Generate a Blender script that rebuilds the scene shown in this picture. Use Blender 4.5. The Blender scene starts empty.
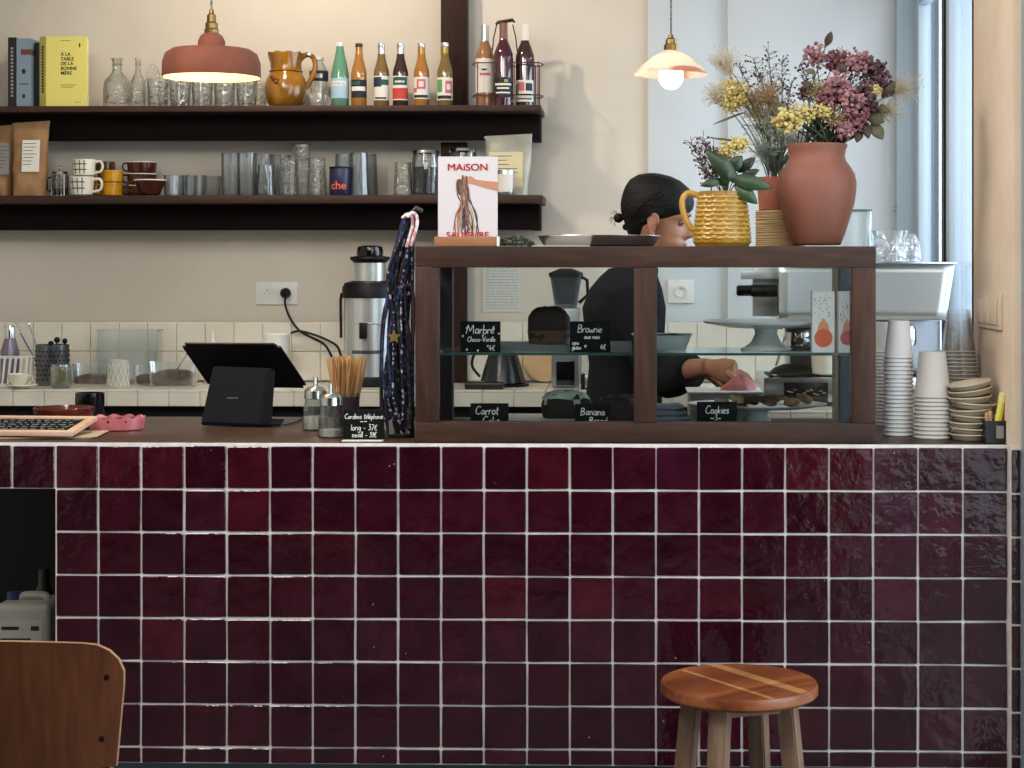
import bpy, bmesh, math, random
from mathutils import Vector, Matrix, Euler
R = math.radians
random.seed(7)
sc = bpy.context.scene
COL = sc.collection

# ------------------------------------------------------------------ camera
F = 1750.0; PPX, PPY = 579.0, 265.0; CY, CZ = -4.1, 1.32; YAW = R(1.33)
cd = bpy.data.cameras.new('camera'); cam = bpy.data.objects.new('camera', cd); COL.objects.link(cam)
cam.location = (0, CY, CZ); cam.rotation_euler = (R(90), 0, YAW)
cd.sensor_width = 36; cd.sensor_fit = 'HORIZONTAL'; cd.lens = 36 * F / 1024
cd.shift_x = (512 - PPX) / 1024; cd.shift_y = (PPY - 384) / 1024
cd.clip_start = 0.05; sc.camera = cam

# ------------------------------------------------------------------ world, lights, exposure
sc.view_settings.view_transform = 'Standard'; sc.view_settings.look = 'None'
sc.view_settings.gamma = 1; sc.view_settings.use_curve_mapping = False
sc.view_settings.exposure = 0.5
w = bpy.data.worlds.new('world'); sc.world = w; w.use_nodes = True
wb = w.node_tree.nodes['Background']; wb.inputs[0].default_value = (0.85, 0.92, 1.0, 1); wb.inputs[1].default_value = 2.0
sc.cycles.max_bounces = 8; sc.cycles.transparent_max_bounces = 40; sc.cycles.diffuse_bounces = 4
sc.cycles.glossy_bounces = 4; sc.cycles.transmission_bounces = 6; sc.cycles.caustics_reflective = False
sc.cycles.caustics_refractive = False; sc.cycles.sample_clamp_indirect = 4

def lamp(name, kind, loc, rot, power, color, size=None, size_y=None, spot=None, blend=0.5):
    l = bpy.data.lights.new(name, kind); o = bpy.data.objects.new(name, l); COL.objects.link(o)
    o.location = loc; o.rotation_euler = rot; l.energy = power; l.color = color
    if kind == 'AREA':
        l.shape = 'RECTANGLE'; l.size = size; l.size_y = size_y or size
    else:
        l.shadow_soft_size = size
    if spot: l.spot_size = spot; l.spot_blend = blend
    return o
def aim(a, b):
    return (Vector(b) - Vector(a)).to_track_quat('-Z', 'Y').to_euler()
# daylight outside the aluminium window behind the counter
lamp('daylight_back_window', 'AREA', (2.3, 1.35, 1.9), (0, R(90), 0), 60, (0.80, 0.91, 1.0), 2.0, 2.2)
# daylight outside the glazed shop front, right of and behind the camera
lamp('daylight_shop_front', 'AREA', (2.0, -2.2, 1.5), (0, R(90), 0), 80, (0.84, 0.92, 1.0), 2.0, 3.2)
# ceiling lamp of the seating area
lamp('ceiling_and_fill_panel', 'AREA', (-0.5, -2.3, 2.78), (R(28), 0, 0), 54, (1.0, 0.95, 0.89), 2.4, 1.0)
lamp('ceiling_and_fill_panel', 'AREA', (-1.3, -0.5, 2.72), aim((-1.3, -0.5, 2.72), (0.9, 0.1, 1.45)), 26, (1.0, 0.93, 0.84), 0.7, 0.7)  # fill panel added from the left to brighten the pier
# ceiling downlight above the shelves
a = (-1.12, 1.22, 2.74)
lamp('ceiling_spotlight', 'SPOT', a, aim(a, (-0.85, 2.0, 1.2)), 27, (1.0, 0.84, 0.66), 0.03, None, R(150), 0.6)

# ------------------------------------------------------------------ pixel to place
def W(px, py, Y):
    a = (px - PPX) / F; b = -(py - PPY) / F
    dx = -math.sin(YAW) + a * math.cos(YAW); dy = math.cos(YAW) + a * math.sin(YAW)
    t = (Y - CY) / dy
    return dx * t, CZ + b * t
def X(px, Y): return W(px, PPY, Y)[0]
def Z(py, Y, px=500): return W(px, py, Y)[1]
def SC(Y): return F / (Y - CY)          # pixels per metre
def YB(py, z=0.9): return (CZ - z) * F / (py - PPY) + CY   # depth of a point at height z seen at row py

# ------------------------------------------------------------------ materials
MATS = {}
def new(name):
    m = bpy.data.materials.new(name); m.use_nodes = True; return m, m.node_tree.nodes, m.node_tree.links
def rgba(c): return (c[0], c[1], c[2], 1)
def hx(h):
    h = h.lstrip('#'); v = [int(h[i:i+2], 16) / 255 for i in (0, 2, 4)]
    return tuple((x / 12.92 if x <= 0.04045 else ((x + 0.055) / 1.055) ** 2.4) for x in v)
def M(name, color, rough=0.5, metal=0.0, c2=None, scale=8, stretch=(1, 1, 1), bump=0.0, bscale=40, spec=0.5, coat=0, detail=3, lo=0.35, hi=0.65):
    if name in MATS: return MATS[name]
    m, N, L = new(name); p = N['Principled BSDF']
    if isinstance(color, str): color = hx(color)
    if isinstance(c2, str): c2 = hx(c2)
    p.inputs['Base Color'].default_value = rgba(color); p.inputs['Roughness'].default_value = rough
    p.inputs['Metallic'].default_value = metal; p.inputs['Specular IOR Level'].default_value = spec
    p.inputs['Coat Weight'].default_value = coat
    if c2 or bump:
        tc = N.new('ShaderNodeTexCoord'); mp = N.new('ShaderNodeMapping'); L.new(tc.outputs['Object'], mp.inputs[0])
        mp.inputs['Scale'].default_value = stretch
    if c2:
        n = N.new('ShaderNodeTexNoise'); n.inputs['Scale'].default_value = scale; n.inputs['Detail'].default_value = detail
        L.new(mp.outputs[0], n.inputs[0]); r = N.new('ShaderNodeValToRGB'); L.new(n.outputs[0], r.inputs[0])
        r.color_ramp.elements[0].position = lo; r.color_ramp.elements[0].color = rgba(color)
        r.color_ramp.elements[1].position = hi; r.color_ramp.elements[1].color = rgba(c2)
        L.new(r.outputs[0], p.inputs['Base Color'])
    if bump:
        n2 = N.new('ShaderNodeTexNoise'); n2.inputs['Scale'].default_value = bscale; n2.inputs['Detail'].default_value = 3
        L.new(mp.outputs[0], n2.inputs[0]); b = N.new('ShaderNodeBump'); b.inputs['Strength'].default_value = bump
        b.inputs['Distance'].default_value = 0.004
        L.new(n2.outputs[0], b.inputs['Height']); L.new(b.outputs[0], p.inputs['Normal'])
    MATS[name] = m; return m
def glass(name, tint=(1, 1, 1), body=0.06, bodyc=(0.9, 0.95, 0.95), edge=0.6, rough=0.02, face=0.03, bump=0, bscale=60, edgedark=None):
    """thin clear glass: see-through with a mirror share that grows at grazing angles and a little body colour"""
    if name in MATS: return MATS[name]
    m, N, L = new(name); N.remove(N['Principled BSDF']); out = N['Material Output']
    t = N.new('ShaderNodeBsdfTransparent'); t.inputs[0].default_value = rgba(tint)
    g = N.new('ShaderNodeBsdfGlossy'); g.inputs['Roughness'].default_value = rough; g.inputs[0].default_value = (0.95, 0.97, 1, 1)
    d = N.new('ShaderNodeBsdfDiffuse'); d.inputs[0].default_value = rgba(bodyc)
    lw = N.new('ShaderNodeLayerWeight'); lw.inputs[0].default_value = 0.35
    if edgedark:
        cr = N.new('ShaderNodeValToRGB'); L.new(lw.outputs['Facing'], cr.inputs[0])
        cr.color_ramp.elements[0].color = rgba(tint); cr.color_ramp.elements[0].position = 0.25
        cr.color_ramp.elements[1].color = rgba(edgedark); cr.color_ramp.elements[1].position = 0.95
        L.new(cr.outputs[0], t.inputs[0])
    mm = N.new('ShaderNodeMath'); mm.operation = 'MULTIPLY_ADD'; L.new(lw.outputs['Fresnel'], mm.inputs[0])
    mm.inputs[1].default_value = edge; mm.inputs[2].default_value = face; mm.use_clamp = True
    a = N.new('ShaderNodeMixShader'); a.inputs[0].default_value = body; L.new(t.outputs[0], a.inputs[1]); L.new(d.outputs[0], a.inputs[2])
    b = N.new('ShaderNodeMixShader'); L.new(mm.outputs[0], b.inputs[0]); L.new(a.outputs[0], b.inputs[1]); L.new(g.outputs[0], b.inputs[2])
    L.new(b.outputs[0], out.inputs[0])
    if bump:
        tc = N.new('ShaderNodeTexCoord'); n2 = N.new('ShaderNodeTexVoronoi'); n2.inputs['Scale'].default_value = bscale
        L.new(tc.outputs['Object'], n2.inputs[0]); bb = N.new('ShaderNodeBump'); bb.inputs['Strength'].default_value = bump
        bb.inputs['Distance'].default_value = 0.01; L.new(n2.outputs[0], bb.inputs['Height'])
        for q in (g, d, lw): L.new(bb.outputs[0], q.inputs['Normal'])
    MATS[name] = m; return m
def emit(name, color, s):
    if name in MATS: return MATS[name]
    m, N, L = new(name); N.remove(N['Principled BSDF']); e = N.new('ShaderNodeEmission')
    e.inputs[0].default_value = rgba(color); e.inputs[1].default_value = s; L.new(e.outputs[0], N['Material Output'].inputs[0])
    MATS[name] = m; return m
def wood(name, c1, c2, c3=None, axis='x', scale=6, rough=0.45, bump=0.15, ring=14, coat=0.0, spec=0.4):
    """board with long grain along one axis"""
    if name in MATS: return MATS[name]
    m, N, L = new(name); p = N['Principled BSDF']; p.inputs['Roughness'].default_value = rough; p.inputs['Coat Weight'].default_value = coat
    p.inputs['Coat Roughness'].default_value = 0.2; p.inputs['Specular IOR Level'].default_value = spec
    tc = N.new('ShaderNodeTexCoord'); mp = N.new('ShaderNodeMapping'); L.new(tc.outputs['Object'], mp.inputs[0])
    s = {'x': (0.12, 1, 1), 'y': (1, 0.12, 1), 'z': (1, 1, 0.12)}[axis]; mp.inputs['Scale'].default_value = s
    n = N.new('ShaderNodeTexNoise'); n.inputs['Scale'].default_value = scale; n.inputs['Detail'].default_value = 5; n.inputs['Distortion'].default_value = 0.6
    L.new(mp.outputs[0], n.inputs[0])
    n3 = N.new('ShaderNodeTexNoise'); n3.inputs['Scale'].default_value = scale * ring; n3.inputs['Detail'].default_value = 2
    L.new(mp.outputs[0], n3.inputs[0])
    mx = N.new('ShaderNodeMix'); mx.data_type = 'FLOAT'; mx.inputs[0].default_value = 0.35
    L.new(n.outputs[0], mx.inputs[2]); L.new(n3.outputs[0], mx.inputs[3])
    r = N.new('ShaderNodeValToRGB'); L.new(mx.outputs[0], r.inputs[0]); e = r.color_ramp.elements
    e[0].position = 0.36; e[0].color = rgba(hx(c1)); e[1].position = 0.64; e[1].color = rgba(hx(c2))
    if c3: q = e.new(0.5); q.color = rgba(hx(c3))
    L.new(r.outputs[0], p.inputs['Base Color'])
    b = N.new('ShaderNodeBump'); b.inputs['Strength'].default_value = bump; b.inputs['Distance'].default_value = 0.002
    L.new(n3.outputs[0], b.inputs['Height']); L.new(b.outputs[0], p.inputs['Normal'])
    MATS[name] = m; return m

# ------------------------------------------------------------------ mesh builder
class G:
    def __init__(s): s.b = bmesh.new(); s.mi = 0
    def _tag(s, f): f.material_index = s.mi
    def box(s, x0, x1, y0, y1, z0, z1, bev=0, seg=2):
        t = bmesh.new(); r = bmesh.ops.create_cube(t, size=1)
        for v in t.verts: v.co = ((x0 + x1) / 2 + v.co.x * (x1 - x0), (y0 + y1) / 2 + v.co.y * (y1 - y0), (z0 + z1) / 2 + v.co.z * (z1 - z0))
        if bev: bmesh.ops.bevel(t, geom=t.edges[:], offset=bev, segments=seg, profile=0.6, affect='EDGES')
        s.merge(t); return s
    def merge(s, t, mat=None):
        mp = {}
        for v in t.verts: mp[v] = s.b.verts.new(mat @ v.co if mat else v.co)
        for f in t.faces:
            try: nf = s.b.faces.new([mp[v] for v in f.verts]); nf.material_index = s.mi
            except ValueError: pass
        t.free()
    def rings(s, rs, closed=True, cap0=True, cap1=True):
        V = [[s.b.verts.new(p) for p in r] for r in rs]; n = len(V[0])
        for i in range(len(V) - 1):
            for k in range(n if closed else n - 1):
                q = (V[i][k], V[i][(k + 1) % n], V[i + 1][(k + 1) % n], V[i + 1][k])
                f = s.b.faces.new(q); s._tag(f)
        if closed:
            if cap0: s._tag(s.b.faces.new(V[0][::-1]))
            if cap1: s._tag(s.b.faces.new(V[-1]))
        return s
    def lathe(s, prof, c=(0, 0, 0), seg=28, cap0=True, cap1=False, sq=None):
        rs = []
        for r, z in prof:
            r = max(r, 1e-5)
            rs.append([(c[0] + r * math.cos(2 * math.pi * k / seg), c[1] + r * math.sin(2 * math.pi * k / seg), c[2] + z) for k in range(seg)])
        return s.rings(rs, True, cap0, cap1)
    def arc(s, r, z0, z1, a0, a1, seg=10, c=(0, 0, 0), r1=None):
        r1 = r if r1 is None else r1
        rs = [[(c[0] + rr * math.cos(R(a0 + (a1 - a0) * k / seg)), c[1] + rr * math.sin(R(a0 + (a1 - a0) * k / seg)), c[2] + z) for k in range(seg + 1)] for rr, z in ((r, z0), (r1, z1))]
        return s.rings(rs, False)
    def tube(s, pts, r, seg=8, closed=False, flat=1.0):
        P = [Vector(p) for p in pts]; n = len(P); rr = r if isinstance(r, (list, tuple)) else [r] * n
        up = None; rs = []
        for i in range(n):
            if closed: t = P[(i + 1) % n] - P[i - 1]
            else: t = P[min(i + 1, n - 1)] - P[max(i - 1, 0)]
            if t.length < 1e-9: t = Vector((0, 0, 1))
            t.normalize()
            if up is None: up = Vector((0, 1, 0)) if abs(t.y) < 0.9 else Vector((1, 0, 0))
            u = (up - t * up.dot(t)); u.normalize(); up = u; v = t.cross(u)
            rs.append([P[i] + u * (rr[i] * flat * math.cos(2 * math.pi * k / seg)) + v * (rr[i] * math.sin(2 * math.pi * k / seg)) for k in range(seg)])
        if closed: rs.append(rs[0][:])
        return s.rings(rs, True, not closed, not closed)
    def prism(s, pts, y0, y1, bev=0):
        """outline in x,z extruded along y"""
        t = bmesh.new(); a = [t.verts.new((p[0], y0, p[1])) for p in pts]; b = [t.verts.new((p[0], y1, p[1])) for p in pts]; n = len(pts)
        t.faces.new(a); t.faces.new(b[::-1])
        for i in range(n): t.faces.new((a[i], b[i], b[(i + 1) % n], a[(i + 1) % n]))
        if bev: bmesh.ops.bevel(t, geom=t.edges[:], offset=bev, segments=2, profile=0.6, affect='EDGES')
        s.merge(t); return s
    def ball(s, c, r, u=10, v=7, rot=None):
        if not isinstance(r, (tuple, list)): r = (r, r, r)
        t = bmesh.new(); bmesh.ops.create_uvsphere(t, u_segments=u, v_segments=v, radius=1)
        m = Matrix.Translation(c) @ (rot.to_matrix().to_4x4() if rot else Matrix.Identity(4)) @ Matrix.Diagonal((r[0], r[1], r[2], 1))
        s.merge(t, m); return s
    def ico(s, c, r, sub=1):
        t = bmesh.new(); bmesh.ops.create_icosphere(t, subdivisions=sub, radius=r); s.merge(t, Matrix.Translation(c)); return s
    def quad(s, *p):
        s._tag(s.b.faces.new([s.b.verts.new(q) for q in p])); return s
    def leaf(s, base, tip, width, nrm=(0, -1, 0), bend=0.15, n=6):
        a, b = Vector(base), Vector(tip); d = b - a; side = d.cross(Vector(nrm))
        if side.length < 1e-6: side = Vector((1, 0, 0))
        side.normalize(); nn = side.cross(d).normalized()
        L_, M_, R_ = [], [], []
        for i in range(n + 1):
            t = i / n; wd = width * 0.5 * math.sin(math.pi * min(1, t * 0.94 + 0.05)) ** 0.8; p = a + d * t + nn * (bend * d.length * math.sin(math.pi * t))
            L_.append(p - side * wd + nn * wd * 0.25); M_.append(p); R_.append(p + side * wd + nn * wd * 0.25)
        return s.rings([L_, M_, R_], False)
    def xf(s, m):
        for v in s.b.verts: v.co = m @ v.co
        return s
    def rough(s, amt, seed=0):
        rnd = random.Random(seed)
        for v in s.b.verts: v.co += Vector((rnd.uniform(-amt, amt), rnd.uniform(-amt, amt), rnd.uniform(-amt, amt)))
        return s

def setp(o, label=None, cat=None, group=None, kind=None):
    if label: o['label'] = label
    if cat: o['category'] = cat
    if group: o['group'] = group
    if kind: o['kind'] = kind
    return o
def obj(name, g, m, parent=None, loc=(0, 0, 0), rot=(0, 0, 0), smooth=35, label=None, cat=None, group=None, kind=None, sub=0, solid=0, recalc=True):
    if recalc: bmesh.ops.recalc_face_normals(g.b, faces=g.b.faces[:])
    me = bpy.data.meshes.new(name); g.b.to_mesh(me); g.b.free()
    for mm in (m if isinstance(m, (list, tuple)) else [m]): me.materials.append(mm)
    if smooth is not None:
        me.shade_smooth()
        try: me.set_sharp_from_angle(angle=R(smooth))
        except Exception: pass
    o = bpy.data.objects.new(name, me); COL.objects.link(o); o.location = loc; o.rotation_euler = rot
    if parent: o.parent = parent
    if solid:
        q = o.modifiers.new('solid', 'SOLIDIFY'); q.thickness = solid; q.offset = 0
    if sub:
        q = o.modifiers.new('sub', 'SUBSURF'); q.levels = sub; q.render_levels = sub
    return setp(o, label, cat, group, kind)
def thing(name, label, cat, loc=(0, 0, 0), rotz=0, group=None, rot=None):
    o = bpy.data.objects.new(name, None); COL.objects.link(o); o.empty_display_size = 0.05
    o.location = loc; o.rotation_euler = rot or (0, 0, rotz)
    return setp(o, label, cat, group)
def struct(name, g, m, parent=None, **k):
    return obj(name, g, m, parent, kind=None if parent else 'structure', **k)
def dup(root, loc=None, rotz=None, label=None, group=None, rot=None):
    r = root.copy(); COL.objects.link(r)
    if loc is not None: r.location = loc
    if rotz is not None: r.rotation_euler = (0, 0, rotz)
    if rot is not None: r.rotation_euler = rot
    if label: r['label'] = label
    if group: r['group'] = group
    for ch in list(root.children):
        c = ch.copy(); COL.objects.link(c); c.parent = r
        for gch in ch.children:
            d = gch.copy(); COL.objects.link(d); d.parent = c
    return r
def txt(body, size, m, parent, loc, rot=(R(90), 0, 0), bold=0.0, name='lettering', align='CENTER', sx=1.0, spacing=1.0):
    c = bpy.data.curves.new('t', 'FONT'); c.body = body; c.size = size; c.align_x = align; c.align_y = 'CENTER'
    c.extrude = 0.0002; c.offset = bold; c.space_line = spacing
    o = bpy.data.objects.new('t', c); COL.objects.link(o); bpy.context.view_layer.update()
    me = bpy.data.meshes.new_from_object(o.evaluated_get(bpy.context.evaluated_depsgraph_get()))
    bpy.data.objects.remove(o); bpy.data.curves.remove(c)
    me.materials.clear(); me.materials.append(m); me.name = name
    q = bpy.data.objects.new(name, me); COL.objects.link(q); q.location = loc; q.rotation_euler = rot; q.scale = (sx, 1, 1); q.parent = parent
    return q
ORD = 'first second third fourth fifth sixth seventh eighth ninth tenth eleventh twelfth thirteenth fourteenth fifteenth sixteenth seventeenth eighteenth nineteenth twentieth twenty-first twenty-second twenty-third twenty-fourth twenty-fifth twenty-sixth twenty-seventh twenty-eighth twenty-ninth thirtieth thirty-first thirty-second thirty-third thirty-fourth thirty-fifth thirty-sixth thirty-seventh thirty-eighth thirty-ninth fortieth'.split()

# chalk handwriting: strokes in a unit box
E_ = '0,.28 .36,.33 .3,.53 .1,.5 0,.2 .15,0 .38,.1'
A_ = '.42,.48 .2,.55 .02,.3 .15,.02 .38,.15 .42,.5 .44,.05 .52,0'
GL = {'M': (.95, '0,0 .12,1 .42,.3 .72,1 .85,0'), 'a': (.55, A_), 'r': (.38, '0,.52 .04,0;.04,.32 .18,.52 .34,.5'),
 'b': (.48, '0,1 .02,0 .28,.03 .4,.28 .22,.52 .03,.34'), 'é': (.46, E_ + ';.15,.68 .32,.85'), 'e': (.46, E_),
 'C': (.68, '.6,.85 .35,1 .06,.65 .08,.2 .32,0 .6,.14'), 'h': (.46, '0,1 .02,0;.02,.33 .2,.53 .34,.4 .36,0'),
 'o': (.48, '.2,.54 .03,.36 .06,.08 .24,0 .4,.2 .36,.46 .2,.54'), 'c': (.42, '.36,.46 .2,.55 .02,.3 .12,.02 .36,.08'),
 '-': (.4, '.05,.3 .3,.3'), 'V': (.6, '0,1 .25,0 .55,1'), 'n': (.46, '0,.52 .02,0;.02,.34 .2,.53 .34,.4 .36,0'),
 'i': (.16, '.05,.5 .06,0;.06,.7 .07,.74'), 'l': (.18, '.03,1 .05,.1 .14,0'), '4': (.55, '.3,1 .02,.35 .48,.38;.36,.6 .34,0'),
 '€': (.6, '.5,.85 .3,.95 .1,.6 .12,.2 .3,0 .5,.12;0,.6 .36,.62;0,.4 .34,.42'), 'B': (.62, '.02,0 .06,1 .42,.95 .45,.65 .08,.52 .5,.42 .5,.08 .02,0'),
 'w': (.62, '0,.5 .12,0 .27,.4 .42,0 .55,.52'), 'u': (.46, '0,.52 .05,.06 .22,0 .34,.2 .36,.52 .4,0'), 'x': (.42, '0,.52 .34,0;.34,.52 0,0'),
 's': (.38, '.3,.48 .12,.55 .05,.38 .28,.2 .2,.02 .02,.06'), 'g': (.46, '.38,.45 .16,.54 .03,.26 .2,.04 .38,.2 .4,.5 .38,-.3 .12,-.4 .03,-.25'),
 't': (.36, '.14,.9 .12,.08 .28,0;0,.6 .3,.62'), '3': (.48, '.05,.9 .35,.92 .15,.58 .4,.4 .3,.05 .02,.08'), '7': (.46, '0,.92 .4,.94 .14,0'),
 '1': (.24, '0,.75 .14,.98 .14,0'), 'k': (.44, '0,1 .02,0;.34,.5 .04,.26 .36,0'), 'd': (.48, '.38,.4 .15,.53 .02,.25 .15,0 .38,.15;.4,1 .4,0'),
 'p': (.46, '.02,.5 .04,-.4;.03,.38 .24,.53 .4,.3 .25,.02 .05,.08'), 'm': (.66, '0,.52 .02,0;.02,.34 .16,.52 .28,.4 .29,0;.29,.34 .44,.52 .55,.38 .56,0'),
 '~': (.7, '0,.3 .12,.42 .25,.22 .4,.42 .55,.24'), ' ': (.35, ''), '.': (.2, '.05,.05 .08,.0'),
 '♥': (.55, '.22,0 .02,.38 .12,.52 .22,.36 .34,.52 .44,.38 .22,0')}
def chalk(g, text, x, z, h, y=0, th=0.0007, jit=0.03, shear=0.12, seed=1, center=True):
    rnd = random.Random(seed); wd = sum(GL[c][0] for c in text) * h * 1.04
    if center: x -= wd / 2
    for ch in text:
        wch, st = GL[ch]; dz = rnd.uniform(-jit, jit) * h; k = rnd.uniform(0.92, 1.08)
        for stroke in st.split(';'):
            if not stroke: continue
            pts = [tuple(float(v) for v in q.split(',')) for q in stroke.split()]
            P = [(x + (a + shear * b) * h * k, y, z + b * h * k + dz) for a, b in pts]
            for q in range(len(P) - 1): g.tube([P[q], P[q + 1]], th, 4)
        x += wch * h * 1.04
    return g
def smooth(P, n=6):
    P = [Vector(p) for p in P]; out = []
    for i in range(len(P) - 1):
        p0, p1, p2, p3 = P[max(i - 1, 0)], P[i], P[i + 1], P[min(i + 2, len(P) - 1)]
        for k in range(n):
            u = k / n; out.append(0.5 * ((2 * p1) + (p2 - p0) * u + (2 * p0 - 5 * p1 + 4 * p2 - p3) * u * u + (3 * p1 - p0 - 3 * p2 + p3) * u ** 3))
    return out + [P[-1]]
# ------------------------------------------------------------------ palette
plaster = M('plaster', '#ded4c6', 0.85, c2='#d8cdbe', scale=3, bump=0.08, bscale=60)
plaster_white = M('plaster_white', '#d3d9dd', 0.8, c2='#ccd3d8', scale=3, bump=0.05, bscale=70)
plaster_pillar = M('plaster_pillar', '#ead6c0', 0.85, c2='#dfc8b0', scale=5, bump=0.12, bscale=40)
white_tile = M('white_tile', '#e3dfd3', 0.22, c2='#d9d4c6', scale=9, bump=0.1, bscale=30)
white_grout = M('white_grout', '#cfc8b8', 0.9)
dark_wood = wood('dark_wood', '#24130d', '#3f2218', axis='x', scale=5, rough=0.4)
dark_wood_z = wood('dark_wood_z', '#1e0f09', '#381e13', axis='z', scale=5, rough=0.6, spec=0.2)
shelf_edge = wood('shelf_edge', '#2f1c15', '#452c23', axis='x', scale=6, rough=0.5, spec=0.3)
shelf_fascia = wood('shelf_fascia', '#0c0504', '#180a07', axis='x', scale=5, rough=0.7, spec=0.12)
case_wood = wood('case_wood', '#2b1a13', '#4e342a', '#3a251c', axis='x', scale=7, rough=0.55, spec=0.25, ring=10)
case_wood_z = wood('case_wood_z', '#2b1a13', '#4e342a', '#3a251c', axis='z', scale=7, rough=0.55, spec=0.25, ring=10)
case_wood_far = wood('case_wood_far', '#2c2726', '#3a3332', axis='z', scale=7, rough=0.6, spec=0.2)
worktop_m = wood('worktop_wood', '#33211a', '#4f372b', axis='x', scale=5, rough=0.35)
black = M('black', '#060607', 0.5, spec=.3); black_gloss = M('black_gloss', '#08080a', 0.12); dark_void = M('dark_void', '#0a0a0b', 0.8)
steel = M('steel', '#c9cccd', 0.22, 1.0, bump=0.03, bscale=200, stretch=(1, 1, 0.05)); steel_d = M('steel_dark', '#6f7478', 0.3, 1.0)
chrome = M('chrome', '#e2e4e6', 0.08, 1.0); brass = M('brass', '#7d6640', 0.35, 1.0)
white_p = M('white_plastic', '#e9e8e6', 0.35); white_card = M('white_card', '#ecebe8', 0.6)
alu = M('aluminium', '#9aa9b3', 0.45, 0.2); alu_l = M('aluminium_light', '#b5c3cc', 0.4, 0.2)
slate = M('chalkboard', '#0d0f11', 0.85, spec=.15); chalk_m = M('chalk', '#e8e6e0', 0.9)
clear = glass('clear_glass', (0.97, 0.99, 0.99), 0.03); pane_m = glass('pane_glass', (0.93, 0.96, 0.96), 0.0, face=0.02, edge=0.5)
tumbler_m = glass('tumbler_glass', (0.86, 0.87, 0.87), 0.02, edge=0.3, face=0.03, edgedark=(0.3, 0.32, 0.32), bodyc=(0.8, 0.85, 0.85))
cut_m = glass('cut_glass', (0.92, 0.92, 0.90), 0.04, edge=0.35, face=0.04, edgedark=(0.5, 0.49, 0.47), bump=0.5, bscale=70)

# ------------------------------------------------------------------ walls, floor, ceiling
YW = 2.2; XR = 0.909; XR0W = 0.94
xs_, xs2 = X(648, YW), X(727, YW)
struct('floor', G().box(-3.6, 2.0, -7, 3.2, -0.1, 0), M('floor_stone', '#5d5f61', 0.5, c2='#4c4e50', scale=6))
struct('ceiling', G().box(-3.6, 1.06, -7, 2.3, 2.85, 2.95), M('ceiling_paint', '#d8d6d0', 0.9))
struct('wall_left', G().box(-3.3, -3.2, -7, 2.3, 0, 2.85), plaster)
struct('wall_front_added', G().box(-3.3, 1.06, -7.1, -7.0, 0, 2.85), M('added_wall_brown', '#5a4c40', 0.8))  # unseen wall added behind the camera so the tiles reflect a dark room
struct('wall_right_front', G().box(XR0W, 1.06, -7, -3.55, 0, 2.85), plaster_pillar)
struct('wall_back', G().box(-3.2, xs_, YW, YW + 0.12, 0, 2.85), plaster)
struct('wall_back_white', G().box(xs_, xs2, YW - 0.012, YW + 0.12, 0, 2.85, 0.002), plaster_white)
struct('wall_back_corner', G().box(xs2, 1.03, YW - 0.03, YW + 0.12, 0, 2.85, 0.003), plaster_white)
# right wall: painted pier beside the counter, reveal and aluminium window behind it, shop-front frame before it
yp = 0.42
g = G(); g.box(XR, 1.06, -0.03, yp, 0, 2.85, 0.004); g.box(XR, 1.06, yp, YW - 0.03, 0, 0.86); g.box(XR, 1.06, yp, YW - 0.03, 2.55, 2.85)
struct('wall_right', g, plaster_pillar)
g = G(); g.box(XR + 0.019, XR + 0.05, -0.085, -0.032, 0, 2.85, 0.003)
struct('trim_1', g, alu)
g = G(); g.box(XR + 0.05, XR + 0.09, -0.6, -0.09, 0, 0.12); g.box(XR + 0.05, XR + 0.09, -3.5, -0.09, 2.5, 2.6)
for yy in (-1.9, -3.5): g.box(XR + 0.05, XR + 0.09, yy, yy + 0.06, 0, 2.6)
wf = struct('window_2', g, alu)
struct('pane', G().box(XR + 0.066, XR + 0.072, -3.5, -0.09, 0.1, 2.5), pane_m, wf)
# sliding window behind: frame, two sashes, dark rubber gaps
xw = 1.0
g = G()
g.box(xw - 0.02, xw + 0.10, YW - 0.09, YW - 0.032, 0.90, 2.44, 0.003)      # far jamb
g.box(xw - 0.03, xw + 0.10, yp + 0.005, YW - 0.032, 2.44, 2.55, 0.004); g.box(xw - 0.02, xw + 0.10, yp + 0.005, YW - 0.032, 0.862, 0.90, 0.003)
g.box(xw - 0.045, xw - 0.022, yp + 0.005, YW - 0.032, 2.30, 2.335, 0.003); g.box(xw - 0.045, xw - 0.022, yp + 0.005, YW - 0.032, 2.38, 2.40, 0.003)
wn = struct('window_1', g, alu)
struct('near_jamb', G().box(xw - 0.085, xw + 0.10, yp + 0.005, yp + 0.055, 0.90, 2.44, 0.002), black, wn)
def sash(y0, y1, x0, f=0.055, top=2.30):
    g = G(); g.box(x0, x0 + 0.035, y0, y0 + f, 0.905, top, 0.003); g.box(x0, x0 + 0.035, y1 - f, y1, 0.905, top, 0.003)
    g.box(x0, x0 + 0.035, y0 + f, y1 - f, top - 0.07, top, 0.003); g.box(x0, x0 + 0.035, y0 + f, y1 - f, 0.905, 0.965, 0.003)
    s = struct('sash', g, alu_l, wn)
    g = G()
    for yy in (y0 + f, y1 - f - 0.012): g.box(x0 + 0.005, x0 + 0.03, yy, yy + 0.012, 0.965, top - 0.07)
    g.box(x0 + 0.005, x0 + 0.03, y1 - 0.001, y1 + 0.02, 0.905, top)
    return s
sash(1.30, YW - 0.10, xw + 0.045)
sash(yp + 0.06, 1.32, xw + 0.005)
g = G(); g.box(xw + 0.0, xw + 0.04, 1.322, 1.36, 0.905, 2.44); g.box(xw - 0.012, xw + 0.0, yp + 0.003, yp + 0.03, 0.905, 2.44)
struct('rubber_seal', g, black, wn)
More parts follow.
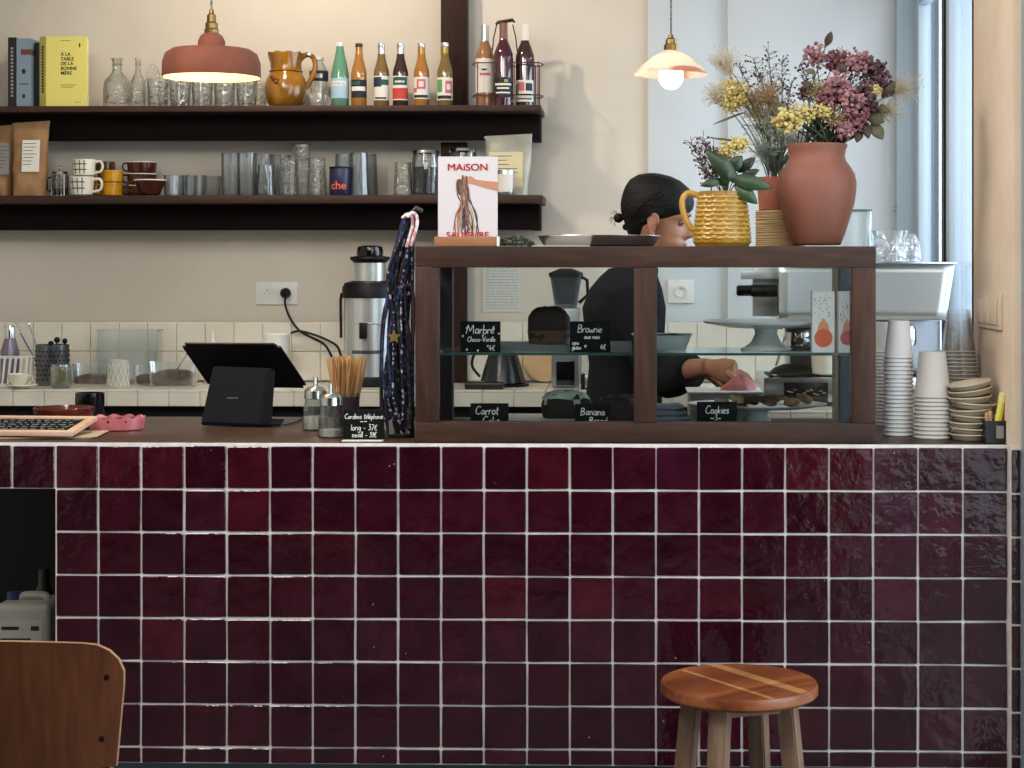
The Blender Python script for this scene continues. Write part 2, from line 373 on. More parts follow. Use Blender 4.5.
g = G(); g.box(xw + 0.06, xw + 0.066, 1.35, YW - 0.15, 0.96, 2.23); g.box(xw + 0.02, xw + 0.026, yp + 0.11, 1.27, 0.96, 2.23)
struct('pane', g, glass('window_pane', (0.96, 0.98, 1.0), 0.0, face=0.04, edge=0.45), wn)
g = G(); g.ball((xw - 0.023, YW - 0.06, Z(209, 2.14)), 0.011)
struct('screw_cap', g, alu, wn)
# outside the window: a pale courtyard wall, paving and an added dark post
g = G(); g.box(2.6, 2.7, -1.5, 6.0, -0.3, 3.6); struct('wall_courtyard', g, M('courtyard_wall', '#f2f6f8', 0.9))
g = G(); g.box(1.19, 1.325, 3.2, 3.3, 0, 3.2); struct('sash_reflection_post', g, M('reflection_dark', '#23282e', 0.7))  # post added outside to stand for a dark reflection in the sash
# white tiled upstand along the back wall
def tiles_box(g, xa, xb, y0, y1, za, zb, nx, nz, gap, bev, axis='x'):
    for i in range(nx):
        for k in range(nz):
            x0 = xa + (xb - xa) * i / nx + gap / 2; x1 = xa + (xb - xa) * (i + 1) / nx - gap / 2
            z0 = za + (zb - za) * k / nz + gap / 2; z1 = za + (zb - za) * (k + 1) / nz - gap / 2
            g.box(x0, x1, y0, y1, z0, z1, bev, 1)
zt = Z(322, YW)
g = G(); n = 44; tiles_box(g, -3.15, XR - 0.01 , YW - 0.045, YW - 0.036, 0.905, zt, 39, 2, 0.0025, 0.0015); struct('trim_2', g, white_tile)
struct('trim_3', G().box(-3.15, XR - 0.01, YW - 0.038, YW - 0.031, 0.902, zt), white_grout)

# ------------------------------------------------------------------ back worktops, white tiled
def tiled_counter(label, x0, x1, y0, y1, front=True):
    t = thing('back_counter', label, 'counter')
    obj('worktop_grout', G().box(x0, x1, y0 + 0.006, y1, 0.85, 0.893), white_grout, t)
    g = G(); nx = round((x1 - x0) / 0.107); ny = max(1, round((y1 - y0) / 0.107))
    for i in range(nx):
        for k in range(ny):
            a0 = x0 + (x1 - x0) * i / nx; a1 = x0 + (x1 - x0) * (i + 1) / nx; b0 = y0 + (y1 - y0) * k / ny; b1 = y0 + (y1 - y0) * (k + 1) / ny
            g.box(a0 + 0.0012, a1 - 0.0012, b0 + 0.0012 if k else b0, b1 - 0.0012, 0.892, 0.90, 0.0015, 1)
        g.box(a0 + 0.0012, a1 - 0.0012, y0, y0 + 0.007, 0.845, 0.8915, 0.0015, 1)
    obj('worktop_tile', g, white_tile, t)
    g = G(); k = max(2, round((x1 - x0) / 0.6))
    g.box(x0 + 0.01, x1 - 0.01, y0 + 0.06, y1, 0.10, 0.845); obj('cabinet_body', g, dark_void, t)
    for i in range(k):
        a0 = x0 + 0.01 + (x1 - x0 - 0.02) * i / k; a1 = x0 + 0.01 + (x1 - x0 - 0.02) * (i + 1) / k
        d = obj('cabinet_door', G().box(a0 + 0.003, a1 - 0.003, y0 + 0.04, y0 + 0.058, 0.11, 0.80, 0.002), black, t)
        obj('handle', G().tube([(a0 + 0.06, y0 + 0.032, 0.74), (a0 + 0.2, y0 + 0.032, 0.74)], 0.005), steel_d, d)
    return t
xc = X(748, 1.2)
tiled_counter('white tiled back counter with dark cabinets below, running under the shelves', -3.1, xc - 0.002, 1.75, YW - 0.046)
tiled_counter('white tiled side counter under the window carrying the espresso machine', xc, XR - 0.002, 0.95, YW - 0.046)

# ------------------------------------------------------------------ front counter
# glazed hand-made tiles: six slightly different kiln shades
tile_ms = []
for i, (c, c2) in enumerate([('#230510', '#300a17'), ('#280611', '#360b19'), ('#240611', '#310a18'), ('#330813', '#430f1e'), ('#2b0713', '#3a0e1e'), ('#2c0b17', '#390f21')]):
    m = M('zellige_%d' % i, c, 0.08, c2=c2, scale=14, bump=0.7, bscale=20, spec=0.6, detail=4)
    N, L = m.node_tree.nodes, m.node_tree.links; p = N['Principled BSDF']
    # small pale chips in the glaze, painted in to read as glints too
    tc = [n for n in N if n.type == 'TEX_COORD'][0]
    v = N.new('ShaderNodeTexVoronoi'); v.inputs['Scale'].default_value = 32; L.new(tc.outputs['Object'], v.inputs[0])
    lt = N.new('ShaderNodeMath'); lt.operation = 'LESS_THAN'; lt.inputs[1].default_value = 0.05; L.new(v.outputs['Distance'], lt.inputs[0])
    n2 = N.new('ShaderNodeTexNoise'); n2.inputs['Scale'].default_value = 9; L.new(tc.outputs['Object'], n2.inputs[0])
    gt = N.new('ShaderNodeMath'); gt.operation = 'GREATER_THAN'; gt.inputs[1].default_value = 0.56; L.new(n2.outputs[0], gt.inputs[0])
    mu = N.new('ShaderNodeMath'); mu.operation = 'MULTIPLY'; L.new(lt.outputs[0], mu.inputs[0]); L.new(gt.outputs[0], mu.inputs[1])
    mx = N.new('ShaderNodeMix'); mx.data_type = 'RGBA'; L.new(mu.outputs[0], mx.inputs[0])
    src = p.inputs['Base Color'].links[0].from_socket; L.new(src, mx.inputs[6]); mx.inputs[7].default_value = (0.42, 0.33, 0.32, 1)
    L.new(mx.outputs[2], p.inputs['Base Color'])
    tile_ms.append(m)
CT = 0.90
cols = [-116, -73.5, -31, 12.2, 55.7, 98.4, 141.3, 184.3, 227, 270.2, 312.9, 355.5, 398.2, 441.1, 483.8, 527, 569.8, 612.8, 656, 699, 742, 785.2, 829, 873.3, 918, 962.8, 1007.2, 1011]
cx = [X(c, 0) for c in cols]
rows = [445.0, 488.8, 531.6, 574.6, 617.4, 660.2, 703.2, 746.0, 762.5]
rz = [Z(r, 0, 56) for r in rows]; zb = rz[-1]
cx[-2] = XR - 0.0045; cx[-1] = XR - 0.001
ct = thing('front_counter', 'long front counter faced in dark burgundy glazed square tiles with white grout', 'counter', (0, 0, 0))
xo = X(56, 0)
g = G(); gg = G(); rnd = random.Random(3); gap = 0.0052
gg.box(cx[0], cx[-1], 0.003, 0.012, rz[1], CT); gg.box(xo - 0.002, cx[-1], 0.003, 0.012, zb, rz[1])
for i in range(len(cx) - 1):
    for k in range(len(rz) - 1):
        if k > 0 and cx[i] < xo - 0.01: continue
        if cx[i + 1] - cx[i] < 0.012: continue
        j = lambda s=0.0007: rnd.uniform(-s, s)
        x0, x1 = cx[i] + gap / 2 + j(), cx[i + 1] - gap / 2 + j(); z1, z0 = rz[k] - gap / 2 + j(), rz[k + 1] + gap / 2 + j()
        t = bmesh.new(); bmesh.ops.create_cube(t, size=1)
        for v in t.verts: v.co = (v.co.x * (x1 - x0) + j(0.0008), v.co.y * 0.008, v.co.z * (z1 - z0) + j(0.0008))
        bmesh.ops.bevel(t, geom=[e for e in t.edges if abs(e.verts[0].co.y - e.verts[1].co.y) > 0.004], offset=rnd.uniform(0.0008, 0.0022), segments=2, affect='EDGES')
        bmesh.ops.bevel(t, geom=[e for e in t.edges if e.verts[0].co.y < 0 and e.verts[1].co.y < 0], offset=0.0012, segments=1, affect='EDGES')
        mt = Matrix.Translation(((x0 + x1) / 2, 0.002, (z0 + z1) / 2)) @ Euler((j(0.012), 0, j(0.012))).to_matrix().to_4x4()
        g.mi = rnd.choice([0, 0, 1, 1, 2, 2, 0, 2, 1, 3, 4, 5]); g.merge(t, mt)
for k in range(len(rz) - 1):
    g.mi = rnd.choice([0, 1, 2]); g.box(XR - .003, XR + .0165, -.0375, -.0305, rz[k + 1] + .0026, rz[k] - .0026, .0012, 1)
gg.box(XR - .001, XR + .018, -.0345, -.0303, zb, CT); gg.box(XR - .004, XR - .0003, -.0302, -.003, zb, CT)
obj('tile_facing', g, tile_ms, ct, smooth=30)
obj('grout', gg, M('grout', '#e6e1de', 0.85, c2='#d2cccA', scale=30), ct)
obj('worktop', G().box(cx[0], XR - 0.002, 0.0121, 0.72, CT - 0.03, CT, 0.001), worktop_m, ct)
g = G(); g.box(xo, XR - 0.002, 0.0125, 0.70, zb, CT - 0.031); g.box(cx[0], xo - 0.0005, 0.0125, 0.70, rz[1] + 0.01, CT - 0.031)
g.box(cx[0], xo - 0.0005, 0.66, 0.70, 0.19, rz[1] + 0.009); g.box(cx[0], xo - 0.0005, 0.014, 0.66, zb, 0.185)
obj('carcass', g, M('carcass_dark', '#141214', 0.7), ct)
obj('plinth', G().box(cx[0], XR - 0.002, 0.03, 0.68, 0.0, zb - 0.001), M('plinth_grey', '#4a5157', 0.5), ct)
g = G(); g.box(xo - 0.075, xo - 0.055, 0.60, 0.655, 0.19, rz[1] - 0.06); g.box(xo - 0.09, xo - 0.001, 0.60, 0.655, rz[1] - 0.075, rz[1] - 0.055)
obj('frame_rail', g, black, ct)

# ------------------------------------------------------------------ shelves and post
YS = 1.92
def wall_shelf(pt, pb, pf, pe, label, fe):
    t = thing('wooden_shelf', label, 'shelf')
    x1 = X(pe, YS); z1, z0, zf = Z(pt, YS), Z(pb, YS), Z(pf, YS + 0.13)
    obj('board', G().box(-2.75, x1, YS, YW - 0.002, z0, z1, 0.003), shelf_edge, t)
    obj('fascia', G().box(-2.75, X(fe, YS + 0.13), YS + 0.13, YS + 0.16, zf, z0 - 0.0005, 0.002), shelf_fascia, t)
    g = G(); g.box(X(fe, YS + .13) - 0.03, X(fe, YS + 0.13), YS + 0.161, YW - 0.004, zf, z0 - 0.0005, 0.002); g.box(-2.75, X(fe, YS + .13) - 0.035, YW - 0.04, YW - 0.004, zf + 0.03, z0 - 0.0005)
    obj('bracket', g, shelf_fascia, t); return z1
ZS1 = wall_shelf(105, 111, 140, 541, 'upper dark wooden wall shelf holding bottles, books and a pitcher', 540)
ZS2 = wall_shelf(195, 203, 230, 542.5, 'lower dark wooden wall shelf holding tumblers, mugs and paper bags', 540)
px0, px1 = X(441, 2.13), X(467, 2.13)
g = G(); g.box(px0, px1, 2.12, YW - 0.046, 0.901, Z(231, YS+.15) - 0.002, 0.003)
g.box(px0, px1, 2.12, YW - 0.042, Z(203, YS) + 0.03, Z(140, YS+.15) - 0.004, 0.003); g.box(px0, px1, 2.12, YW - 0.002, ZS1 + 0.001, 2.845, 0.003)
t = thing('wooden_post', 'dark brown square wooden post rising behind the wall shelves', 'post')
obj('post_shaft', g, dark_wood_z, t)

# ------------------------------------------------------------------ display case
Y0, Y1 = 0.03, 0.43
cs = thing('display_case', 'dark wooden framed glass pastry display case on the front counter', 'display case')
xL0, xL1, xM0, xM1, xR0, xR1 = [X(p, Y0) for p in (415, 438, 634, 657, 852.5, 876)]
zT1, zT0, zB1 = Z(246.3, Y0), Z(267.5, Y0), Z(422.5, Y0)
ZC = zT1
obj('top_rail', G().box(xL0, xR1, Y0, Y0 + 0.05, zT0, zT1, 0.002), case_wood, cs)
obj('bottom_rail', G().box(xL0, xR1, Y0, Y0 + 0.05, CT + 0.0005, zB1, 0.002), case_wood, cs)
for a, b in ((xL0, xL1), (xM0, xM1), (xR0, xR1)):
    obj('post', G().box(a, b, Y0 + 0.001, Y0 + 0.05, zB1 + 0.0005, zT0 - 0.0005, 0.002), case_wood_z, cs)
for a, b in ((xL0, xL1), (xR0, xR1)):
    obj('rear_post', G().box(a, b, Y1 - 0.05, Y1, CT + 0.0005, zT0 - 0.0005, 0.002), case_wood_far, cs)
obj('top_panel', G().box(xL0 + 0.001, xR1 - 0.001, Y0 + 0.051, Y1, zT1 - 0.028, zT1 - 0.0005, 0.002), case_wood, cs)
obj('floor_panel', G().box(xL0 + 0.001, xR1 - 0.001, Y0 + 0.051, Y1 - 0.001, CT + 0.0005, CT + 0.022), case_wood_far, cs)
ZF = CT + 0.0225
g = G(); g.box(xL1 + 0.001, xM0 - 0.001, Y0 + 0.022, Y0 + 0.026, zB1, zT0); g.box(xM1 + 0.001, xR0 - 0.001, Y0 + 0.022, Y0 + 0.026, zB1, zT0)
obj('front_glass', g, pane_m, cs)
side_gm = glass('side_glass', (0.80, 0.85, 0.86), 0.03, edge=0.5, face=0.05)
for a in (xL0 + 0.012, xR1 - 0.016): obj('side_glass', G().box(a, a + 0.004, Y0 + 0.051, Y1 - 0.051, ZF, zT0 - 0.03), side_gm, cs)
zsh = Z(353, Y0 + 0.04)
obj('glass_shelf', G().box(xL1 - 0.012, xR0 + 0.012, Y0 + 0.052, Y1 - 0.052, zsh - 0.006, zsh), glass('shelf_glass', (0.80, 0.90, 0.88), 0.12, bodyc=(0.75, 0.85, 0.84), edge=0.75, face=0.06), cs)
# shelf's polished green front edge
obj('shelf_edge', G().box(xL1 - 0.012, xR0 + 0.012, Y0 + 0.0505, Y0 + 0.0515, zsh - 0.006, zsh), M('green_glass_edge', '#33504c', 0.1), cs)
zcb = zT1  # top surface of the case
# ================================================================== upper shelf
YU = 2.0; sU = SC(YU)
def m_px(p, Y=YU): return p / SC(Y)
paper = M('paper', '#e8e2d4', 0.8)
def book(px_a, px_b, py_t, cover, spine_m, label, Y=1.97, depth=0.17, spine_px=None, rz=0):
    """book standing upright; spine towards the room, front cover turned partly to view when spine_px is given"""
    x0, x1 = X(px_a, Y), X(px_b, Y); h = Z(py_t, Y) - ZS1; 
    if spine_px is None:
        t = thing('book', label, 'book', (x0, Y, ZS1 + 0.0005)); wd = x1 - x0; dp = depth
    else:
        sp = X(px_a + spine_px, Y) - x0; wd = 0.026; dp = x1 - x0 - sp + 0.012
        t = thing('book', label, 'book', (x0, Y + 0.01, ZS1 + 0.0005), rz)
    if spine_px is None:
        g = G(); g.box(0, 0.002, 0, dp, 0, h); g.box(wd - 0.002, wd, 0, dp, 0, h); g.box(0.002, wd - 0.002, 0, 0.002, 0, h); obj('cover', g, [cover], t)
        obj('pages', G().box(0.0021, wd - 0.0021, 0.003, dp - 0.003, 0.003, h - 0.003), paper, t)
    return t, h, wd, dp
t, h, wd, dp = book(8, 16, 36, M('book_black', '#17161a', 0.5), None, 'black-spined slim book, leftmost on the upper shelf')
g = G()
for i in range(14): g.box(wd * 0.35, wd * 0.65, -0.0006, 0, h * (0.15 + i * 0.052), h * (0.15 + i * 0.052) + h * 0.03)
obj('lettering', g, M('book_print', '#9a9690', 0.7), t)
t, h, wd, dp = book(16.5, 31, 37, M('book_bluegrey', '#7e93a3', 0.5), None, 'pale blue-grey thick book between the black book and the yellow book')
bi = M('book_ink', '#1b2733', 0.6); obj('emblem', G().ball((wd * .5, 0, h * 0.52), (0.008, 0.001, 0.009)), bi, t); obj('emblem', G().ball((wd * .5, 0, h * 0.16), (0.006, 0.001, 0.008)), bi, t); obj('spine_line', G().box(wd * .2, wd * .8, -0.001, 0, h * .33, h * .345), bi, t)
obj('cover_band', G().box(wd * .3, wd + 0.0005, -0.001, 0.08, h * .76, h * .84), M('book_rust', '#6d3a2c', 0.6), t)
x0 = X(34, 1.99)
t = thing('book', 'dark navy book leaning behind the yellow book', 'book', (x0, 2.0, ZS1 + 0.0005))
obj('cover', G().box(0, 0.02, 0, 0.165, 0, m_px(66), 0.001), M('book_navy', '#1c2836', 0.5), t); obj('pages', G().box(0.002, 0.018, 0.166, 0.168, 0.003, m_px(64)), paper, t)
# yellow cookbook, cover facing the room
yb = M('book_yellow', '#e4d774', 0.55); Yb = 1.95
xa, xb, xc2 = X(37, Yb), X(46, Yb), X(87, Yb); hb = Z(34, Yb) - ZS1
t = thing('book', 'pale yellow cookbook facing forward with small dark title', 'book', (xb, Yb, ZS1 + 0.0005), 0)
wdb = xc2 - xb
g = G(); g.box(0, wdb, 0, 0.0022, 0, hb - 0.004); g.box(0, wdb - 0.004, 0.030, 0.032, 0, hb - 0.004); obj('cover', g, yb, t)
g = G(); g.rings([[(-0.0, 0.0, 0), (-0.030, 0.022, 0), (-0.029, 0.030, 0), (0, 0.032, 0)], [(0, 0.0, hb - 0.004), (-0.030, 0.022, hb - 0.002), (-0.029, 0.030, hb - 0.002), (0, 0.032, hb - 0.004)]]); obj('spine', g, M('book_yellow_spine', '#cfc25e', 0.55), t)
obj('pages', G().box(0.0005, wdb - 0.006, 0.0024, 0.0298, 0.003, hb - 0.008), paper, t)
ink = M('ink', '#2b2a22', 0.7)
o = txt('À LA\nTABLE\nDE LA\nBONNE\nMÈRE', 0.0165, ink, t, (wdb * 0.36, -0.001, hb * 0.60), bold=0.0002, align='LEFT'); 
g = G(); g.box(wdb * .36, wdb * .74, -0.001, 0, hb * .30, hb * .306); g.box(wdb * .36, wdb * .66, -0.001, 0, hb * .27, hb * .276); g.box(wdb * .36, wdb * .6, -0.001, 0, hb * .92, hb * .926); g.ball((wdb * .82, 0, hb * .86), (0.003, 0.0008, 0.008)); g.box(wdb * .7, wdb * .85, -0.001, 0, hb * .06, hb * .065)
obj('print', g, ink, t)
g = G()
for i in range(16): g.box(-0.0175, -0.0105, 0.006, 0.0125, hb * (.2 + i * .042), hb * (.2 + i * .042) + .006)
obj('spine_lettering', g, ink, t)

# glass decanters
def decanter(px, top, wpx, Y, label):
    s = SC(Y); h = Z(top, Y) - ZS1; r = wpx / 2 / s
    t = thing('decanter', label, 'decanter', (X(px, Y), Y, ZS1 + 0.0005))
    obj('glass_body', G().lathe([(r * .85, 0), (r, 0.01), (r, h * .42), (r * .9, h * .55), (r * .42, h * .70), (r * .34, h * .76), (r * .34, h * .94), (r * .44, h), (r * .38, h), (r * .30, h * .93), (r * .3, h * .75), (r * .8, h * .5), (r * .9, 0.02), (0.001, 0.014)], seg=20), cut_m, t)
    obj('neck_ring', G().lathe([(r * .36, h * .86), (r * .46, h * .88), (r * .36, h * .90)], seg=20, cap0=False), clear, t)
decanter(117, 57.5, 27, 2.03, 'round-bellied clear glass decanter beside the yellow cookbook')
decanter(138, 57.5, 15, 2.0, 'slim clear glass decanter right of the round-bellied one')
t = thing('glass_dish', 'oval clear glass dish leaning upright behind the tumblers', 'dish', (X(153, 2.1), 2.1, ZS1 + 0.001))
obj('dish_body', G().ball((0, 0, m_px(24)), (m_px(8.5), 0.008, m_px(23.5)), 18, 12), cut_m, t)
# row of swirled tumblers
def swirl_tumbler():
    t = thing('swirled_tumbler', '', 'tumbler'); r = 0.038; h = 0.098
    g = G(); prof = []
    g.lathe([(r * .8, 0), (r * .86, .004), (r, h), (r * .94, h), (r * .8, .012), (.001, .01)], seg=24); obj('glass_body', g, cut_m, t)
    g = G()
    for a in range(0, 360, 60):
        pts = [(math.cos(R(a + u * 9)) * (r * (.87 + .12 * (.12 + .11 * u)) + .001), math.sin(R(a + u * 9)) * (r * (.87 + .12 * (.12 + .11 * u)) + .001), h * (.1 + .11 * u)) for u in range(8)]
        g.tube(pts, 0.0016, 5)
    obj('relief', g, clear, t)
    return t
pr = None; n = 0
for row, Y in ((0, 1.985), (1, 2.075)):
    for k in range(5):
        px = (158 if row == 0 else 168) + k * 22.2
        lab = 'swirled clear glass tumbler, %s from the decanters in the %s row under the terracotta lamp' % (ORD[k], ('front', 'back')[row])
        loc = (X(px, Y), Y, ZS1 + 0.0005)
        if pr is None: pr = swirl_tumbler(); pr['label'] = lab; pr['group'] = 'swirled tumblers on the upper shelf'; pr.location = loc
        else: dup(pr, loc, rnd.uniform(0, 1), lab)
        n += 1

# ochre glazed pitcher
Yp = 2.0; s = SC(Yp)
ochre = M('ochre_glaze', '#a86f16', 0.18, c2='#6c4a12', scale=14, spec=0.7, bump=0.1, bscale=30)
t = thing('pitcher', 'ochre glazed rustic clay pitcher on the upper shelf', 'pitcher', (X(286, Yp), Yp, ZS1 + 0.0005))
rs = []; prof = [(15, 0), (18.5, 4), (20.3, 12), (20.8, 20), (19.5, 28), (16.5, 33), (15.3, 37), (15.6, 44), (16.6, 50), (17.3, 54.5), (16, 54.5), (14.2, 50), (13.5, 37), (10, 30)]
for i, (r, z) in enumerate(prof):
    rr = []
    for k in range(36):
        a = 2 * math.pi * k / 36; q = r / s * (1 + (0.05 * math.sin(a * 9) if i in (9, 10) else 0)) * (1.06 if i in (8, 9, 10) and abs(a - math.pi) < .4 else 1)
        rr.append((q * math.cos(a), q * math.sin(a), z / s + (0.002 * math.sin(a * 9) if i in (9, 10) else 0)))
    rs.append(rr)
obj('jug_body', G().rings(rs), ochre, t)
hp = [(14.5, 48), (19, 52), (24, 52.5), (28, 49), (29.5, 42), (28, 34), (24, 26), (20, 19)]
obj('handle', G().tube(smooth([(a / s, 0, b / s) for a, b in hp], 4), 2.6 / s, 10), ochre, t)
g = G(); g.tube([(16.4 / s * math.cos(a), 16.4 / s * math.sin(a), 36 / s) for a in [2 * math.pi * k / 30 for k in range(30)]], .7 / s, 5, closed=True)
obj('neck_ridge', g, ochre, t)
g = G()
for a, b, r in ((-9, 27, 2.2), (-6, 24, 2.6), (-3, 21, 2), (-1, 22, 1.5), (-11, 29, 1.4), (-4, 26, 1.3)): g.ball((a / s, -19.0 / s + abs(a + 4) * .0003, b / s), r / s)
obj('relief', g, M('relief_brown', '#6a3410', 0.3), t)

# ---- bottles
def liquid(name, c, tr=0.45, rough=0.06):
    return glass(name, c, 1 - tr, bodyc=c, edge=0.75, face=0.05, rough=rough)
labw = M('label_white', '#e6e2d8', 0.6); gold = M('foil_gold', '#a98a4c', 0.35, 0.8); silver = M('foil_silver', '#c9cacc', 0.3, 0.9)
def bottle(name, px, top, wpx, Y, base, label, cat, bm, shape='long', lab=(.1, .52), labm=None, marks=(), cap=None, group=None, neck=None, cork=None):
    s = SC(Y); h = Z(top, Y) - base; r = wpx / 2 / s
    t = thing(name, label, cat, (X(px, Y), Y, base + 0.0005), group=group)
    if shape == 'long': pf = [(.92, 0), (1, .015), (1, .52), (.96, .57), (.72, .67), (.54, .76), (.46, .86), (.43, .955)]
    elif shape == 'wine': pf = [(.92, 0), (1, .012), (1, .57), (.96, .63), (.72, .71), (.46, .78), (.38, .84), (.38, .97)]
    elif shape == 'plastic': pf = [(.85, 0), (.95, .02), (.88, .08), (1, .12), (.95, .17), (1, .22), (.93, .30), (1, .36), (1, .62), (.96, .72), (.6, .85), (.42, .90), (.42, .94)]
    else: pf = [(.9, 0), (1, .02), (1, .42), (.97, .52), (.8, .66), (.55, .80), (.42, .90), (.40, .945)]
    obj('bottle_body', G().lathe([(a * r, b * h) for a, b in pf], cap1=True, seg=24), bm, t)
    if cap is not None: obj('cap', G().lathe([(r * pf[-1][0] * 1.12, h * .935), (r * pf[-1][0] * 1.18, h * .945), (r * pf[-1][0] * 1.1, h * .995), (r * .2, h)], seg=18, cap1=True), cap, t)
    if labm is not None:
        l = obj('bottle_label', G().arc(r * 1.012, h * lab[0], h * lab[1], 185, 355, 20), labm, t)
        for (u0, u1, v0, v1, mm) in marks:
            a0 = 270 - 75 + 150 * u0; a1 = 270 - 75 + 150 * u1; z0 = h * (lab[0] + (lab[1] - lab[0]) * v0); z1 = h * (lab[0] + (lab[1] - lab[0]) * v1)
            obj('label_print', G().arc(r * 1.03, z0, z1, a0, a1, 8), mm, l)
    if neck: 
        nm, v0, v1, k = neck
        rr = [a for a, b in pf if b >= v0 - .05][0]
        obj('neck_foil' if k else 'neck_label', G().arc(r * pf[-1][0] * 1.15, h * v0, h * v1, 0 if k else 200, 360 if k else 340, 18, r1=r * pf[-1][0] * 1.1), nm, t)
    return t
navy = M('print_navy', '#1e2b45', 0.6); pr_k = M('print_black', '#17191a', 0.6); pr_red = M('print_red', '#c8402c', 0.6); pr_gr = M('print_green', '#5f9a5c', 0.6); pr_te = M('print_teal', '#27504c', 0.6); pr_pk = M('print_pink', '#c96a72', 0.6); pr_bl = M('print_lightblue', '#a9c6d6', 0.6)
bottle('water_bottle', 319, 56.5, 19, 2.07, ZS1, 'clear plastic water bottle with a dark blue band', 'bottle', glass('pet', (0.93, 0.95, 0.96), .12, face=.08), 'plastic', (.52, .72), navy, [(.3, .7, .3, .7, labw)], cap=white_p)
bottle('sparkling_water_bottle', 340, 42, 18, 2.0, ZS1, 'green glass sparkling water bottle with white cap', 'bottle', liquid('green_bottle', (0.22, 0.52, 0.34), .5), 'perrier', (.13, .44), pr_bl, [(.15, .85, .6, .85, labw), (.2, .8, .66, .78, pr_bl)], cap=white_p, neck=(labw, .66, .72, 0))
amber = liquid('amber_drink', (0.62, 0.28, 0.05), .4); amber_d = liquid('brown_bottle', (0.16, 0.07, 0.025), .3); olive = liquid('olive_bottle', (0.30, 0.19, 0.05), .35); darkb = liquid('dark_bottle', (0.055, 0.022, 0.018), .2)
G2 = 'small long-necked drink bottles on the upper shelf'
bottle('drink_bottle', 359, 43, 15.5, 2.0, ZS1, 'long-necked bottle of amber drink with slanted dark label', 'bottle', amber, 'long', (.14, .42), pr_k, [(.12, .9, .38, .62, labw), (.1, .6, .72, .9, pr_te)], cap=M('cap_brown', '#3a2418', .4), group=G2)
bottle('drink_bottle', 381.5, 43, 15.5, 2.0, ZS1, 'long-necked brown bottle with white label and dark wave print', 'bottle', olive, 'long', (.1, .48), labw, [(.05, .55, .55, .95, navy), (.5, .95, .62, .85, pr_te), (.2, .8, .05, .12, pr_k)], cap=silver, neck=(silver, .74, .93, 0), group=G2)
bottle('drink_bottle', 400.5, 43, 15.5, 2.0, ZS1, 'long-necked dark bottle with red and white label', 'bottle', darkb, 'long', (.1, .48), labw, [(.0, 1, 0.05, .5, pr_red), (.1, .9, .62, .95, pr_te), (.25, .75, .72, .8, labw)], cap=silver, neck=(silver, .74, .93, 0), group=G2)
bottle('drink_bottle', 421.5, 43, 15.5, 2.0, ZS1, 'long-necked orange drink bottle with pink sketch on white label', 'bottle', amber, 'long', (.12, .46), labw, [(.3, .75, .45, .9, pr_pk), (.4, .65, .55, .8, labw), (.1, .9, .05, .18, pr_k), (.05, .3, .3, .5, pr_pk)], cap=silver, neck=(gold, .76, .93, 0), group=G2)
bottle('drink_bottle', 445, 42.5, 15.5, 2.0, ZS1, 'long-necked bottle with green and pink label before the wooden post', 'bottle', olive, 'long', (.1, .45), labw, [(.05, .4, .35, .9, pr_gr), (.55, .95, .3, .85, pr_pk), (.1, .9, .05, .2, pr_k), (.62, .82, .45, .7, labw)], cap=silver, neck=(gold, .74, .93, 0), group=G2)
# wine bottles in a red wire carrier
G3 = 'wine bottles in the red wire carrier'
Yw = 2.02
bottle('wine_bottle', 485, 24.5, 18.5, Yw, ZS1, 'pale golden wine bottle, leftmost in the red wire carrier', 'wine bottle', liquid('rose_wine', (0.50, 0.24, 0.10), .4), 'wine', (.17, .58), labw, [(.3, .75, .5, .58, pr_pk), (.4, .6, .65, .7, pr_k)], neck=(silver, .78, .995, 1), group=G3)
bottle('wine_bottle', 503.5, 23, 19.5, 1.985, ZS1, 'dark red wine bottle with black label, middle of the wire carrier', 'wine bottle', liquid('red_wine', (0.085, 0.010, 0.022), .25), 'wine', (.10, .34), pr_k, [(.15, .85, .6, .7, labw), (.25, .75, .42, .5, labw), (.2, .8, .2, .27, labw), (.55, .7, .75, .9, gold)], neck=(M('foil_rust', '#7a5240', .4), .80, .995, 1), group=G3)
bottle('wine_bottle', 525, 24.5, 19, 2.02, ZS1, 'dark wine bottle with white capsule, rightmost in the wire carrier', 'wine bottle', darkb, 'wine', (.06, .32), labw, [(.2, .5, .5, .9, pr_pk), (.55, .85, .5, .85, navy), (.15, .9, .3, .36, pr_k), (.0, .25, .3, .8, pr_gr), (.2, .8, .1, .16, pr_k)], neck=(labw, .74, .995, 1), group=G3)
red_wire = M('red_wire', '#4d1418', .4, .2)
t = thing('bottle_carrier', 'dark red wire bottle carrier with wooden grip on upper shelf end', 'bottle carrier', (X(507, 2.02), 2.02, ZS1 + 0.0005))
s = SC(2.02); xa, xb = -31 / s, 33 / s
g = G()
for z in (11, 43): g.tube([(xa, -.055, z / s), (xb, -.055, z / s), (xb + .012, 0, z / s), (xb, .055, z / s), (xa, .055, z / s), (xa - .012, 0, z / s)], .0022, 6, closed=True)
obj('wire_ring', g, red_wire, t)
g = G()
for x in (xa + .01, 1 / s - .012, 1 / s + .025, xb - .004, xb - .018):
    obj('wire_upright', G().tube([(x, -.055, 44 / s), (x, -.055, .003), (x, .055, .003), (x, .055, 44 / s)], .002, 6), red_wire, t)
g = G()
for sg in (-1, 1): g.tube([(sg * 14 / s - .008, sg * 0, 43 / s), (sg * 11 / s - .008, 0, 70 / s), (sg * 8 / s - .008, 0, 83 / s)], .0024, 6)
obj('bail', g, red_wire, t)
obj('grip', G().tube([(-9 / s - .008, 0, 83 / s), (-7 / s - .008, 0, 85 / s), (8 / s - .008, 0, 87.5 / s), (10 / s - .008, 0, 85 / s)], [.004, .0065, .0065, .004], 10), M('grip_dark', '#3b1214', .4), t)

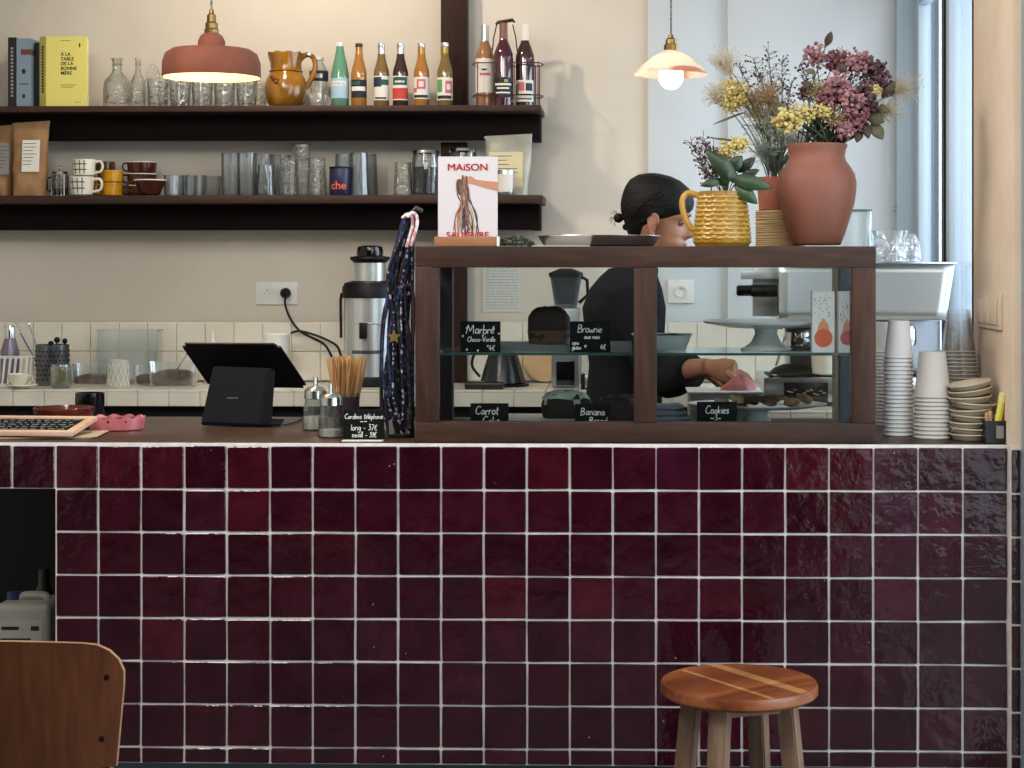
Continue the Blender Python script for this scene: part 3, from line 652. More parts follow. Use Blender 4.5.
# ================================================================== lower shelf
zS = ZS2 + 0.0005
# kraft coffee bags
kraft = M('kraft', '#a57f58', .8, c2='#8e6a46', scale=18, bump=.25, bscale=25)
def kraft_bag(pxa, pxb, top, Y, label, labbox, lm, m=None, seed=1):
    s = SC(Y); wd = (pxb - pxa) / s; h = Z(top, Y) - zS; t = thing('paper_bag', label, 'bag', (X((pxa + pxb) / 2, Y), Y, zS))
    rs = []; rr = random.Random(seed)
    for i in range(12):
        v = i / 11; w_ = wd / 2 * (0.86 + .14 * v + .02 * math.sin(v * 9 + seed)); d = .032 * (1 - v) ** .6 + .003
        row = []
        for k in range(24):
            a = 2 * math.pi * k / 24; cxx = math.copysign(abs(math.cos(a)) ** .55, math.cos(a)); cyy = math.copysign(abs(math.sin(a)) ** .8, math.sin(a))
            row.append((w_ * cxx + .006 * (v - .5) + rr.uniform(-.001, .001), d * cyy * (1 + .12 * math.sin(k + i * 1.7)) + rr.uniform(-.001, .001), v * h + (.004 * cxx if i == 11 else 0)))
        rs.append(row)
    obj('bag_body', G().rings(rs), m or kraft, t, smooth=50)
    obj('top_seam', G().box(-wd / 2, wd / 2, -.0042, .0042, h - .012, h - .006, .001), m or kraft, t)
    u0, u1, v0, v1 = labbox
    y = lambda v: -(.032 * (1 - v) ** .6 + .003) - .004
    l = obj('bag_label', G().rings([[(wd * (u0 - .5), y(v) - .0005, v * h), (wd * (u1 - .5), y(v) - .0005, v * h)] for v in [v0 + (v1 - v0) * i / 5 for i in range(6)]], False), lm, t)
    g = G()
    for q in range(7):
        v = v1 - (v1 - v0) * (.12 + q * .11); g.box(wd * (u0 - .5) + .004, wd * (u0 - .5) + wd * (u1 - u0) * (.5 + .4 * rr.random()), y(v) - .0016, y(v) - .0008, v * h, v * h + .0018)
    obj('label_print', g, ink, l)
    return t
kraft_bag(-16, 15, 125, 2.01, 'kraft paper coffee bag with grey label, behind the taller bag', (.48, .92, .3, .75), M('label_grey', '#8d8a86', .6), seed=2)
kraft_bag(12, 49, 121, 1.975, 'tall kraft paper coffee bag with white label at shelf left', (.34, .82, .32, .75), labw, seed=5)
# small glass coffee press
t = thing('coffee_press', 'small glass coffee press with chrome frame beside the kraft bags', 'coffee press', (X(60, 2.03), 2.03, zS)); s = SC(2.0)
obj('beaker', G().lathe([(8.2 / s, .006), (8.4 / s, 22 / s), (8 / s, 22 / s), (7.8 / s, .01)], seg=20), tumbler_m, t)
obj('coffee', G().lathe([(7.6 / s, .0065), (7.6 / s, 8 / s)], seg=20, cap1=True), M('coffee', '#150b07', .2), t)
g = G(); g.lathe([(8.8 / s, 0), (8.8 / s, .004)], seg=20, cap1=True); g.lathe([(8.8 / s, 22.4 / s), (8 / s, 25 / s), (2 / s, 26.5 / s)], seg=20, cap1=True)
for a in (45, 135, 225, 315): g.box(9 / s * math.cos(R(a)) - .0015, 9 / s * math.cos(R(a)) + .0015, 9 / s * math.sin(R(a)) - .0015, 9 / s * math.sin(R(a)) + .0015, 0, 23 / s)
obj('frame', g, chrome, t); obj('plunger_knob', G().tube([(0, 0, 26 / s), (0, 0, 28 / s)], .002, 6).ball((0, 0, 29.5 / s), .005), chrome, t)
obj('handle', G().tube([(-9 / s, 0, 20 / s), (-13 / s, 0, 18 / s), (-13 / s, 0, 7 / s), (-9 / s, 0, 5 / s)], .003, 6), black, t)

# mugs
def mug(name, px, base, Y, rpx, hpx, m, label, side=1, group=None, taper=.9, stripes=None, rim=None, cat='mug'):
    s = SC(Y); r, h = rpx / s, hpx / s
    t = thing(name, label, cat, (X(px, Y), Y, base), group=group)
    obj('cup_body', G().lathe([(r * taper * .7, 0), (r * taper * .74, .002), (r * taper, .004), (r * (taper + 1) / 2 * 1.01, h * .5), (r, h), (r * .93, h), (r * taper * .93, .006), (.001, .005)], seg=28), m, t)
    hp = [(side * r * .95, 0, h * .85), (side * (r + h * .3), 0, h * .88), (side * (r + h * .42), 0, h * .6), (side * (r + h * .3), 0, h * .3), (side * r * taper * .98, 0, h * .2)]
    obj('handle', G().tube(smooth(hp, 4), h * .075, 7), m, t)
    if rim: obj('rim', G().lathe([(r * 1.008, h * .93), (r * 1.01, h * 1.005), (r * .92, h * 1.005)], seg=28, cap0=False), rim, t)
    if stripes: stripes(t, r, h, taper)
    return t
cream = M('cream_glaze', '#e3ddcd', .2); plaid = M('plaid_green', '#27402d', .4); brown_g = M('brown_glaze', '#451f14', .15); yel_g = M('yellow_glaze', '#d79a1d', .2)
def plaid_s(t, r, h, tp):
    g = G()
    for a in (235, 262, 285): g.arc(r * (tp + .01), h * .12, h * .92, a, a + 5, 3, r1=r * 1.012)
    for v in (.35, .68): g.arc(r * (tp + (1 - tp) * v) * 1.028, h * v, h * (v + .06), 222, 300, 10)
    obj('plaid_pattern', g, plaid, t)
def band_s(t, r, h, tp):
    g = G(); g.arc(r * (tp + .012), h * .08, h * .14, 0, 360, 28); g.arc(r * 1.015, h * .82, h * .88, 0, 360, 28)
    for a in range(200, 350, 16): g.arc(r * (tp + .014), h * .1, h * .85, a, a + 2, 2, r1=r * 1.014)
    obj('ridge_pattern', g, M('yellow_dark', '#a8730f', .3), t)
s = SC(1.965); Ym = 1.965
mug('mug', 82, zS, Ym, 12.3, 19, cream, 'white mug with green plaid, lower of the stacked pair', 1, 'green plaid mugs', .86, plaid_s)
mug('mug', 84, zS + 19.5 / s, Ym, 11.8, 17, cream, 'white mug with green plaid, upper of the stacked pair', 1, 'green plaid mugs', .88, plaid_s)
mug('mug', 112, zS, 2.04, 10.6, 13.5, yel_g, 'mustard yellow ridged mug, lower of its stack', -1, 'yellow mugs', .95, band_s)
mug('mug', 112, zS + 13.8 / s, 2.04, 10.8, 12.5, yel_g, 'mustard yellow ridged mug, upper of its stack', -1, 'yellow mugs', .95, band_s)
mug('mug', 106, zS, 2.13, 9, 36, M('amber_mug', '#5a3c1c', .2), 'tall dim amber brown mug behind the yellow mugs', -1)
mug('mug', 142, zS, 2.078, 15, 11.5, brown_g, 'brown mug with white rim, lowest in the brown stack', -1, 'stacked brown mugs', .92, rim=cream)
mug('mug', 142, zS + 11.8 / SC(2.078), 2.078, 14.8, 11.5, brown_g, 'brown mug with white rim, in the middle of the brown stack', -1, 'stacked brown mugs', .92, rim=cream)
mug('mug', 142, zS + 23.6 / SC(2.078), 2.078, 14.8, 11.5, brown_g, 'brown mug with white rim, topmost in the brown stack', -1, 'stacked brown mugs', .92, rim=cream)
mug('bowl_mug', 150, zS, 1.96, 16, 16, brown_g, 'wide low brown coffee bowl with handle before the brown stack', -1, None, .6, rim=cream)

# tumblers and glasses on the lower shelf
def tumbler(name, r_top, r_bot, h, facets=0, m=None, thick=.006):
    """drinking glass standing upright; pass r_bot > r_top for one stood upside down"""
    t = thing(name, '', 'glass'); g = G(); seg = facets or 22
    g.lathe([(r_bot * .96, 0), (r_bot, .002), (r_top, h), (r_top * .95, h), (r_bot * .93, thick), (.001, thick)], seg=seg)
    obj('glass_wall', g, m or tumbler_m, t, smooth=(None if facets else 35)); 
    obj('glass_foot', G().lathe([(r_bot * .9, .001), (r_bot * .92, thick * .9)], seg=seg, cap1=True), clear, t)
    g = G(); g.tube([(r_top * .975 * math.cos(2 * math.pi * k / 20), r_top * .975 * math.sin(2 * math.pi * k / 20), h) for k in range(20)], .0011, 5, closed=True)
    obj('rim', g, tumbler_m, t); return t
s = SC(2.0)
def row(proto, items, group):
    first = True
    for px, Y, z, lab in items:
        loc = (X(px, Y), Y, z)
        if first: proto.location = loc; proto['label'] = lab; proto['group'] = group; first = False
        else: dup(proto, loc, rnd.uniform(0, 3), lab, group)
ga = 'low ribbed tumblers beside the brown mugs'
row(tumbler('glass_tumbler', 10.5 / s, 10.2 / s, 20.5 / s, 14), [(174, 2.0, zS, 'low clear tumbler, nearest the brown coffee bowl'), (196, 1.99, zS, 'low clear tumbler, second from the brown coffee bowl'), (186, 2.09, zS, 'low clear tumbler standing behind the first two low ones'), (211, 2.06, zS, 'low clear tumbler, next to the tall stacked glasses')], ga)
gb = 'tall straight glasses in the middle of the lower shelf'
tall = tumbler('tall_glass', 9.6 / s, 9.2 / s, 43 / s, 0)
row(tall, [(231, 2.02, zS, 'tall straight clear glass, leftmost of the tall ones'), (247, 1.99, zS, 'tall straight clear glass, second of the tall ones'), (262, 2.07, zS, 'tall straight clear glass standing behind the short flared one'), (281, 2.12, zS, 'tall straight clear glass at the back of the cluster')], gb)
row(tumbler('flared_glass', 8 / s, 10 / s, 30 / s, 0), [(266, 1.96, zS, 'short flared glass turned upside down at the shelf front')], 'upside-down glasses on the lower shelf')
gc = 'faceted tumblers on the lower shelf'
row(tumbler('faceted_tumbler', 8.2 / s, 10.2 / s, 37 / s, 10, cut_m), [(289, 1.99, zS, 'upturned faceted tumbler right of the short flared glass'), (303, 2.06, zS, 'upturned faceted tumbler carrying the topmost glass'), (317, 1.98, zS, 'upturned faceted tumbler left of the navy tin')], gc)
row(tumbler('faceted_tumbler', 9.5 / s, 7.5 / s, 15 / s, 10, cut_m), [(302, 2.06, zS + 37.6 / SC(2.0), 'small faceted tumbler stacked on top of another glass')], gc)
row(tumbler('highball_glass', 8.6 / s, 10.6 / s, 43 / s, 12), [(359, 1.99, zS, 'tall upturned highball glass right of the navy tin'), (344, 2.08, zS, 'tall upturned highball glass behind the navy tin'), (368, 2.08, zS, 'tall upturned highball glass, rearmost near the tin')], 'highball glasses by the navy tin')
row(tumbler('highball_glass', 8.2 / s, 9.8 / s, 33 / s, 12, cut_m), [(403, 1.99, zS, 'upturned clear glass standing alone beside the dark jar')], 'highball glass')
row(tumbler('mini_glass', 5 / s, 5 / s, 24 / s, 0), [(257, 2.12, zS, 'narrow clear glass at the back near the wall')], 'narrow glass')
# navy tin
t = thing('drink_can', 'navy blue tin with orange lettering among the glasses', 'tin', (X(340, 1.96), 1.96, zS)); s = SC(1.96)
nv = M('can_navy', '#1d1f45', .35)
obj('can_body', G().lathe([(10 / s, 0), (10.5 / s, .003), (10.5 / s, 26.5 / s), (10.2 / s, 28 / s)], seg=28, cap1=True), nv, t); obj('lid', G().lathe([(10.7 / s, 26.6 / s), (10.8 / s, 28.5 / s), (9.8 / s, 28.7 / s)], seg=28, cap1=True), black, t)
o = txt('che', .04, M('print_orange', '#e8663a', .5), t, (0, -10.75 / s, 9.5 / s), bold=.0005)
me = o.data
for v in me.vertices:     # wrap the flat lettering round the tin
    x = v.co.x; rr = 10.85 / s; a = x / rr; d = v.co.z; v.co.x = (rr + d) * math.sin(a); v.co.z = -(rr - 10.75 / s) * 0 + (rr + d) * math.cos(a) - 10.75 / s
# dark jars
def jar(px, wpx, top, Y, label, bodym, lidm, fill=None):
    s = SC(Y); r = wpx / 2 / s; h = Z(top, Y) - zS; t = thing('storage_jar', label, 'jar', (X(px, Y), Y, zS))
    obj('jar_body', G().lathe([(r * .8, 0), (r * .97, .006), (r, h * .3), (r, h * .72), (r * .9, h * .86), (r * .88, h * .9), (r * .84, h * .9), (r * .9, h * .7), (r * .9, .01)], seg=26), bodym, t)
    if fill: obj('filling', G().lathe([(r * .78, .008), (r * .9, .02), (r * .91, h * .62), (.001, h * .66)], seg=20, cap1=True), fill, t)
    obj('lid', G().lathe([(r * .92, h * .9), (r * .96, h * .93), (r * .9, h * .985), (r * .3, h)], seg=26, cap1=True), lidm, t)
    return t
beans = M('coffee_beans', '#140d0a', .45, bump=1, bscale=80)
jar(426, 29, 150, 2.0, 'large glass jar of dark coffee beans on the lower shelf', tumbler_m, steel, beans)
jar(463, 30, 148, 2.05, 'dark jar with shiny metal lid behind the magazine', tumbler_m, chrome, beans)
# resealable pouch and small tin
pouch = glass('pouch_film', (0.85, .84, .76), .55, bodyc=(.75, .70, .58), edge=.4, face=.05, rough=.15)
kraft_bag(484, 532, 135, 2.05, 'translucent resealable pouch at the right end of lower shelf', (.12, .82, .1, .72), M('pouch_label', '#ddcfa8', .6), M('pouch', '#c9c2ab', .35, c2='#a9a594', scale=14, bump=.3, bscale=22, spec=.6), seed=9)
t = thing('small_tin', 'small silver and white tin beside the resealable pouch', 'tin', (X(506, 1.95), 1.95, zS)); s = SC(1.95)
obj('can_body', G().lathe([(8.2 / s, 0), (8.6 / s, .002), (8.6 / s, 24 / s), (8.3 / s, 25 / s)], seg=24, cap1=True), silver, t); obj('can_label', G().arc(8.7 / s, 3 / s, 21 / s, 200, 320, 12), labw, t)
# ================================================================== on the back wall
def socket_round(t, x, z, y):
    g = G(); g.lathe([(.021, 0), (.021, .004), (.0185, .004), (.0175, -.006)], seg=24, cap1=True); g.xf(Matrix.Translation((x, y, z)) @ Matrix.Rotation(R(90), 4, 'X'))
    f = obj('socket_face', g, white_p, t)
    g = G()
    for dx, dz in ((-.0085, -.002), (.0085, -.002)): g.ball((x + dx, y + .003, z + dz), (.0026, .004, .0026))
    obj('pin_hole', g, black, f)
    obj('earth_pin', G().tube([(x, y + .004, z + .009), (x, y - .006, z + .009)], .0022, 8), steel_d, f)
YP = YW
t = thing('power_socket', 'white double wall socket left of the juicer, one outlet in use', 'wall socket', (0, 0, 0))
xa, za = W(256, 304.5, YP); xb, zb_ = W(298, 282, YP)
obj('faceplate', G().box(xa, xb, YP - .011, YP - .0005, za, zb_, .003), white_p, t)
xs, zs = W(268, 293, YP); socket_round(t, xs, zs, YP - .013)
xq, zq = W(287, 293, YP); socket_round(t, xq, zq, YP - .013)
t = thing('power_plug', 'black plug and curling cable hanging from the double socket', 'cable', (0, 0, 0))
g = G(); g.lathe([(.017, 0), (.019, .004), (.018, .022), (.012, .032), (.004, .036)], seg=18, cap1=True); g.xf(Matrix.Translation((xq, YP - .019, zq)) @ Matrix.Rotation(R(90), 4, 'X')); obj('plug_body', g, black, t)
def pl(L, Y): return [(W(a, b, y)[0], y, W(a, b, y)[1]) for (a, b, y) in [(q + (Y,) if len(q) == 2 else q) for q in L]]
obj('cable', G().tube(smooth(pl([(287, 293), (285, 303), (290, 318), (300, 331), (313, 338), (325, 345), (332, 357)], 2.14)), .0042, 8), black, t)
obj('cable', G().tube(smooth(pl([(291, 333), (299, 331), (312, 334), (325, 339), (337, 346), (341, 356)], 2.125)), .0042, 8), black, t)
t = thing('power_socket', 'white single wall socket on the white wall seen through the case', 'wall socket')
Yq = YW - .012; xa, za = W(668, 303, Yq); xb, zb_ = W(694, 280, Yq)
obj('faceplate', G().box(xa, xb, Yq - .011, Yq - .0005, za, zb_, .003), white_p, t); xs, zs = W(681, 291.5, Yq); socket_round(t, xs, zs, Yq - .013)
t = thing('light_switch', 'cream triple rocker light switch plate on the painted pier', 'light switch')
ya, yb = .075, .33; za, zb_ = 1.32 - 62 / 400, 1.32 - 27.5 / 400
obj('faceplate', G().box(XR - .009, XR - .0005, ya, yb, za, zb_, .003), M('switch_cream', '#d9c6b0', .4), t)
for k in range(3): obj('rocker', G().box(XR - .014, XR - .0095, ya + .02 + k * .076, ya + .083 + k * .076, za + .012, zb_ - .012, .003), M('switch_cream', '#d9c6b0', .4), t)
xa, za = W(483, 312, YW); xb, zb_ = W(520.5, 265, YW)
t = thing('handwritten_note', 'white sheet with rows of handwriting taped to the wall', 'note')
obj('sheet', G().box(xa, xb, YW - .003, YW - .0005, za, zb_), M('sheet', '#d9d8d2', .8), t)
g = G(); rn = random.Random(5)
for k in range(15):
    z = zb_ - .012 - k * .0103; x = xa + .012
    while x < xb - .015:
        l = rn.uniform(.008, .022); g.box(x, min(x + l, xb - .01), YW - .0034, YW - .003, z, z + .0018); x += l + .005
obj('handwriting', g, M('pencil', '#8a8a88', .8), t)

# ================================================================== on the back counter
zk = .9005
def at(px, Y, z=zk): return (X(px, Y), Y, z)
# spoon rack caddy etc.
Yk = 1.98; s = SC(Yk)
def hk(py, Y=1.98): return Z(py, Y) - .9      # height above the counter of a row at depth Y
t = thing('steel_bottle', 'dull purple insulated bottle with steel cap at far left', 'bottle', at(10, 2.05)); s = SC(2.05); h = hk(326, 2.05)
obj('bottle_body', G().lathe([(9 / s, 0), (9.3 / s, .005), (9.3 / s, h * .55), (5.4 / s, h * .78)], seg=24, cap1=True), M('purple_metal', '#7b7387', .35, .4), t)
obj('cap', G().lathe([(5.6 / s, h * .78), (5.6 / s, h * .95), (4.6 / s, h)], seg=20, cap1=True), chrome, t)
Yc = 1.98; s = SC(Yc); t = thing('cutlery_caddy', 'perforated steel cutlery holder full of dark utensils', 'utensil holder', at(52.5, Yc)); h = hk(345)
g = G(); rc = 16.5 / s; g.lathe([(rc * .96, 0), (rc, .004), (rc, h), (rc * .95, h), (rc * .93, .006)], seg=32); obj('cup_body', g, steel_d, t)
g = G()
for k in range(24):
    for j in range(7):
        a = R(k * 15 + (7.5 if j % 2 else 0)); g.ball((math.cos(a) * rc * .985, math.sin(a) * rc * .985, h * (.15 + j * .115)), (.0036, .0036, .0036), 6, 4)
obj('perforation', g, black, t)
def utensil(label, base, px, top, m, Y=1.98, kind='utensil', head=None, w_=.003):
    x0 = X(base, Y); x1, z1 = W(px, top, Y); t = thing(kind, label, 'utensil', (x0, Y, .93))
    d = Vector((x1 - x0, 0, z1 - .93)); obj('shaft', G().tube([(0, 0, 0), tuple(d)], w_, 8), m, t)
    if head: obj('head', G().ball(tuple(d), head, 10, 6), m, t)
    return t
gu = 'utensils in the perforated holder'
for a in [('thin steel utensil handle leaning furthest left', 46, 15, 321, steel_d, 1.99, None), ('steel tongs arm leaning left in the holder', 48, 29, 325, chrome, 1.97, (.004, .003, .01)), ('dark utensil handle leaning left, below the tongs', 45, 20, 333, steel_d, 2.01, None),
          ('black rounded utensil grip, tallest on the right of holder', 55, 57, 340, black, 1.975, (.011, .009, .011)), ('black utensil grip at the right edge of the holder', 60, 65, 341, black, 1.985, (.009, .008, .010)), ('black utensil grip in the middle of the holder', 52, 51, 343, black, 1.995, (.010, .009, .008))]:
    utensil(a[0], a[1], a[2], a[3], a[4], a[5], 'kitchen_utensil', a[6])['group'] = gu
# jar of green seeds
Yj = 1.84; s = SC(Yj); t = thing('spice_jar', 'open glass jar of green dried herbs before the cutlery holder', 'jar', at(61, Yj)); h = hk(365, Yj)
obj('jar_body', G().lathe([(9.8 / s, 0), (10.5 / s, .004), (10.5 / s, h * .85), (9.6 / s, h), (9.2 / s, h), (10 / s, h * .8), (10 / s, .005)], seg=24), clear, t)
obj('herbs', G().lathe([(9.4 / s, .006), (9.8 / s, .01), (9.8 / s, h * .8), (4 / s, h * .84)], seg=20, cap1=True), M('herbs', '#5a5a24', .8, c2='#8a8040', scale=120, bump=.8, bscale=150), t)
# white wire rack with cup and saucer
Yr = 1.9; s = SC(Yr); t = thing('wire_rack', 'white wire dish rack at the far left of back counter', 'dish rack', at(10, Yr)); g = G()
xa, xb = -22 / s, 23 / s; h = hk(358, Yr)
for y in (-.05, .05):
    g.tube([(xa, y, .004), (xb - .012, y, .004), (xb, y, h), (xa, y, h)], .0022, 6)
for k in range(9):
    x = xa + (xb - xa) * k / 8; g.tube([(x, -.05, h), (x - .01, -.05, .005), (x - .01, .05, .005), (x, .05, h)], .0018, 6)
obj('wire_frame', g, white_p, t)
Yq = 1.80; s = SC(Yq); t = thing('saucer', 'white saucer under a small cup at the back counter edge', 'saucer', at(21, Yq))
obj('dish', G().lathe([(7 / s, 0), (8 / s, .002), (16.5 / s, .012), (16.3 / s, .0145), (7 / s, .005), (.001, .004)], seg=32), cream, t)
t = thing('coffee_cup', 'small white coffee cup on the saucer', 'cup', at(18.5, Yq, zk + .0065))
obj('cup_body', G().lathe([(5 / s, 0), (5.5 / s, .002), (9.5 / s, .02), (11 / s, 13 / s), (10.4 / s, 13 / s), (8.8 / s, .02), (.001, .006)], seg=28), cream, t)
obj('handle', G().tube([(9 / s, 0, 11 / s), (14 / s, 0, 11 / s), (14.5 / s, 0, 6 / s), (9 / s, 0, 3.5 / s)], .0022, 6), cream, t)
# low clear trays with brown pieces, canister, tub with spoon
brown_bits = M('cocoa_bits', '#3a2115', .8, c2='#6a4430', scale=60, bump=.9, bscale=70)
def tub(px, wpx, top, Y, label, fill_h, name='food_tub', dpt=.05):
    s = SC(Y); w2 = wpx / 2 / s; h = hk(top, Y); t = thing(name, label, 'container', at(px, Y))
    def rr(k, z): return [(k * w2 * math.copysign(abs(math.cos(a)) ** .45, math.cos(a)), k * dpt * math.copysign(abs(math.sin(a)) ** .45, math.sin(a)), z) for a in [2 * math.pi * q / 32 for q in range(32)]]
    obj('tub_wall', G().rings([rr(.85, 0), rr(.9, .003), rr(1, h), rr(1.04, h), rr(.96, h), rr(.88, .006)]), clear, t)
    g = G().rings([rr(.86, .007), rr(.9, h * fill_h * .7), rr(.6, h * fill_h), rr(.1, h * fill_h * 1.08)]).rough(.0025, 4); obj('contents', g, brown_bits, t)
    return t
tub(93, 38, 364, 2.02, 'low clear tub of dark dried fruit behind the herb jar', .45)
tub(174, 50, 362, 1.93, 'clear tub of brown cocoa mix with a spoon in it', .62)
utensil('steel spoon handle sticking out of the cocoa tub', 172, 190, 349, steel, 1.93, 'spoon')
tub(146, 22, 366, 2.0, 'small clear tub of brown nuts behind the patterned canister', .5, dpt=.04)
Yg = 1.84; s = SC(Yg); t = thing('glass_canister', 'white-patterned glass canister on the back counter', 'canister', at(118.5, Yg)); h = hk(360, Yg)
obj('canister_body', G().lathe([(9.6 / s, 0), (10.2 / s, .003), (10.2 / s, h), (9.6 / s, h), (9.6 / s, .006)], seg=24), glass('frosted', (.9, .92, .88), .5, bodyc=(.8, .8, .74)), t)
g = G()
for k in range(12):
    for sg in (1, -1):
        g.tube([(10.35 / s * math.cos(R(k * 30 + sg * 45 * v)), 10.35 / s * math.sin(R(k * 30 + sg * 45 * v)), h * (.08 + .8 * v)) for v in [q / 6 for q in range(7)]], .0008, 4)
obj('lattice_relief', g, labw, t)
# large clear food box standing at the back
t = thing('clear_box', 'tall clear plastic box standing empty behind the tubs', 'container', at(130, 2.10)); s = SC(2.1); w2 = 30 / s; h = hk(331, 2.1)
g = G(); 
for a, b, c, d in ((-w2, w2, -.035, -.032), (-w2, w2, .032, .035), (-w2, -w2 + .003, -.032, .032), (w2 - .003, w2, -.032, .032)): g.box(a, b, c, d, .003, h)
g.box(-w2, w2, -.035, .035, 0, .003); obj('box_wall', g, clear, t)
g = G(); g.tube([(-w2 - .003, -.038, h * 1.01), (w2 + .003, -.038, h * 1.01), (w2 + .003, .038, h * 1.01), (-w2 - .003, .038, h * 1.01)], .003, 6, closed=True); obj('box_rim', g, clear, t)
# cream canister and white funnel cone
Yx = 2.0; s = SC(Yx); t = thing('white_canister', 'plain white cylinder canister behind the payment screen', 'canister', at(276, Yx)); h = hk(333, Yx)
obj('canister_body', G().lathe([(13 / s, 0), (13.6 / s, .004), (13.6 / s, h * .9)], seg=28, cap1=True), white_p, t); obj('lid', G().lathe([(13.9 / s, h * .9), (13.9 / s, h * .97), (12.5 / s, h)], seg=28, cap1=True), white_p, t)
t = thing('white_bottle', 'white dispenser bottle with nozzle behind the payment screen', 'bottle', at(213, 2.05)); s = SC(2.05); h = hk(332, 2.05)
obj('bottle_body', G().lathe([(8 / s, 0), (8.4 / s, .003), (8.4 / s, h * .62), (3 / s, h * .75)], seg=22, cap1=True), white_p, t); obj('nozzle', G().lathe([(2.6 / s, h * .75), (1 / s, h)], seg=12, cap1=True), white_p, t)

# juicer: tall steel drum, black collar and feed chute lid
Yz = 1.98; s = SC(Yz); jst = M('juicer_steel', '#e4e6e5', .32, .8, c2='#a9adad', scale=5, stretch=(4, 4, .02)); t = thing('juicer', 'tall steel commercial juicer with black lid beside the display case', 'juicer', at(370, Yz)); r = 26 / s
def hz(py): return hk(py, Yz)
obj('base_foot', G().lathe([(r * 1.06, 0), (r * 1.1, .006), (r * 1.08, .028), (r * 1.0, .034)], seg=40, cap1=True), black, t)
obj('drum', G().lathe([(r, .0345), (r, hz(297))], seg=48, cap1=True), jst, t)
obj('collar', G().lathe([(r * 1.06, hz(298)), (r * 1.07, hz(288)), (r * .97, hz(283)), (r * .7, hz(281))], seg=40, cap1=True), black, t)
obj('upper_drum', G().lathe([(r * .62, hz(283)), (r * .62, hz(263))], seg=40, cap1=True), jst, t)
obj('lid_rim', G().lathe([(r * .62, hz(263)), (r * .78, hz(259)), (r * .76, hz(257)), (r * .5, hz(256))], seg=40, cap1=True), black, t)
obj('chute_cap', G().lathe([(r * .50, hz(257)), (r * .52, hz(252)), (r * .48, hz(247)), (r * .3, hz(245.5))], seg=36, cap1=True), black_gloss, t)
g = G(); g.tube([(-r * 1.08, -.01, hz(293)), (-r * 1.12, -.01, hz(300)), (-r * 1.1, -.01, hz(338))], .005, 8); obj('locking_arm', g, black, t)
g = G(); g.tube(smooth([(-r * .55, -r * .85, hz(324)), (-r * .2, -r * 1.02, hz(322.5)), (r * .3, -r * 1.0, hz(323)), (r * .7, -r * .8, hz(325))]), .0025, 6); obj('latch_bar', g, chrome, t)
obj('switch_knob', G().box(-.022, .004, -r - .022, -r * .97, hz(338), hz(322), .004), black, t)
g = G(); 
obj('maker_plate', G().arc(r * 1.006, hz(353), hz(349.5), 235, 300, 14), steel_d, t)

# kitchen blender
Yb = 1.93; s = SC(Yb); t = thing('blender', 'blender with smoky jug and black lid, seen through the case', 'blender', at(566, Yb)); hb = lambda py: hk(py, Yb)
obj('motor_base', G().box(-14 / s, 14 / s, -.06, .06, .003, hb(308), .008), M('grey_metal', '#8f979b', .35, .6), t)
obj('base_panel', G().box(-9 / s, 9 / s, -.066, -.0605, hb(384), hb(360), .002), black_gloss, t)
def sqr(w2, d2, z, k=.4): return [(w2 * math.copysign(abs(math.cos(a)) ** k, math.cos(a)), d2 * math.copysign(abs(math.sin(a)) ** k, math.sin(a)), z) for a in [2 * math.pi * (q + .5) / 28 for q in range(28)]]
obj('jug', G().rings([sqr(11 / s, .04, hb(307.5)), sqr(16 / s, .055, hb(275)), sqr(15.5 / s, .053, hb(275)), sqr(10.5 / s, .038, hb(304))]), glass('smoke_glass', (.42, .45, .48), .12, bodyc=(.3, .33, .36), edge=.6), t)
obj('jug_lid', G().rings([sqr(17 / s, .058, hb(277)), sqr(17 / s, .058, hb(273)), sqr(12 / s, .045, hb(271)), sqr(6 / s, .02, hb(268.5))]), black, t)
obj('jug_handle', G().tube([(15 / s, 0, hb(277)), (21 / s, 0, hb(280)), (22 / s, 0, hb(295)), (13 / s, 0, hb(303))], .006, 8), black, t)
# black kettle cone, black tray, round board, chrome device
t = thing('kettle_base', 'black tapered kettle standing on its base behind the case', 'kettle', at(503, 1.98)); s = SC(1.98)
obj('kettle_body', G().lathe([(22 / s, .008), (23 / s, .012), (20 / s, .05), (15 / s, .105), (11 / s, .13), (3 / s, .135)], seg=32, cap1=True), M('kettle_black', '#17191d', .25), t)
obj('power_base', G().lathe([(26 / s, 0), (26 / s, .006), (24 / s, .0079)], seg=32, cap1=True), black, t)
obj('handle', G().tube(smooth([(-14 / s, 0, .11), (-27 / s, 0, .115), (-31 / s, 0, .07), (-23 / s, 0, .03)]), .005, 8), black, t)
t = thing('card_reader', 'flat black device lying on the back counter before the kettle', 'device', at(485, 1.82)); s = SC(1.82)
obj('device_body', G().box(-20 / s, 19 / s, -.03, .03, 0, .022, .006), M('device_black', '#141517', .35), t); obj('device_top', G().box(-16 / s, 15 / s, -.02, .022, .0222, .025, .002), black_gloss, t)
t = thing('round_board', 'round pale wooden board leaning against the tiles behind the kettle', 'board', at(545, 2.145, zk + .0)); s = SC(2.13)
g = G(); g.lathe([(.078, 0), (.08, .002), (.08, .012), (.078, .014)], seg=40, cap1=True); g.xf(Matrix.Translation((0, 0, .08)) @ Matrix.Rotation(R(78), 4, 'X')); obj('board_disc', g, wood('pale_board', '#b08a5c', '#c9a676', axis='x'), t)
t = thing('radio_device', 'silver box device with dark display beside the blender', 'device', at(605, 1.83)); s = SC(1.83)
obj('device_body', G().box(-20 / s, 22 / s, -.035, .035, .006, .048, .004), silver, t); obj('display', G().box(-8 / s, 6 / s, -.038, -.0352, .018, .036, .001), black_gloss, t); obj('device_end', G().box(-24 / s, -20.2 / s, -.036, .036, .001, .05, .002), black, t); obj('base_pad', G().box(-20 / s, 22 / s, -.03, .03, 0, .0055), black, t)

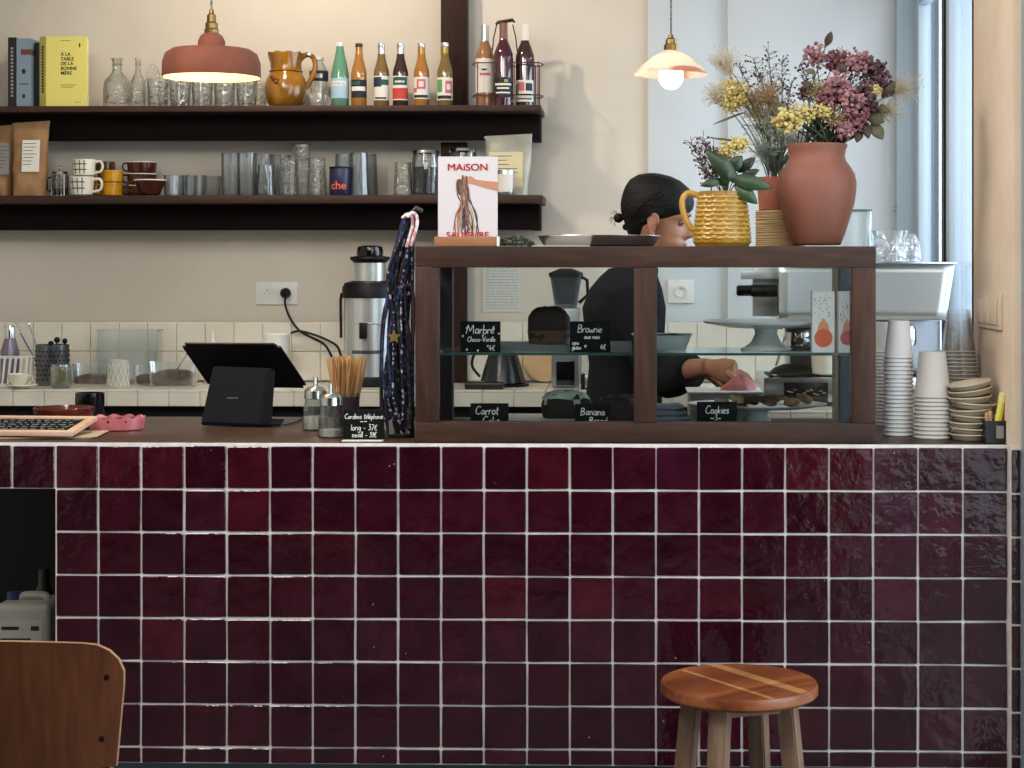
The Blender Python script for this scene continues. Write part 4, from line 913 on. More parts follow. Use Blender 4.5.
# ================================================================== espresso machine by the window
Ye = 1.10; s = SC(Ye); t = thing('espresso_machine', 'polished steel espresso machine standing under the window', 'espresso machine', (0, 0, 0))
def bx(g, pa, pb, ta, tb, y0, y1, bev=.002): return g.box(X(pa, y0), X(pb, y0), y0, y1, Z(tb, y0), Z(ta, y0), bev)
ztop = Z(264, Ye)
g = G()
# upper housing with a concave polished side
xa, xb, xt = X(779, Ye), X(946, Ye), X(955, Ye); z0, z1 = Z(320, Ye), ztop
P = []
for k in range(13):
    v = k / 12; P.append((xa, z0 + (z1 - z0) * v))
rs = []
n = 14
for k in range(n + 1):
    u = k / n; x = xa + (xb - xa) * u; dy = .030 * math.sin(math.pi * u) ** .8; rs.append([(x + (xt - xb) * u * v, Ye + dy * (1 - .2 * v), z0 + (z1 - z0) * v) for v in [q / 6 for q in range(7)]])
g.rings(rs, False); obj('housing_panel', g, M('panel_steel', '#d3d8d8', .38, .85), t, solid=.003, smooth=60)
obj('housing', G().box(xa + .004, xb - .004, Ye + .045, Ye + .36, z0, z1 - .002, .004), steel, t)
obj('cup_tray', G().box(xa - .004, xt + .006, Ye - .004, Ye + .37, z1 + .0005, z1 + .006, .002), steel, t); ztray = z1 + .0065
g = G(); bx(g, 741, 779, 271, 279, Ye + .06, Ye + .075); bx(g, 753, 778, 268, 316, Ye + .1, Ye + .13); obj('guard_plate', g, M('pale_metal', '#c7ccce', .35, .5), t)
zc = Z(290.5, Ye + .03)
g = G(); 
rot = Matrix.Translation((X(778, Ye), Ye + .03, zc)) @ Matrix.Rotation(R(-90), 4, 'Y')
q = G().lathe([(.018, 0), (.0185, .004), (.0185, X(778, Ye) - X(753, Ye)), (.0165, X(778, Ye) - X(752, Ye))], seg=24, cap1=True); q.xf(rot); obj('steam_knob', q, black, t)
q = G().lathe([(.0165, X(778, Ye) - X(751.8, Ye)), (.0165, X(778, Ye) - X(739, Ye)), (.012, X(778, Ye) - X(737, Ye))], seg=24, cap1=True); q.xf(rot); obj('steam_knob', q, black_gloss, t)
g = G(); bx(g, 790, 940, 320.5, 400, Ye + .22, Ye + .36); obj('back_column', g, steel_d, t)
g = G(); g.box(X(764, Ye + .02), X(944, Ye + .02), Ye + .02, Ye + .36, .912, Z(377, Ye + .02), .003); obj('drip_base', g, steel, t); zdb = Z(411.5, Ye + .02)
g = G(); bx(g, 784, 828, 382, 402, Ye + .014, Ye + .0195, .001); pp = obj('name_plate', g, black_gloss, t)
g = G(); rn = random.Random(4)
for k in range(12):
    x = X(787 + k * 3.2, Ye + .013); z = Z(392 + rn.uniform(-3, 3), Ye + .013); g.tube([(x, Ye + .0132, z), (x + .006, Ye + .0132, z + rn.uniform(-.004, .006)), (x + .01, Ye + .0132, z)], .0009, 4)
obj('plate_ornament', g, silver, pp)
g = G(); bx(g, 798, 930, 376, 377, Ye + .03, Ye + .3); 
for k in range(14): g.box(X(770 + k * 12.5, Ye), X(770 + k * 12.5, Ye) + .012, Ye + .03, Ye + .21, Z(377, Ye + .02) + .0005, Z(377, Ye + .02) + .006)
obj('drip_grille', g, black, t)
for px in (800, 850, 905):
    gh = obj('group_head', G().lathe([(.03, 0), (.034, .01), (.034, .045), (.028, .06)], (X(px, Ye + .14), Ye + .14, Z(345, Ye + .14)), 24, cap1=True), chrome, t)
    obj('portafilter_handle', G().tube([(X(px, Ye + .14), Ye + .11, Z(341, Ye + .14)), (X(px - 3, Ye + .1), Ye + .03, Z(340, Ye + .1))], [.008, .012], 10), black, gh)
g = G()
for a, b in ((772, 328), (790, 332), (812, 326), (830, 330)): g.lathe([(.009, 0), (.011, .006), (.008, .012)], (X(a, Ye + .06), Ye + .06, Z(b, Ye + .06)), 14, cap1=True)
bx(g, 764, 850, 321, 329, Ye + .05, Ye + .2); obj('valve_block', g, M('dark_metal', '#2a2c2e', .3, .7), t)
g = G(); g.tube(smooth([(X(782, Ye), Ye + .05, Z(322, Ye)), (X(786, Ye), Ye + .03, Z(335, Ye)), (X(777, Ye), Ye + .03, Z(366, Ye))]), .004, 8); obj('steam_wand', g, chrome, t)
for k, (a, b) in enumerate(((772, .05), (935, .05), (772, .32), (935, .32))): obj('foot', G().lathe([(.014, zk), (.014, .9115)], (X(a, Ye + .1), Ye + b, 0), 14, cap1=True), black, t)
# black hat-like cover on the drip base
t = thing('domed_cover', 'black domed lid lying on the espresso machine grille', 'lid', (X(793, Ye + .08), Ye + .10, Z(377, Ye + .02) + .0065))
obj('lid_dome', G().lathe([(.072, 0), (.07, .004), (.055, .018), (.03, .028), (.008, .031)], seg=32, cap1=True), black, t)
# patterned mugs in the machine bay
mug('mug', 824, Z(377, Ye + .02) + .0065, Ye + .05, 13, 22, cream, 'white mug with black squiggles beside the domed lid', 1, None, .9, None)
# clear dishes on top of the machine
t = thing('clear_jar', 'tall square clear storage jar with dark rim on the machine', 'jar', (X(855, 1.3), 1.3, ztray)); s = SC(1.3)
obj('jar_wall', G().rings([sqr(15 / s, .04, 0, .3), sqr(16 / s, .043, 50 / s, .3), sqr(15.5 / s, .042, 50 / s, .3), sqr(14.5 / s, .038, .004, .3)]), clear, t)
obj('jar_rim', G().rings([sqr(16.3 / s, .0435, 50.2 / s, .3), sqr(16.3 / s, .0435, 52 / s, .3)], True), M('rim_grey', '#5e666b', .4), t)
t = thing('clear_bowl', 'wide clear plastic bowl standing on the espresso machine', 'bowl', (X(888, 1.30), 1.30, ztray)); s = SC(1.3)
obj('bowl_wall', G().lathe([(12 / s, 0), (13 / s, .002), (18 / s, 24 / s), (20 / s, 31 / s), (19 / s, 31 / s), (17 / s, 24 / s), (12 / s, .004)], seg=28), clear, t)
cutw = glass('cut_crystal', (0.97, 0.98, .99), .3, bodyc=(.85, .9, .92), edge=.7, face=.12, bump=.9, bscale=60)
cg = [(881, 1.16, 'faceted clear dessert glass beside the case, on the machine'), (897, 1.13, 'faceted clear dessert glass, middle of the machine top'), (912, 1.16, 'faceted clear dessert glass, rightmost on the machine top')]
p0 = None
for px, Y, lab in cg:
    s = SC(Y)
    if p0 is None:
        p0 = thing('dessert_glass', lab, 'glass', (X(px, Y), Y, ztray), group='faceted dessert glasses on the machine'); obj('glass_body', G().lathe([(8.5 / s, 0), (9 / s, .003), (8 / s, 17 / s), (4 / s, 26 / s), (1.5 / s, 28 / s)], seg=9, cap1=True), cutw, p0, smooth=None)
        obj('rim', G().lathe([(9 / s, 0), (9.3 / s, .002), (9 / s, .004)], seg=20, cap0=False), clear, p0)
    else: dup(p0, (X(px, Y), Y, ztray), .3, lab)

# ================================================================== woman behind the counter

YH = 1.15; s = SC(YH); wx = X(625, YH)
def P3(px, py, Y): x, z = W(px, py, Y); return Vector((x - wx, Y - YH, z))
wo = thing('person', 'woman with dark pinned-up hair and dark top, working bent over behind the case', 'person', (wx, YH, 0))
skin = M('skin', '#96674e', .5, c2='#a4765c', scale=12, spec=.4); hair_m = M('hair', '#080606', .6, bump=1.0, bscale=90, stretch=(.35, 1, 1), spec=.25)
shirt = M('shirt_charcoal', '#16191e', .9, bump=.3, bscale=25, spec=.2); trous = M('trousers_dark', '#15161a', .9, spec=.2); shoe = M('shoe_black', '#0d0d0e', .4)
EAR = P3(657, 224, YH)
HM = Matrix.Translation(EAR) @ Euler((R(4), R(9), R(-8)), 'XYZ').to_matrix().to_4x4()
slices = [(.122, .0, -.03, .02), (.116, .035, -.06, .045), (.10, .064, -.082, .062), (.08, .082, -.095, .071), (.06, .091, -.10, .075), (.045, .093, -.102, .0755), (.032, .092, -.101, .075), (.02, .083, -.098, .073), (.01, .082, -.094, .071), (0, .084, -.09, .069), (-.01, .086, -.085, .067), (-.02, .087, -.08, .065), (-.03, .087, -.072, .062), (-.038, .090, -.066, .060), (-.046, .093, -.06, .058), (-.053, .090, -.056, .056), (-.060, .092, -.052, .053), (-.07, .085, -.047, .050), (-.08, .087, -.04, .046), (-.092, .086, -.03, .041), (-.102, .078, -.02, .033), (-.108, .06, -.01, .022)]
nose = [(.03, .0), (.02, .006), (.01, .014), (0, .022), (-.01, .031), (-.018, .036), (-.024, .034), (-.029, .016), (-.034, .004), (-.04, 0)]
def lin(T, v):
    if v >= T[0][0]: return T[0][1]
    for (a, b), (c, d) in zip(T, T[1:]):
        if c <= v <= a: return b + (d - b) * (v - a) / (c - a)
    return T[-1][1]
def headring(z, xf, xb, w, off=0, nz=0):
    r = []; n = 56
    for k in range(n):
        a = 2 * math.pi * k / n; c, s_ = math.cos(a), math.sin(a)
        cxm = (xf + xb) / 2; hx_ = (xf - xb) / 2 + off; e = .82 if c > 0 else .92
        x = cxm + hx_ * math.copysign(abs(c) ** e, c); y = (w + off) * math.copysign(abs(s_) ** .92, s_)
        if nz and c > 0:
            x += nz * math.exp(-(y / (.008 + .006 * (nz / .036))) ** 2)
            for sy in (-1, 1): x -= (.008 * math.exp(-((y - sy * .031) / .013) ** 2) * math.exp(-((z - .018) / .011) ** 2))
        r.append((x, y, z))
    return r
gh = G(); gh.rings([[HM @ Vector(p) for p in headring(z, xf, xb, w, 0, lin(nose, z) + 1e-6)] for z, xf, xb, w in slices[::-1]])
for sy in (-1, 1):   # ears
    q = G(); q.tube(smooth([(.004, 0, -.028), (-.006, 0, -.012), (-.014, 0, .008), (-.010, 0, .026), (.004, 0, .029), (.012, 0, .018), (.011, 0, .004)], 4), [.0045] * 25, 8)
    q.ball((-.001, 0, .002), (.013, .005, .024)); q.ball((.002, 0, -.024), (.007, .006, .009))
    m_ = HM @ Matrix.Translation((-.001, sy * .086, 0)) @ Matrix.Scale(1.12, 4) @ Euler((0, 0, R(-18 * -sy))).to_matrix().to_4x4()
    t_ = bmesh.new(); me_ = bpy.data.meshes.new('tmp'); q.b.to_mesh(me_); t_.from_mesh(me_); gh.merge(t_, m_); bpy.data.meshes.remove(me_)
def limb(g, pts, rad, seg=16):
    P = smooth(pts, 5); n = len(P); rr = [];
    for i in range(n):
        u = i / (n - 1) * (len(rad) - 1); k = min(int(u), len(rad) - 2); rr.append(rad[k] + (rad[k + 1] - rad[k]) * (u - k))
    g.tube(P, rr, seg)
def torso(g, L, off=0):
    """L: (centre, half depth along x, half width along y)"""
    n = 28; rs = []
    for c, a, b in L: rs.append([(c.x + (a + off) * math.cos(2 * math.pi * k / n), c.y + (b + off) * math.sin(2 * math.pi * k / n), c.z) for k in range(n)])
    g.rings(rs)
nb = P3(637, 258, YH); sh = P3(627, 283, YH)
TL = [(P3(622, 442, YH), .095, .165), (P3(622, 420, YH), .105, .17), (P3(624, 395, YH), .098, .150), (P3(625, 365, YH), .092, .138), (P3(625, 335, YH), .103, .15), (P3(624, 308, YH), .110, .168), (P3(626, 288, YH), .092, .178), (P3(629, 276, YH), .070, .13), (P3(633, 268, YH), .055, .075)]
torso(gh, TL)
limb(gh, [P3(632, 272, YH), P3(640, 256, YH), EAR + Vector((-.022, 0, -.035)), EAR + Vector((-.018, 0, .01))], [.058, .052, .05, .05])
ARM = {-1: [P3(628, 290, 1.0), P3(642, 335, .965), P3(664, 376, .93), P3(688, 371, .87), P3(708, 367, .80)], 1: [P3(628, 290, 1.30), P3(642, 335, 1.32), P3(668, 374, 1.27), P3(688, 373, 1.12), P3(704, 371, 1.01)]}
for sy in (-1, 1): limb(gh, ARM[sy], [.05, .044, .038, .034, .025])
def hand(g, w, d, up, side):
    """palm and five fingers; w wrist, d pointing direction, up back-of-hand normal, side towards the thumb"""
    d, up, side = d.normalized(), up.normalized(), side.normalized()
    g.tube([w - d * .01, w + d * .02, w + d * .05, w + d * .085, w + d * .095], [.022, .026, .034, .036, .03], 14, flat=.5)
    for k, (L_, o) in enumerate(((.072, .027), (.080, .009), (.075, -.009), (.060, -.026))):
        b = w + d * .085 + side * o; sp = side * (o * .25)
        g.tube([b, b + d * L_ * .4 + sp * .3 - up * .008, b + d * L_ * .68 + sp * .5 - up * .026, b + d * L_ * .78 + sp * .5 - up * .045], [.0095, .0088, .008, .0062], 10)
    b = w + d * .03 + side * .026
    g.tube([b, b + side * .022 + d * .02 - up * .01, b + side * .026 + d * .045 - up * .026, b + side * .02 + d * .06 - up * .038], [.012, .011, .0095, .007], 10)
hand(gh, ARM[-1][-1], Vector((.72, -.62, -.12)), Vector((0, -.2, 1)), Vector((.62, .72, 0)))
hand(gh, ARM[1][-1], Vector((.85, -.55, -.1)), Vector((0, -.1, 1)), Vector((-.5, -.85, 0)))
hipz = Z(430, YH)
for sy in (-1, 1): limb(gh, [Vector((-.01, sy * .085, hipz)), Vector((.0, sy * .09, .47)), Vector((-.02, sy * .09, .09))], [.085, .06, .04]); gh.tube([(-.05, sy * .09, .045), (.02, sy * .09, .05), (.10, sy * .095, .03), (.16, sy * .1, .025)], [.035, .04, .035, .02], 12)
body = obj('body', gh, skin, wo, smooth=None); body.data.shade_smooth()
md = body.modifiers.new('remesh', 'REMESH'); md.mode = 'VOXEL'; md.voxel_size = .003; md.use_smooth_shade = True
md = body.modifiers.new('sm', 'SMOOTH'); md.factor = .5; md.iterations = 2
# clothes
gs = G(); torso(gs, TL, .016); 
for sy in (-1, 1):
    A_ = ARM[sy][:4] + [ARM[sy][3] + (ARM[sy][4] - ARM[sy][3]) * .2]; limb(gs, A_, [.068, .060, .062, .052, .046])
limb(gs, [P3(632, 272, YH), P3(640, 258, YH)], [.078, .066])
st = obj('shirt', gs, shirt, wo, smooth=None); md = st.modifiers.new('remesh', 'REMESH'); md.mode = 'VOXEL'; md.voxel_size = .007; md.use_smooth_shade = True
gt = G(); torso(gt, [(P3(622, 455, YH), .105, .165), (P3(622, 430, YH), .112, .182), (P3(622, 415, YH), .105, .175)], .01)
for sy in (-1, 1): limb(gt, [Vector((-.01, sy * .085, hipz)), Vector((.0, sy * .09, .47)), Vector((-.02, sy * .09, .10))], [.102, .078, .062])
tr = obj('trousers', gt, trous, wo, smooth=None); md = tr.modifiers.new('remesh', 'REMESH'); md.mode = 'VOXEL'; md.voxel_size = .009; md.use_smooth_shade = True
for sy in (-1, 1): obj('shoe', G().tube([(-.065, sy * .09, .045), (.02, sy * .09, .052), (.10, sy * .095, .04), (.175, sy * .1, .032)], [.045, .05, .045, .03], 16), shoe, wo)
# hair
HS = [(.150, -.01, -.03, .012), (.147, .02, -.05, .035), (.138, .05, -.078, .056), (.12, .078, -.100, .072), (.10, .094, -.110, .081), (.08, .101, -.115, .086), (.06, .100, -.117, .088), (.045, .090, -.117, .087), (.030, .074, -.115, .084), (.018, .058, -.111, .077), (.006, .040, -.106, .0715), (-.008, -.004, -.098, .067), (-.025, -.022, -.090, .064), (-.045, -.032, -.08, .054), (-.06, -.045, -.07, .04)]
g = G(); g.rings([[HM @ Vector(p) for p in headring(z, a, b, w)] for z, a, b, w in HS[::-1]])
rn = random.Random(8)
for k in range(46):   # locks combed towards the nape
    y0 = rn.uniform(-.07, .07); z0 = rn.uniform(.05, .12); xa = rn.uniform(.0, .09)
    pts = []
    for u in range(7):
        v = u / 6; z = z0 * (1 - v) + (-.03) * v; i = min(range(len(HS)), key=lambda q: abs(HS[q][0] - z)); hz_ = HS[i]; x = xa * (1 - v) + (-.10) * v
        cxm = (hz_[1] + hz_[2]) / 2; hx2 = max(.02, (hz_[1] - hz_[2]) / 2); yy = math.sqrt(max(0, 1 - min(1, ((x - cxm) / hx2) ** 2))) * hz_[3] * (1 if y0 > 0 else -1)
        pts.append(HM @ Vector((x, yy * 1.0, z)))
    g.tube(pts, [.002, .003, .0035, .0035, .003, .0025, .001], 5)
hr = obj('hair', g, hair_m, wo, smooth=60)
g = G(); b1 = P3(618.5, 218, YH); b2 = P3(626.5, 227, YH); g.ball(b1, (.0150, .014, .0145), 14, 10); g.ball(b2, (.0125, .013, .011), 14, 10); g.tube([b1, P3(629, 215, YH)], [.009, .012], 8); g.tube([b2, P3(633, 221, YH)], .01, 8)
for k in range(9):
    a = rn.uniform(1.8, 4.2); g.tube([b1, b1 + Vector((.022 * math.cos(a), rn.uniform(-.01, .01), .02 * math.sin(a))), b1 + Vector((.028 * math.cos(a + .3), rn.uniform(-.01, .01), .026 * math.sin(a + .3)))], .0007, 4)
obj('bun', g, hair_m, wo)
g = G()
for k in range(4): g.tube([P3(622 + k * 1.6, 209.5 + k * .4, YH - .018), P3(624 + k * 1.6, 213, YH - .024), P3(625 + k * 1.4, 217 - k * .3, YH - .018)], .0022, 6)
obj('hair_claw', g, M('claw', '#b9a08c', .3), wo)
g = G()
for sy in (-1, 1):
    e = HM @ Vector((.0720, sy * .031, .016)); g.ball(e, .0110, 12, 8)
obj('eyelids', g, M('eyelid', '#8f5c41', .5), wo)
g = G()
for sy in (-1, 1):
    g.tube([HM @ Vector((x, sy * y, z)) for x, y, z in ((.082, .044, .034), (.091, .033, .040), (.095, .018, .037))], [.0015, .0028, .002], 6)
    g.tube([HM @ Vector((x, sy * y, z)) for x, y, z in ((.078, .045, .015), (.0885, .035, .019), (.088, .022, .017))], .0015, 6)
obj('brows_and_lashes', g, hair_m, wo)
g = G(); g.tube([HM @ Vector((x, y, -.0535)) for x, y in ((.082, .022), (.0925, .01), (.095, 0), (.0925, -.01), (.082, -.022))], [.001, .0035, .004, .0035, .001], 8); g.tube([HM @ Vector((x, y, -.0475)) for x, y in ((.082, .022), (.093, .01), (.096, 0), (.093, -.01), (.082, -.022))], [.001, .003, .003, .003, .001], 8)
obj('lips', g, M('lips', '#8d4a44', .4), wo)
# ================================================================== on top of the case
ZK = ZC + .0005
Yt = .16; s = SC(Yt)
def Ht(py, Y): return Z(py, Y) - ZC
# magazine in a wooden stand
Ym = .09; s = SC(Ym); xa, xb = X(435.5, Ym), X(500, Ym)
t = thing('card_stand', 'small oak block stand holding the magazine on the case', 'stand', ((xa + xb) / 2, Ym, ZK)); hw = (xb - xa) / 2
g = G(); hs = Ht(237, Ym); g.box(-hw, hw - .006, -.032, -.004, 0, hs, .0015); g.box(-hw, hw - .006, .008, .045, 0, hs * .9, .0015); g.box(-hw, hw - .006, -.004, .008, 0, hs * .3)
obj('stand_body', g, wood('oak', '#8a5a3a', '#a87450', axis='x'), t); obj('price_tag', G().box(hw - .0055, hw, -.034, -.006, 0, hs), labw, t)
t = thing('magazine', 'standing magazine cover titled MAISON SAUSSURE with a hand holding cords', 'magazine', ((xa + xb) / 2, Ym, ZK + hs * .3 + .0008))
hm = Ht(157, Ym) - hs * .3; x0, x1 = X(438, Ym) - (xa + xb) / 2, X(497.5, Ym) - (xa + xb) / 2
obj('cover', G().box(x0, x1, .0005, .0055, 0, hm), M('mag_cover', '#cdc5c8', .45), t); wd = x1 - x0; xm = (x0 + x1) / 2; lo = Z(236.5, Ym) - ZK - hs * .3
mr = M('print_vermilion', '#dc402a', .5); fy = -.0006
for dx in (-.0006, 0, .0006): txt('MAiSON', .0235, mr, t, (xm + dx, fy - abs(dx) * .2, Z(167.5, Ym) - t.location.z), bold=0, sx=1.12)
for dx in (-.0006, 0, .0006): txt('SAUSSURE', .0205, mr, t, (xm + dx, fy - abs(dx) * .2, Z(235.2, Ym) - t.location.z), bold=0, sx=1.1)
def mpx(px, py): return (X(px, Ym) - t.location.x, fy, Z(py, Ym) - t.location.z)
g = G(); g.rings([[mpx(498.0, 182), mpx(497.8, 191)], [mpx(486, 181), mpx(484, 187.5)], [mpx(476, 179.5), mpx(473, 184)], [mpx(471, 176), mpx(467, 183)], [mpx(466, 177.5), mpx(463.5, 182)]], False); obj('printed_arm', g, M('print_skin', '#b87f62', .5), t)
rn = random.Random(2)
for nm, col, rng in (('navy', '#27303f', (457, 466)), ('rust', '#8f4534', (456, 468)), ('black', '#22211f', (466, 476)), ('ochre', '#a98560', (460, 471))):
    g = G()
    for k in range(7):
        a = rn.uniform(459, 468); b = rn.uniform(*rng) + rn.uniform(-2, 4); c_ = rn.uniform(228, 239)
        g.tube(smooth([mpx(465 + rn.uniform(-3, 2), 178 + rn.uniform(-3, 4)), mpx(a + rn.uniform(-2, 3), 195), mpx(b, 215), mpx(b + rn.uniform(-3, 5), c_)], 4), .0011, 4, flat=.25)
    for k in range(3):
        q = rn.uniform(0, 6); g.tube(smooth([mpx(465 - 2, 180), mpx(457 + q * .5, 180 + q), mpx(457 + q, 192 + q), mpx(463, 190)], 4), .0012, 4, flat=.25)
    obj('printed_cords', g, M('print_cord_' + nm, col, .5), t)
# herb sprigs
t = thing('herb_sprig', 'small bunch of dark green herbs lying beside the magazine stand', 'herbs', (X(517, .2), .2, ZK)); g = G(); rn = random.Random(11)
for k in range(170):
    x = rn.uniform(-.045, .045); y = rn.uniform(-.02, .02); hmax = .026 * (1 - (abs(x + .01) / .065) ** 1.5); z = rn.uniform(.002, max(.004, hmax)); d = Vector((rn.uniform(-1, 1), rn.uniform(-1, .4), rn.uniform(-.4, .8))).normalized() * rn.uniform(.006, .012)
    g.leaf((x, y, z), (x + d.x, y + d.y, max(.001, z + d.z)), .004, n=2)
obj('leaves', g, M('herb_green', '#28352b', .7, c2='#45543f', scale=60), t); g = G()
for k in range(5): g.tube([(-.045, rn.uniform(-.01, .01), .004 + k * .002), (.05, rn.uniform(-.015, .015), .004)], .0012, 5)
obj('stems', g, M('herb_stem', '#3a3a26', .7), t)
# papers and pan
t = thing('paper_sheet', 'white paper slip lying under the metal pan', 'paper', (0, 0, 0)); obj('sheet', G().box(X(533, .1), X(590, .1), .055, .2, ZK, ZK + .0015), white_card, t)
Yp = .235; s = SC(Yp); t = thing('metal_pan', 'wide shallow dark steel pan on top of the case', 'pan', (X(599, Yp), Yp, ZK + .002)); r = 61 / s; h = Ht(236, Yp) - .003
obj('pan_body', G().lathe([(r * .86, 0), (r * .9, .001), (r * .97, h * .6), (r, h), (r * .985, h), (r * .87, .003), (.001, .003)], seg=64), M('pan_steel', '#9a948e', .3, .95), t)
obj('rolled_rim', G().tube([(r * math.cos(2 * math.pi * k / 60), r * math.sin(2 * math.pi * k / 60), h) for k in range(60)], .0018, 6, closed=True), steel, t)
# basket-weave yellow pitcher
Yy = .15; s = SC(Yy); t = thing('weave_pitcher', 'yellow glazed basket-weave pitcher holding flowers on the case', 'pitcher', (X(722, Yy), Yy, ZK)); hp_ = Ht(192, Yy)
weave = M('weave_yellow', '#ad8128', .25, c2='#c9a04a', scale=30, spec=.7); weave_b = M('weave_brown', '#8a6522', .3)
def rad(v): return (28.5 - 1 * v if v < .1 else 28.6 - 5.2 * ((v - .1) / .9) ** 1.1 + (0)) / s * (.93 + .07 * min(1, v * 12))
prof = [(rad(v / 20), hp_ * v / 20) for v in range(21)]
obj('jug_body', G().lathe(prof + [(rad(1) * .93, hp_), (rad(.5) * .9, hp_ * .5), (rad(.1) * .85, .01), (.001, .008)], seg=48), weave_b, t)
g = G(); nv_, na = 11, 30
for j in range(nv_):
    for k in range(na):
        v0 = .05 + .9 * j / nv_; a0 = 360 / na * (k + (.0 if j % 2 else .5)); ln = 360 / na * (1.5 if (k + j) % 2 else .6); hh = .9 / nv_ * (.6 if (k + j) % 2 else .92)
        m_ = 3; rs = []
        for q in range(m_ + 1):
            a = R(a0 + ln * (q / m_ - .5)); r0, r1 = rad(v0) + .0002, rad(v0 + hh) + .0002; bu = .0028 * (1 - abs(q / m_ - .5) * .9)
            c, s_ = math.cos(a), math.sin(a); zz0, zz1 = hp_ * v0, hp_ * (v0 + hh)
            rs.append([(r0 * c, r0 * s_, zz0), ((r0 + bu) * c, (r0 + bu) * s_, zz0 + (zz1 - zz0) * .25), ((r1 + bu) * c, (r1 + bu) * s_, zz0 + (zz1 - zz0) * .75), (r1 * c, r1 * s_, zz1)])
        g.rings(rs, False)
obj('weave_relief', g, weave, t, smooth=50)
obj('handle', G().tube(smooth([(-rad(.93), 0, hp_ * .93), (-34 / s, 0, hp_ * .97), (-39.5 / s, 0, hp_ * .84), (-38 / s, 0, hp_ * .6), (-32 / s, 0, hp_ * .36), (-rad(.3) * .98, 0, hp_ * .3)], 6), 3.2 / s, 10), M('handle_ochre', '#c09035', .25), t)
# wooden/rattan block with terracotta pot on it
Yk = .345; s = SC(Yk); t = thing('rattan_drum', 'woven split-cane drum standing behind the pitcher and vase', 'basket', (X(780, Yk), Yk, ZK)); hd = Ht(211, Yk); r = 24 / s
obj('drum_body', G().lathe([(r, 0), (r, hd)], seg=40, cap1=True), M('cane', '#b79a70', .7, c2='#7e6343', scale=10, stretch=(1, 1, 9)), t)
g = G(); rn = random.Random(6)
for k in range(26):
    z = hd * (k + .5) / 26; n = 40; tl = rn.uniform(-.003, .003); g.tube([((r + .0008) * math.cos(2 * math.pi * q / n), (r + .0008) * math.sin(2 * math.pi * q / n), min(hd - .001, max(.001, z + tl * math.cos(2 * math.pi * q / n)))) for q in range(n)], .0011, 4, closed=True)
obj('cane_binding', g, M('cane_light', '#c9ad82', .6), t)
terra = M('terracotta', '#a2604a', .75, c2='#8a4c3a', scale=9, bump=.15, bscale=40)
t = thing('terracotta_pot', 'plain terracotta pot on the cane drum, half behind the vase', 'pot', (X(775, Yk), Yk, ZK + hd + .0005)); hpot = Ht(178, Yk) - hd
obj('pot_body', G().lathe([(15 / s, 0), (16 / s, .002), (18.5 / s, hpot), (17 / s, hpot), (14 / s, .01), (.001, .008)], seg=32), terra, t); pot_z = ZK + hd + hpot
# big terracotta vase
Yv = .2; s = SC(Yv); t = thing('terracotta_vase', 'large round-shouldered terracotta vase with dried bouquet on the case', 'vase', (X(817, Yv), Yv, ZK)); vs = lambda py: Ht(py, Yv)
vp = [(23, 245.5), (24.5, 243), (28.5, 232), (33, 218), (36.8, 205), (38.8, 193), (39.2, 184), (37.5, 175), (33.5, 168), (29, 162), (27.6, 157), (28.6, 151), (30.2, 147), (30.0, 145), (27.5, 145.5), (25.5, 152), (25, 158), (34, 178), (34, 200), (20, 240), (.1, 242)]
obj('vase_body', G().lathe([(a / s, max(0, vs(b))) for a, b in vp], seg=56), M('terracotta_vase', '#8e5849', .65, c2='#724435', scale=6, bump=.12, bscale=50, lo=.3, hi=.75), t, smooth=60)

# ---- dried flowers: every stem is a thing of its own
stem_g = M('stem_green', '#4a5238', .8); stem_b = M('stem_brown', '#4a3628', .8)
pink = M('flower_pink', '#9a6468', .85, c2='#6d4448', scale=60); pinkl = M('flower_rose', '#b58488', .85, c2='#86595e', scale=60); mauve = M('flower_mauve', '#70505a', .85, c2='#4a3036', scale=60)
yel = M('flower_yellow', '#d9cb8a', .8, c2='#bfa65c', scale=70); tan = M('flower_tan', '#b9a079', .85, c2='#8d7650', scale=60); dusty = M('dusty_green', '#8e978a', .85, c2='#aeb3a2', scale=50)
berry = M('berry_dark', '#2e1f20', .5); leaf_b = M('leaf_brown', '#35251d', .6, c2='#54402c', scale=20); leaf_o = M('leaf_olive', '#4c4a30', .6, c2='#6c6644', scale=15); leaf_g = M('leaf_green', '#22351c', .4, c2='#314a28', scale=10); wisp = M('wisp_cream', '#c9bda4', .9)
rf = random.Random(42)
def curve(a, b, sag=.0, n=6):
    a, b = Vector(a), Vector(b); m = (a + b) / 2 + Vector((sag * (1 if b.x > a.x else -1), 0, -abs(sag) * .3)) * -1
    return [(1 - u) ** 2 * a + 2 * u * (1 - u) * Vector((a.x + (b.x - a.x) * .25, m.y, a.z + (b.z - a.z) * .6)) + u * u * b for u in [k / n for k in range(n + 1)]]
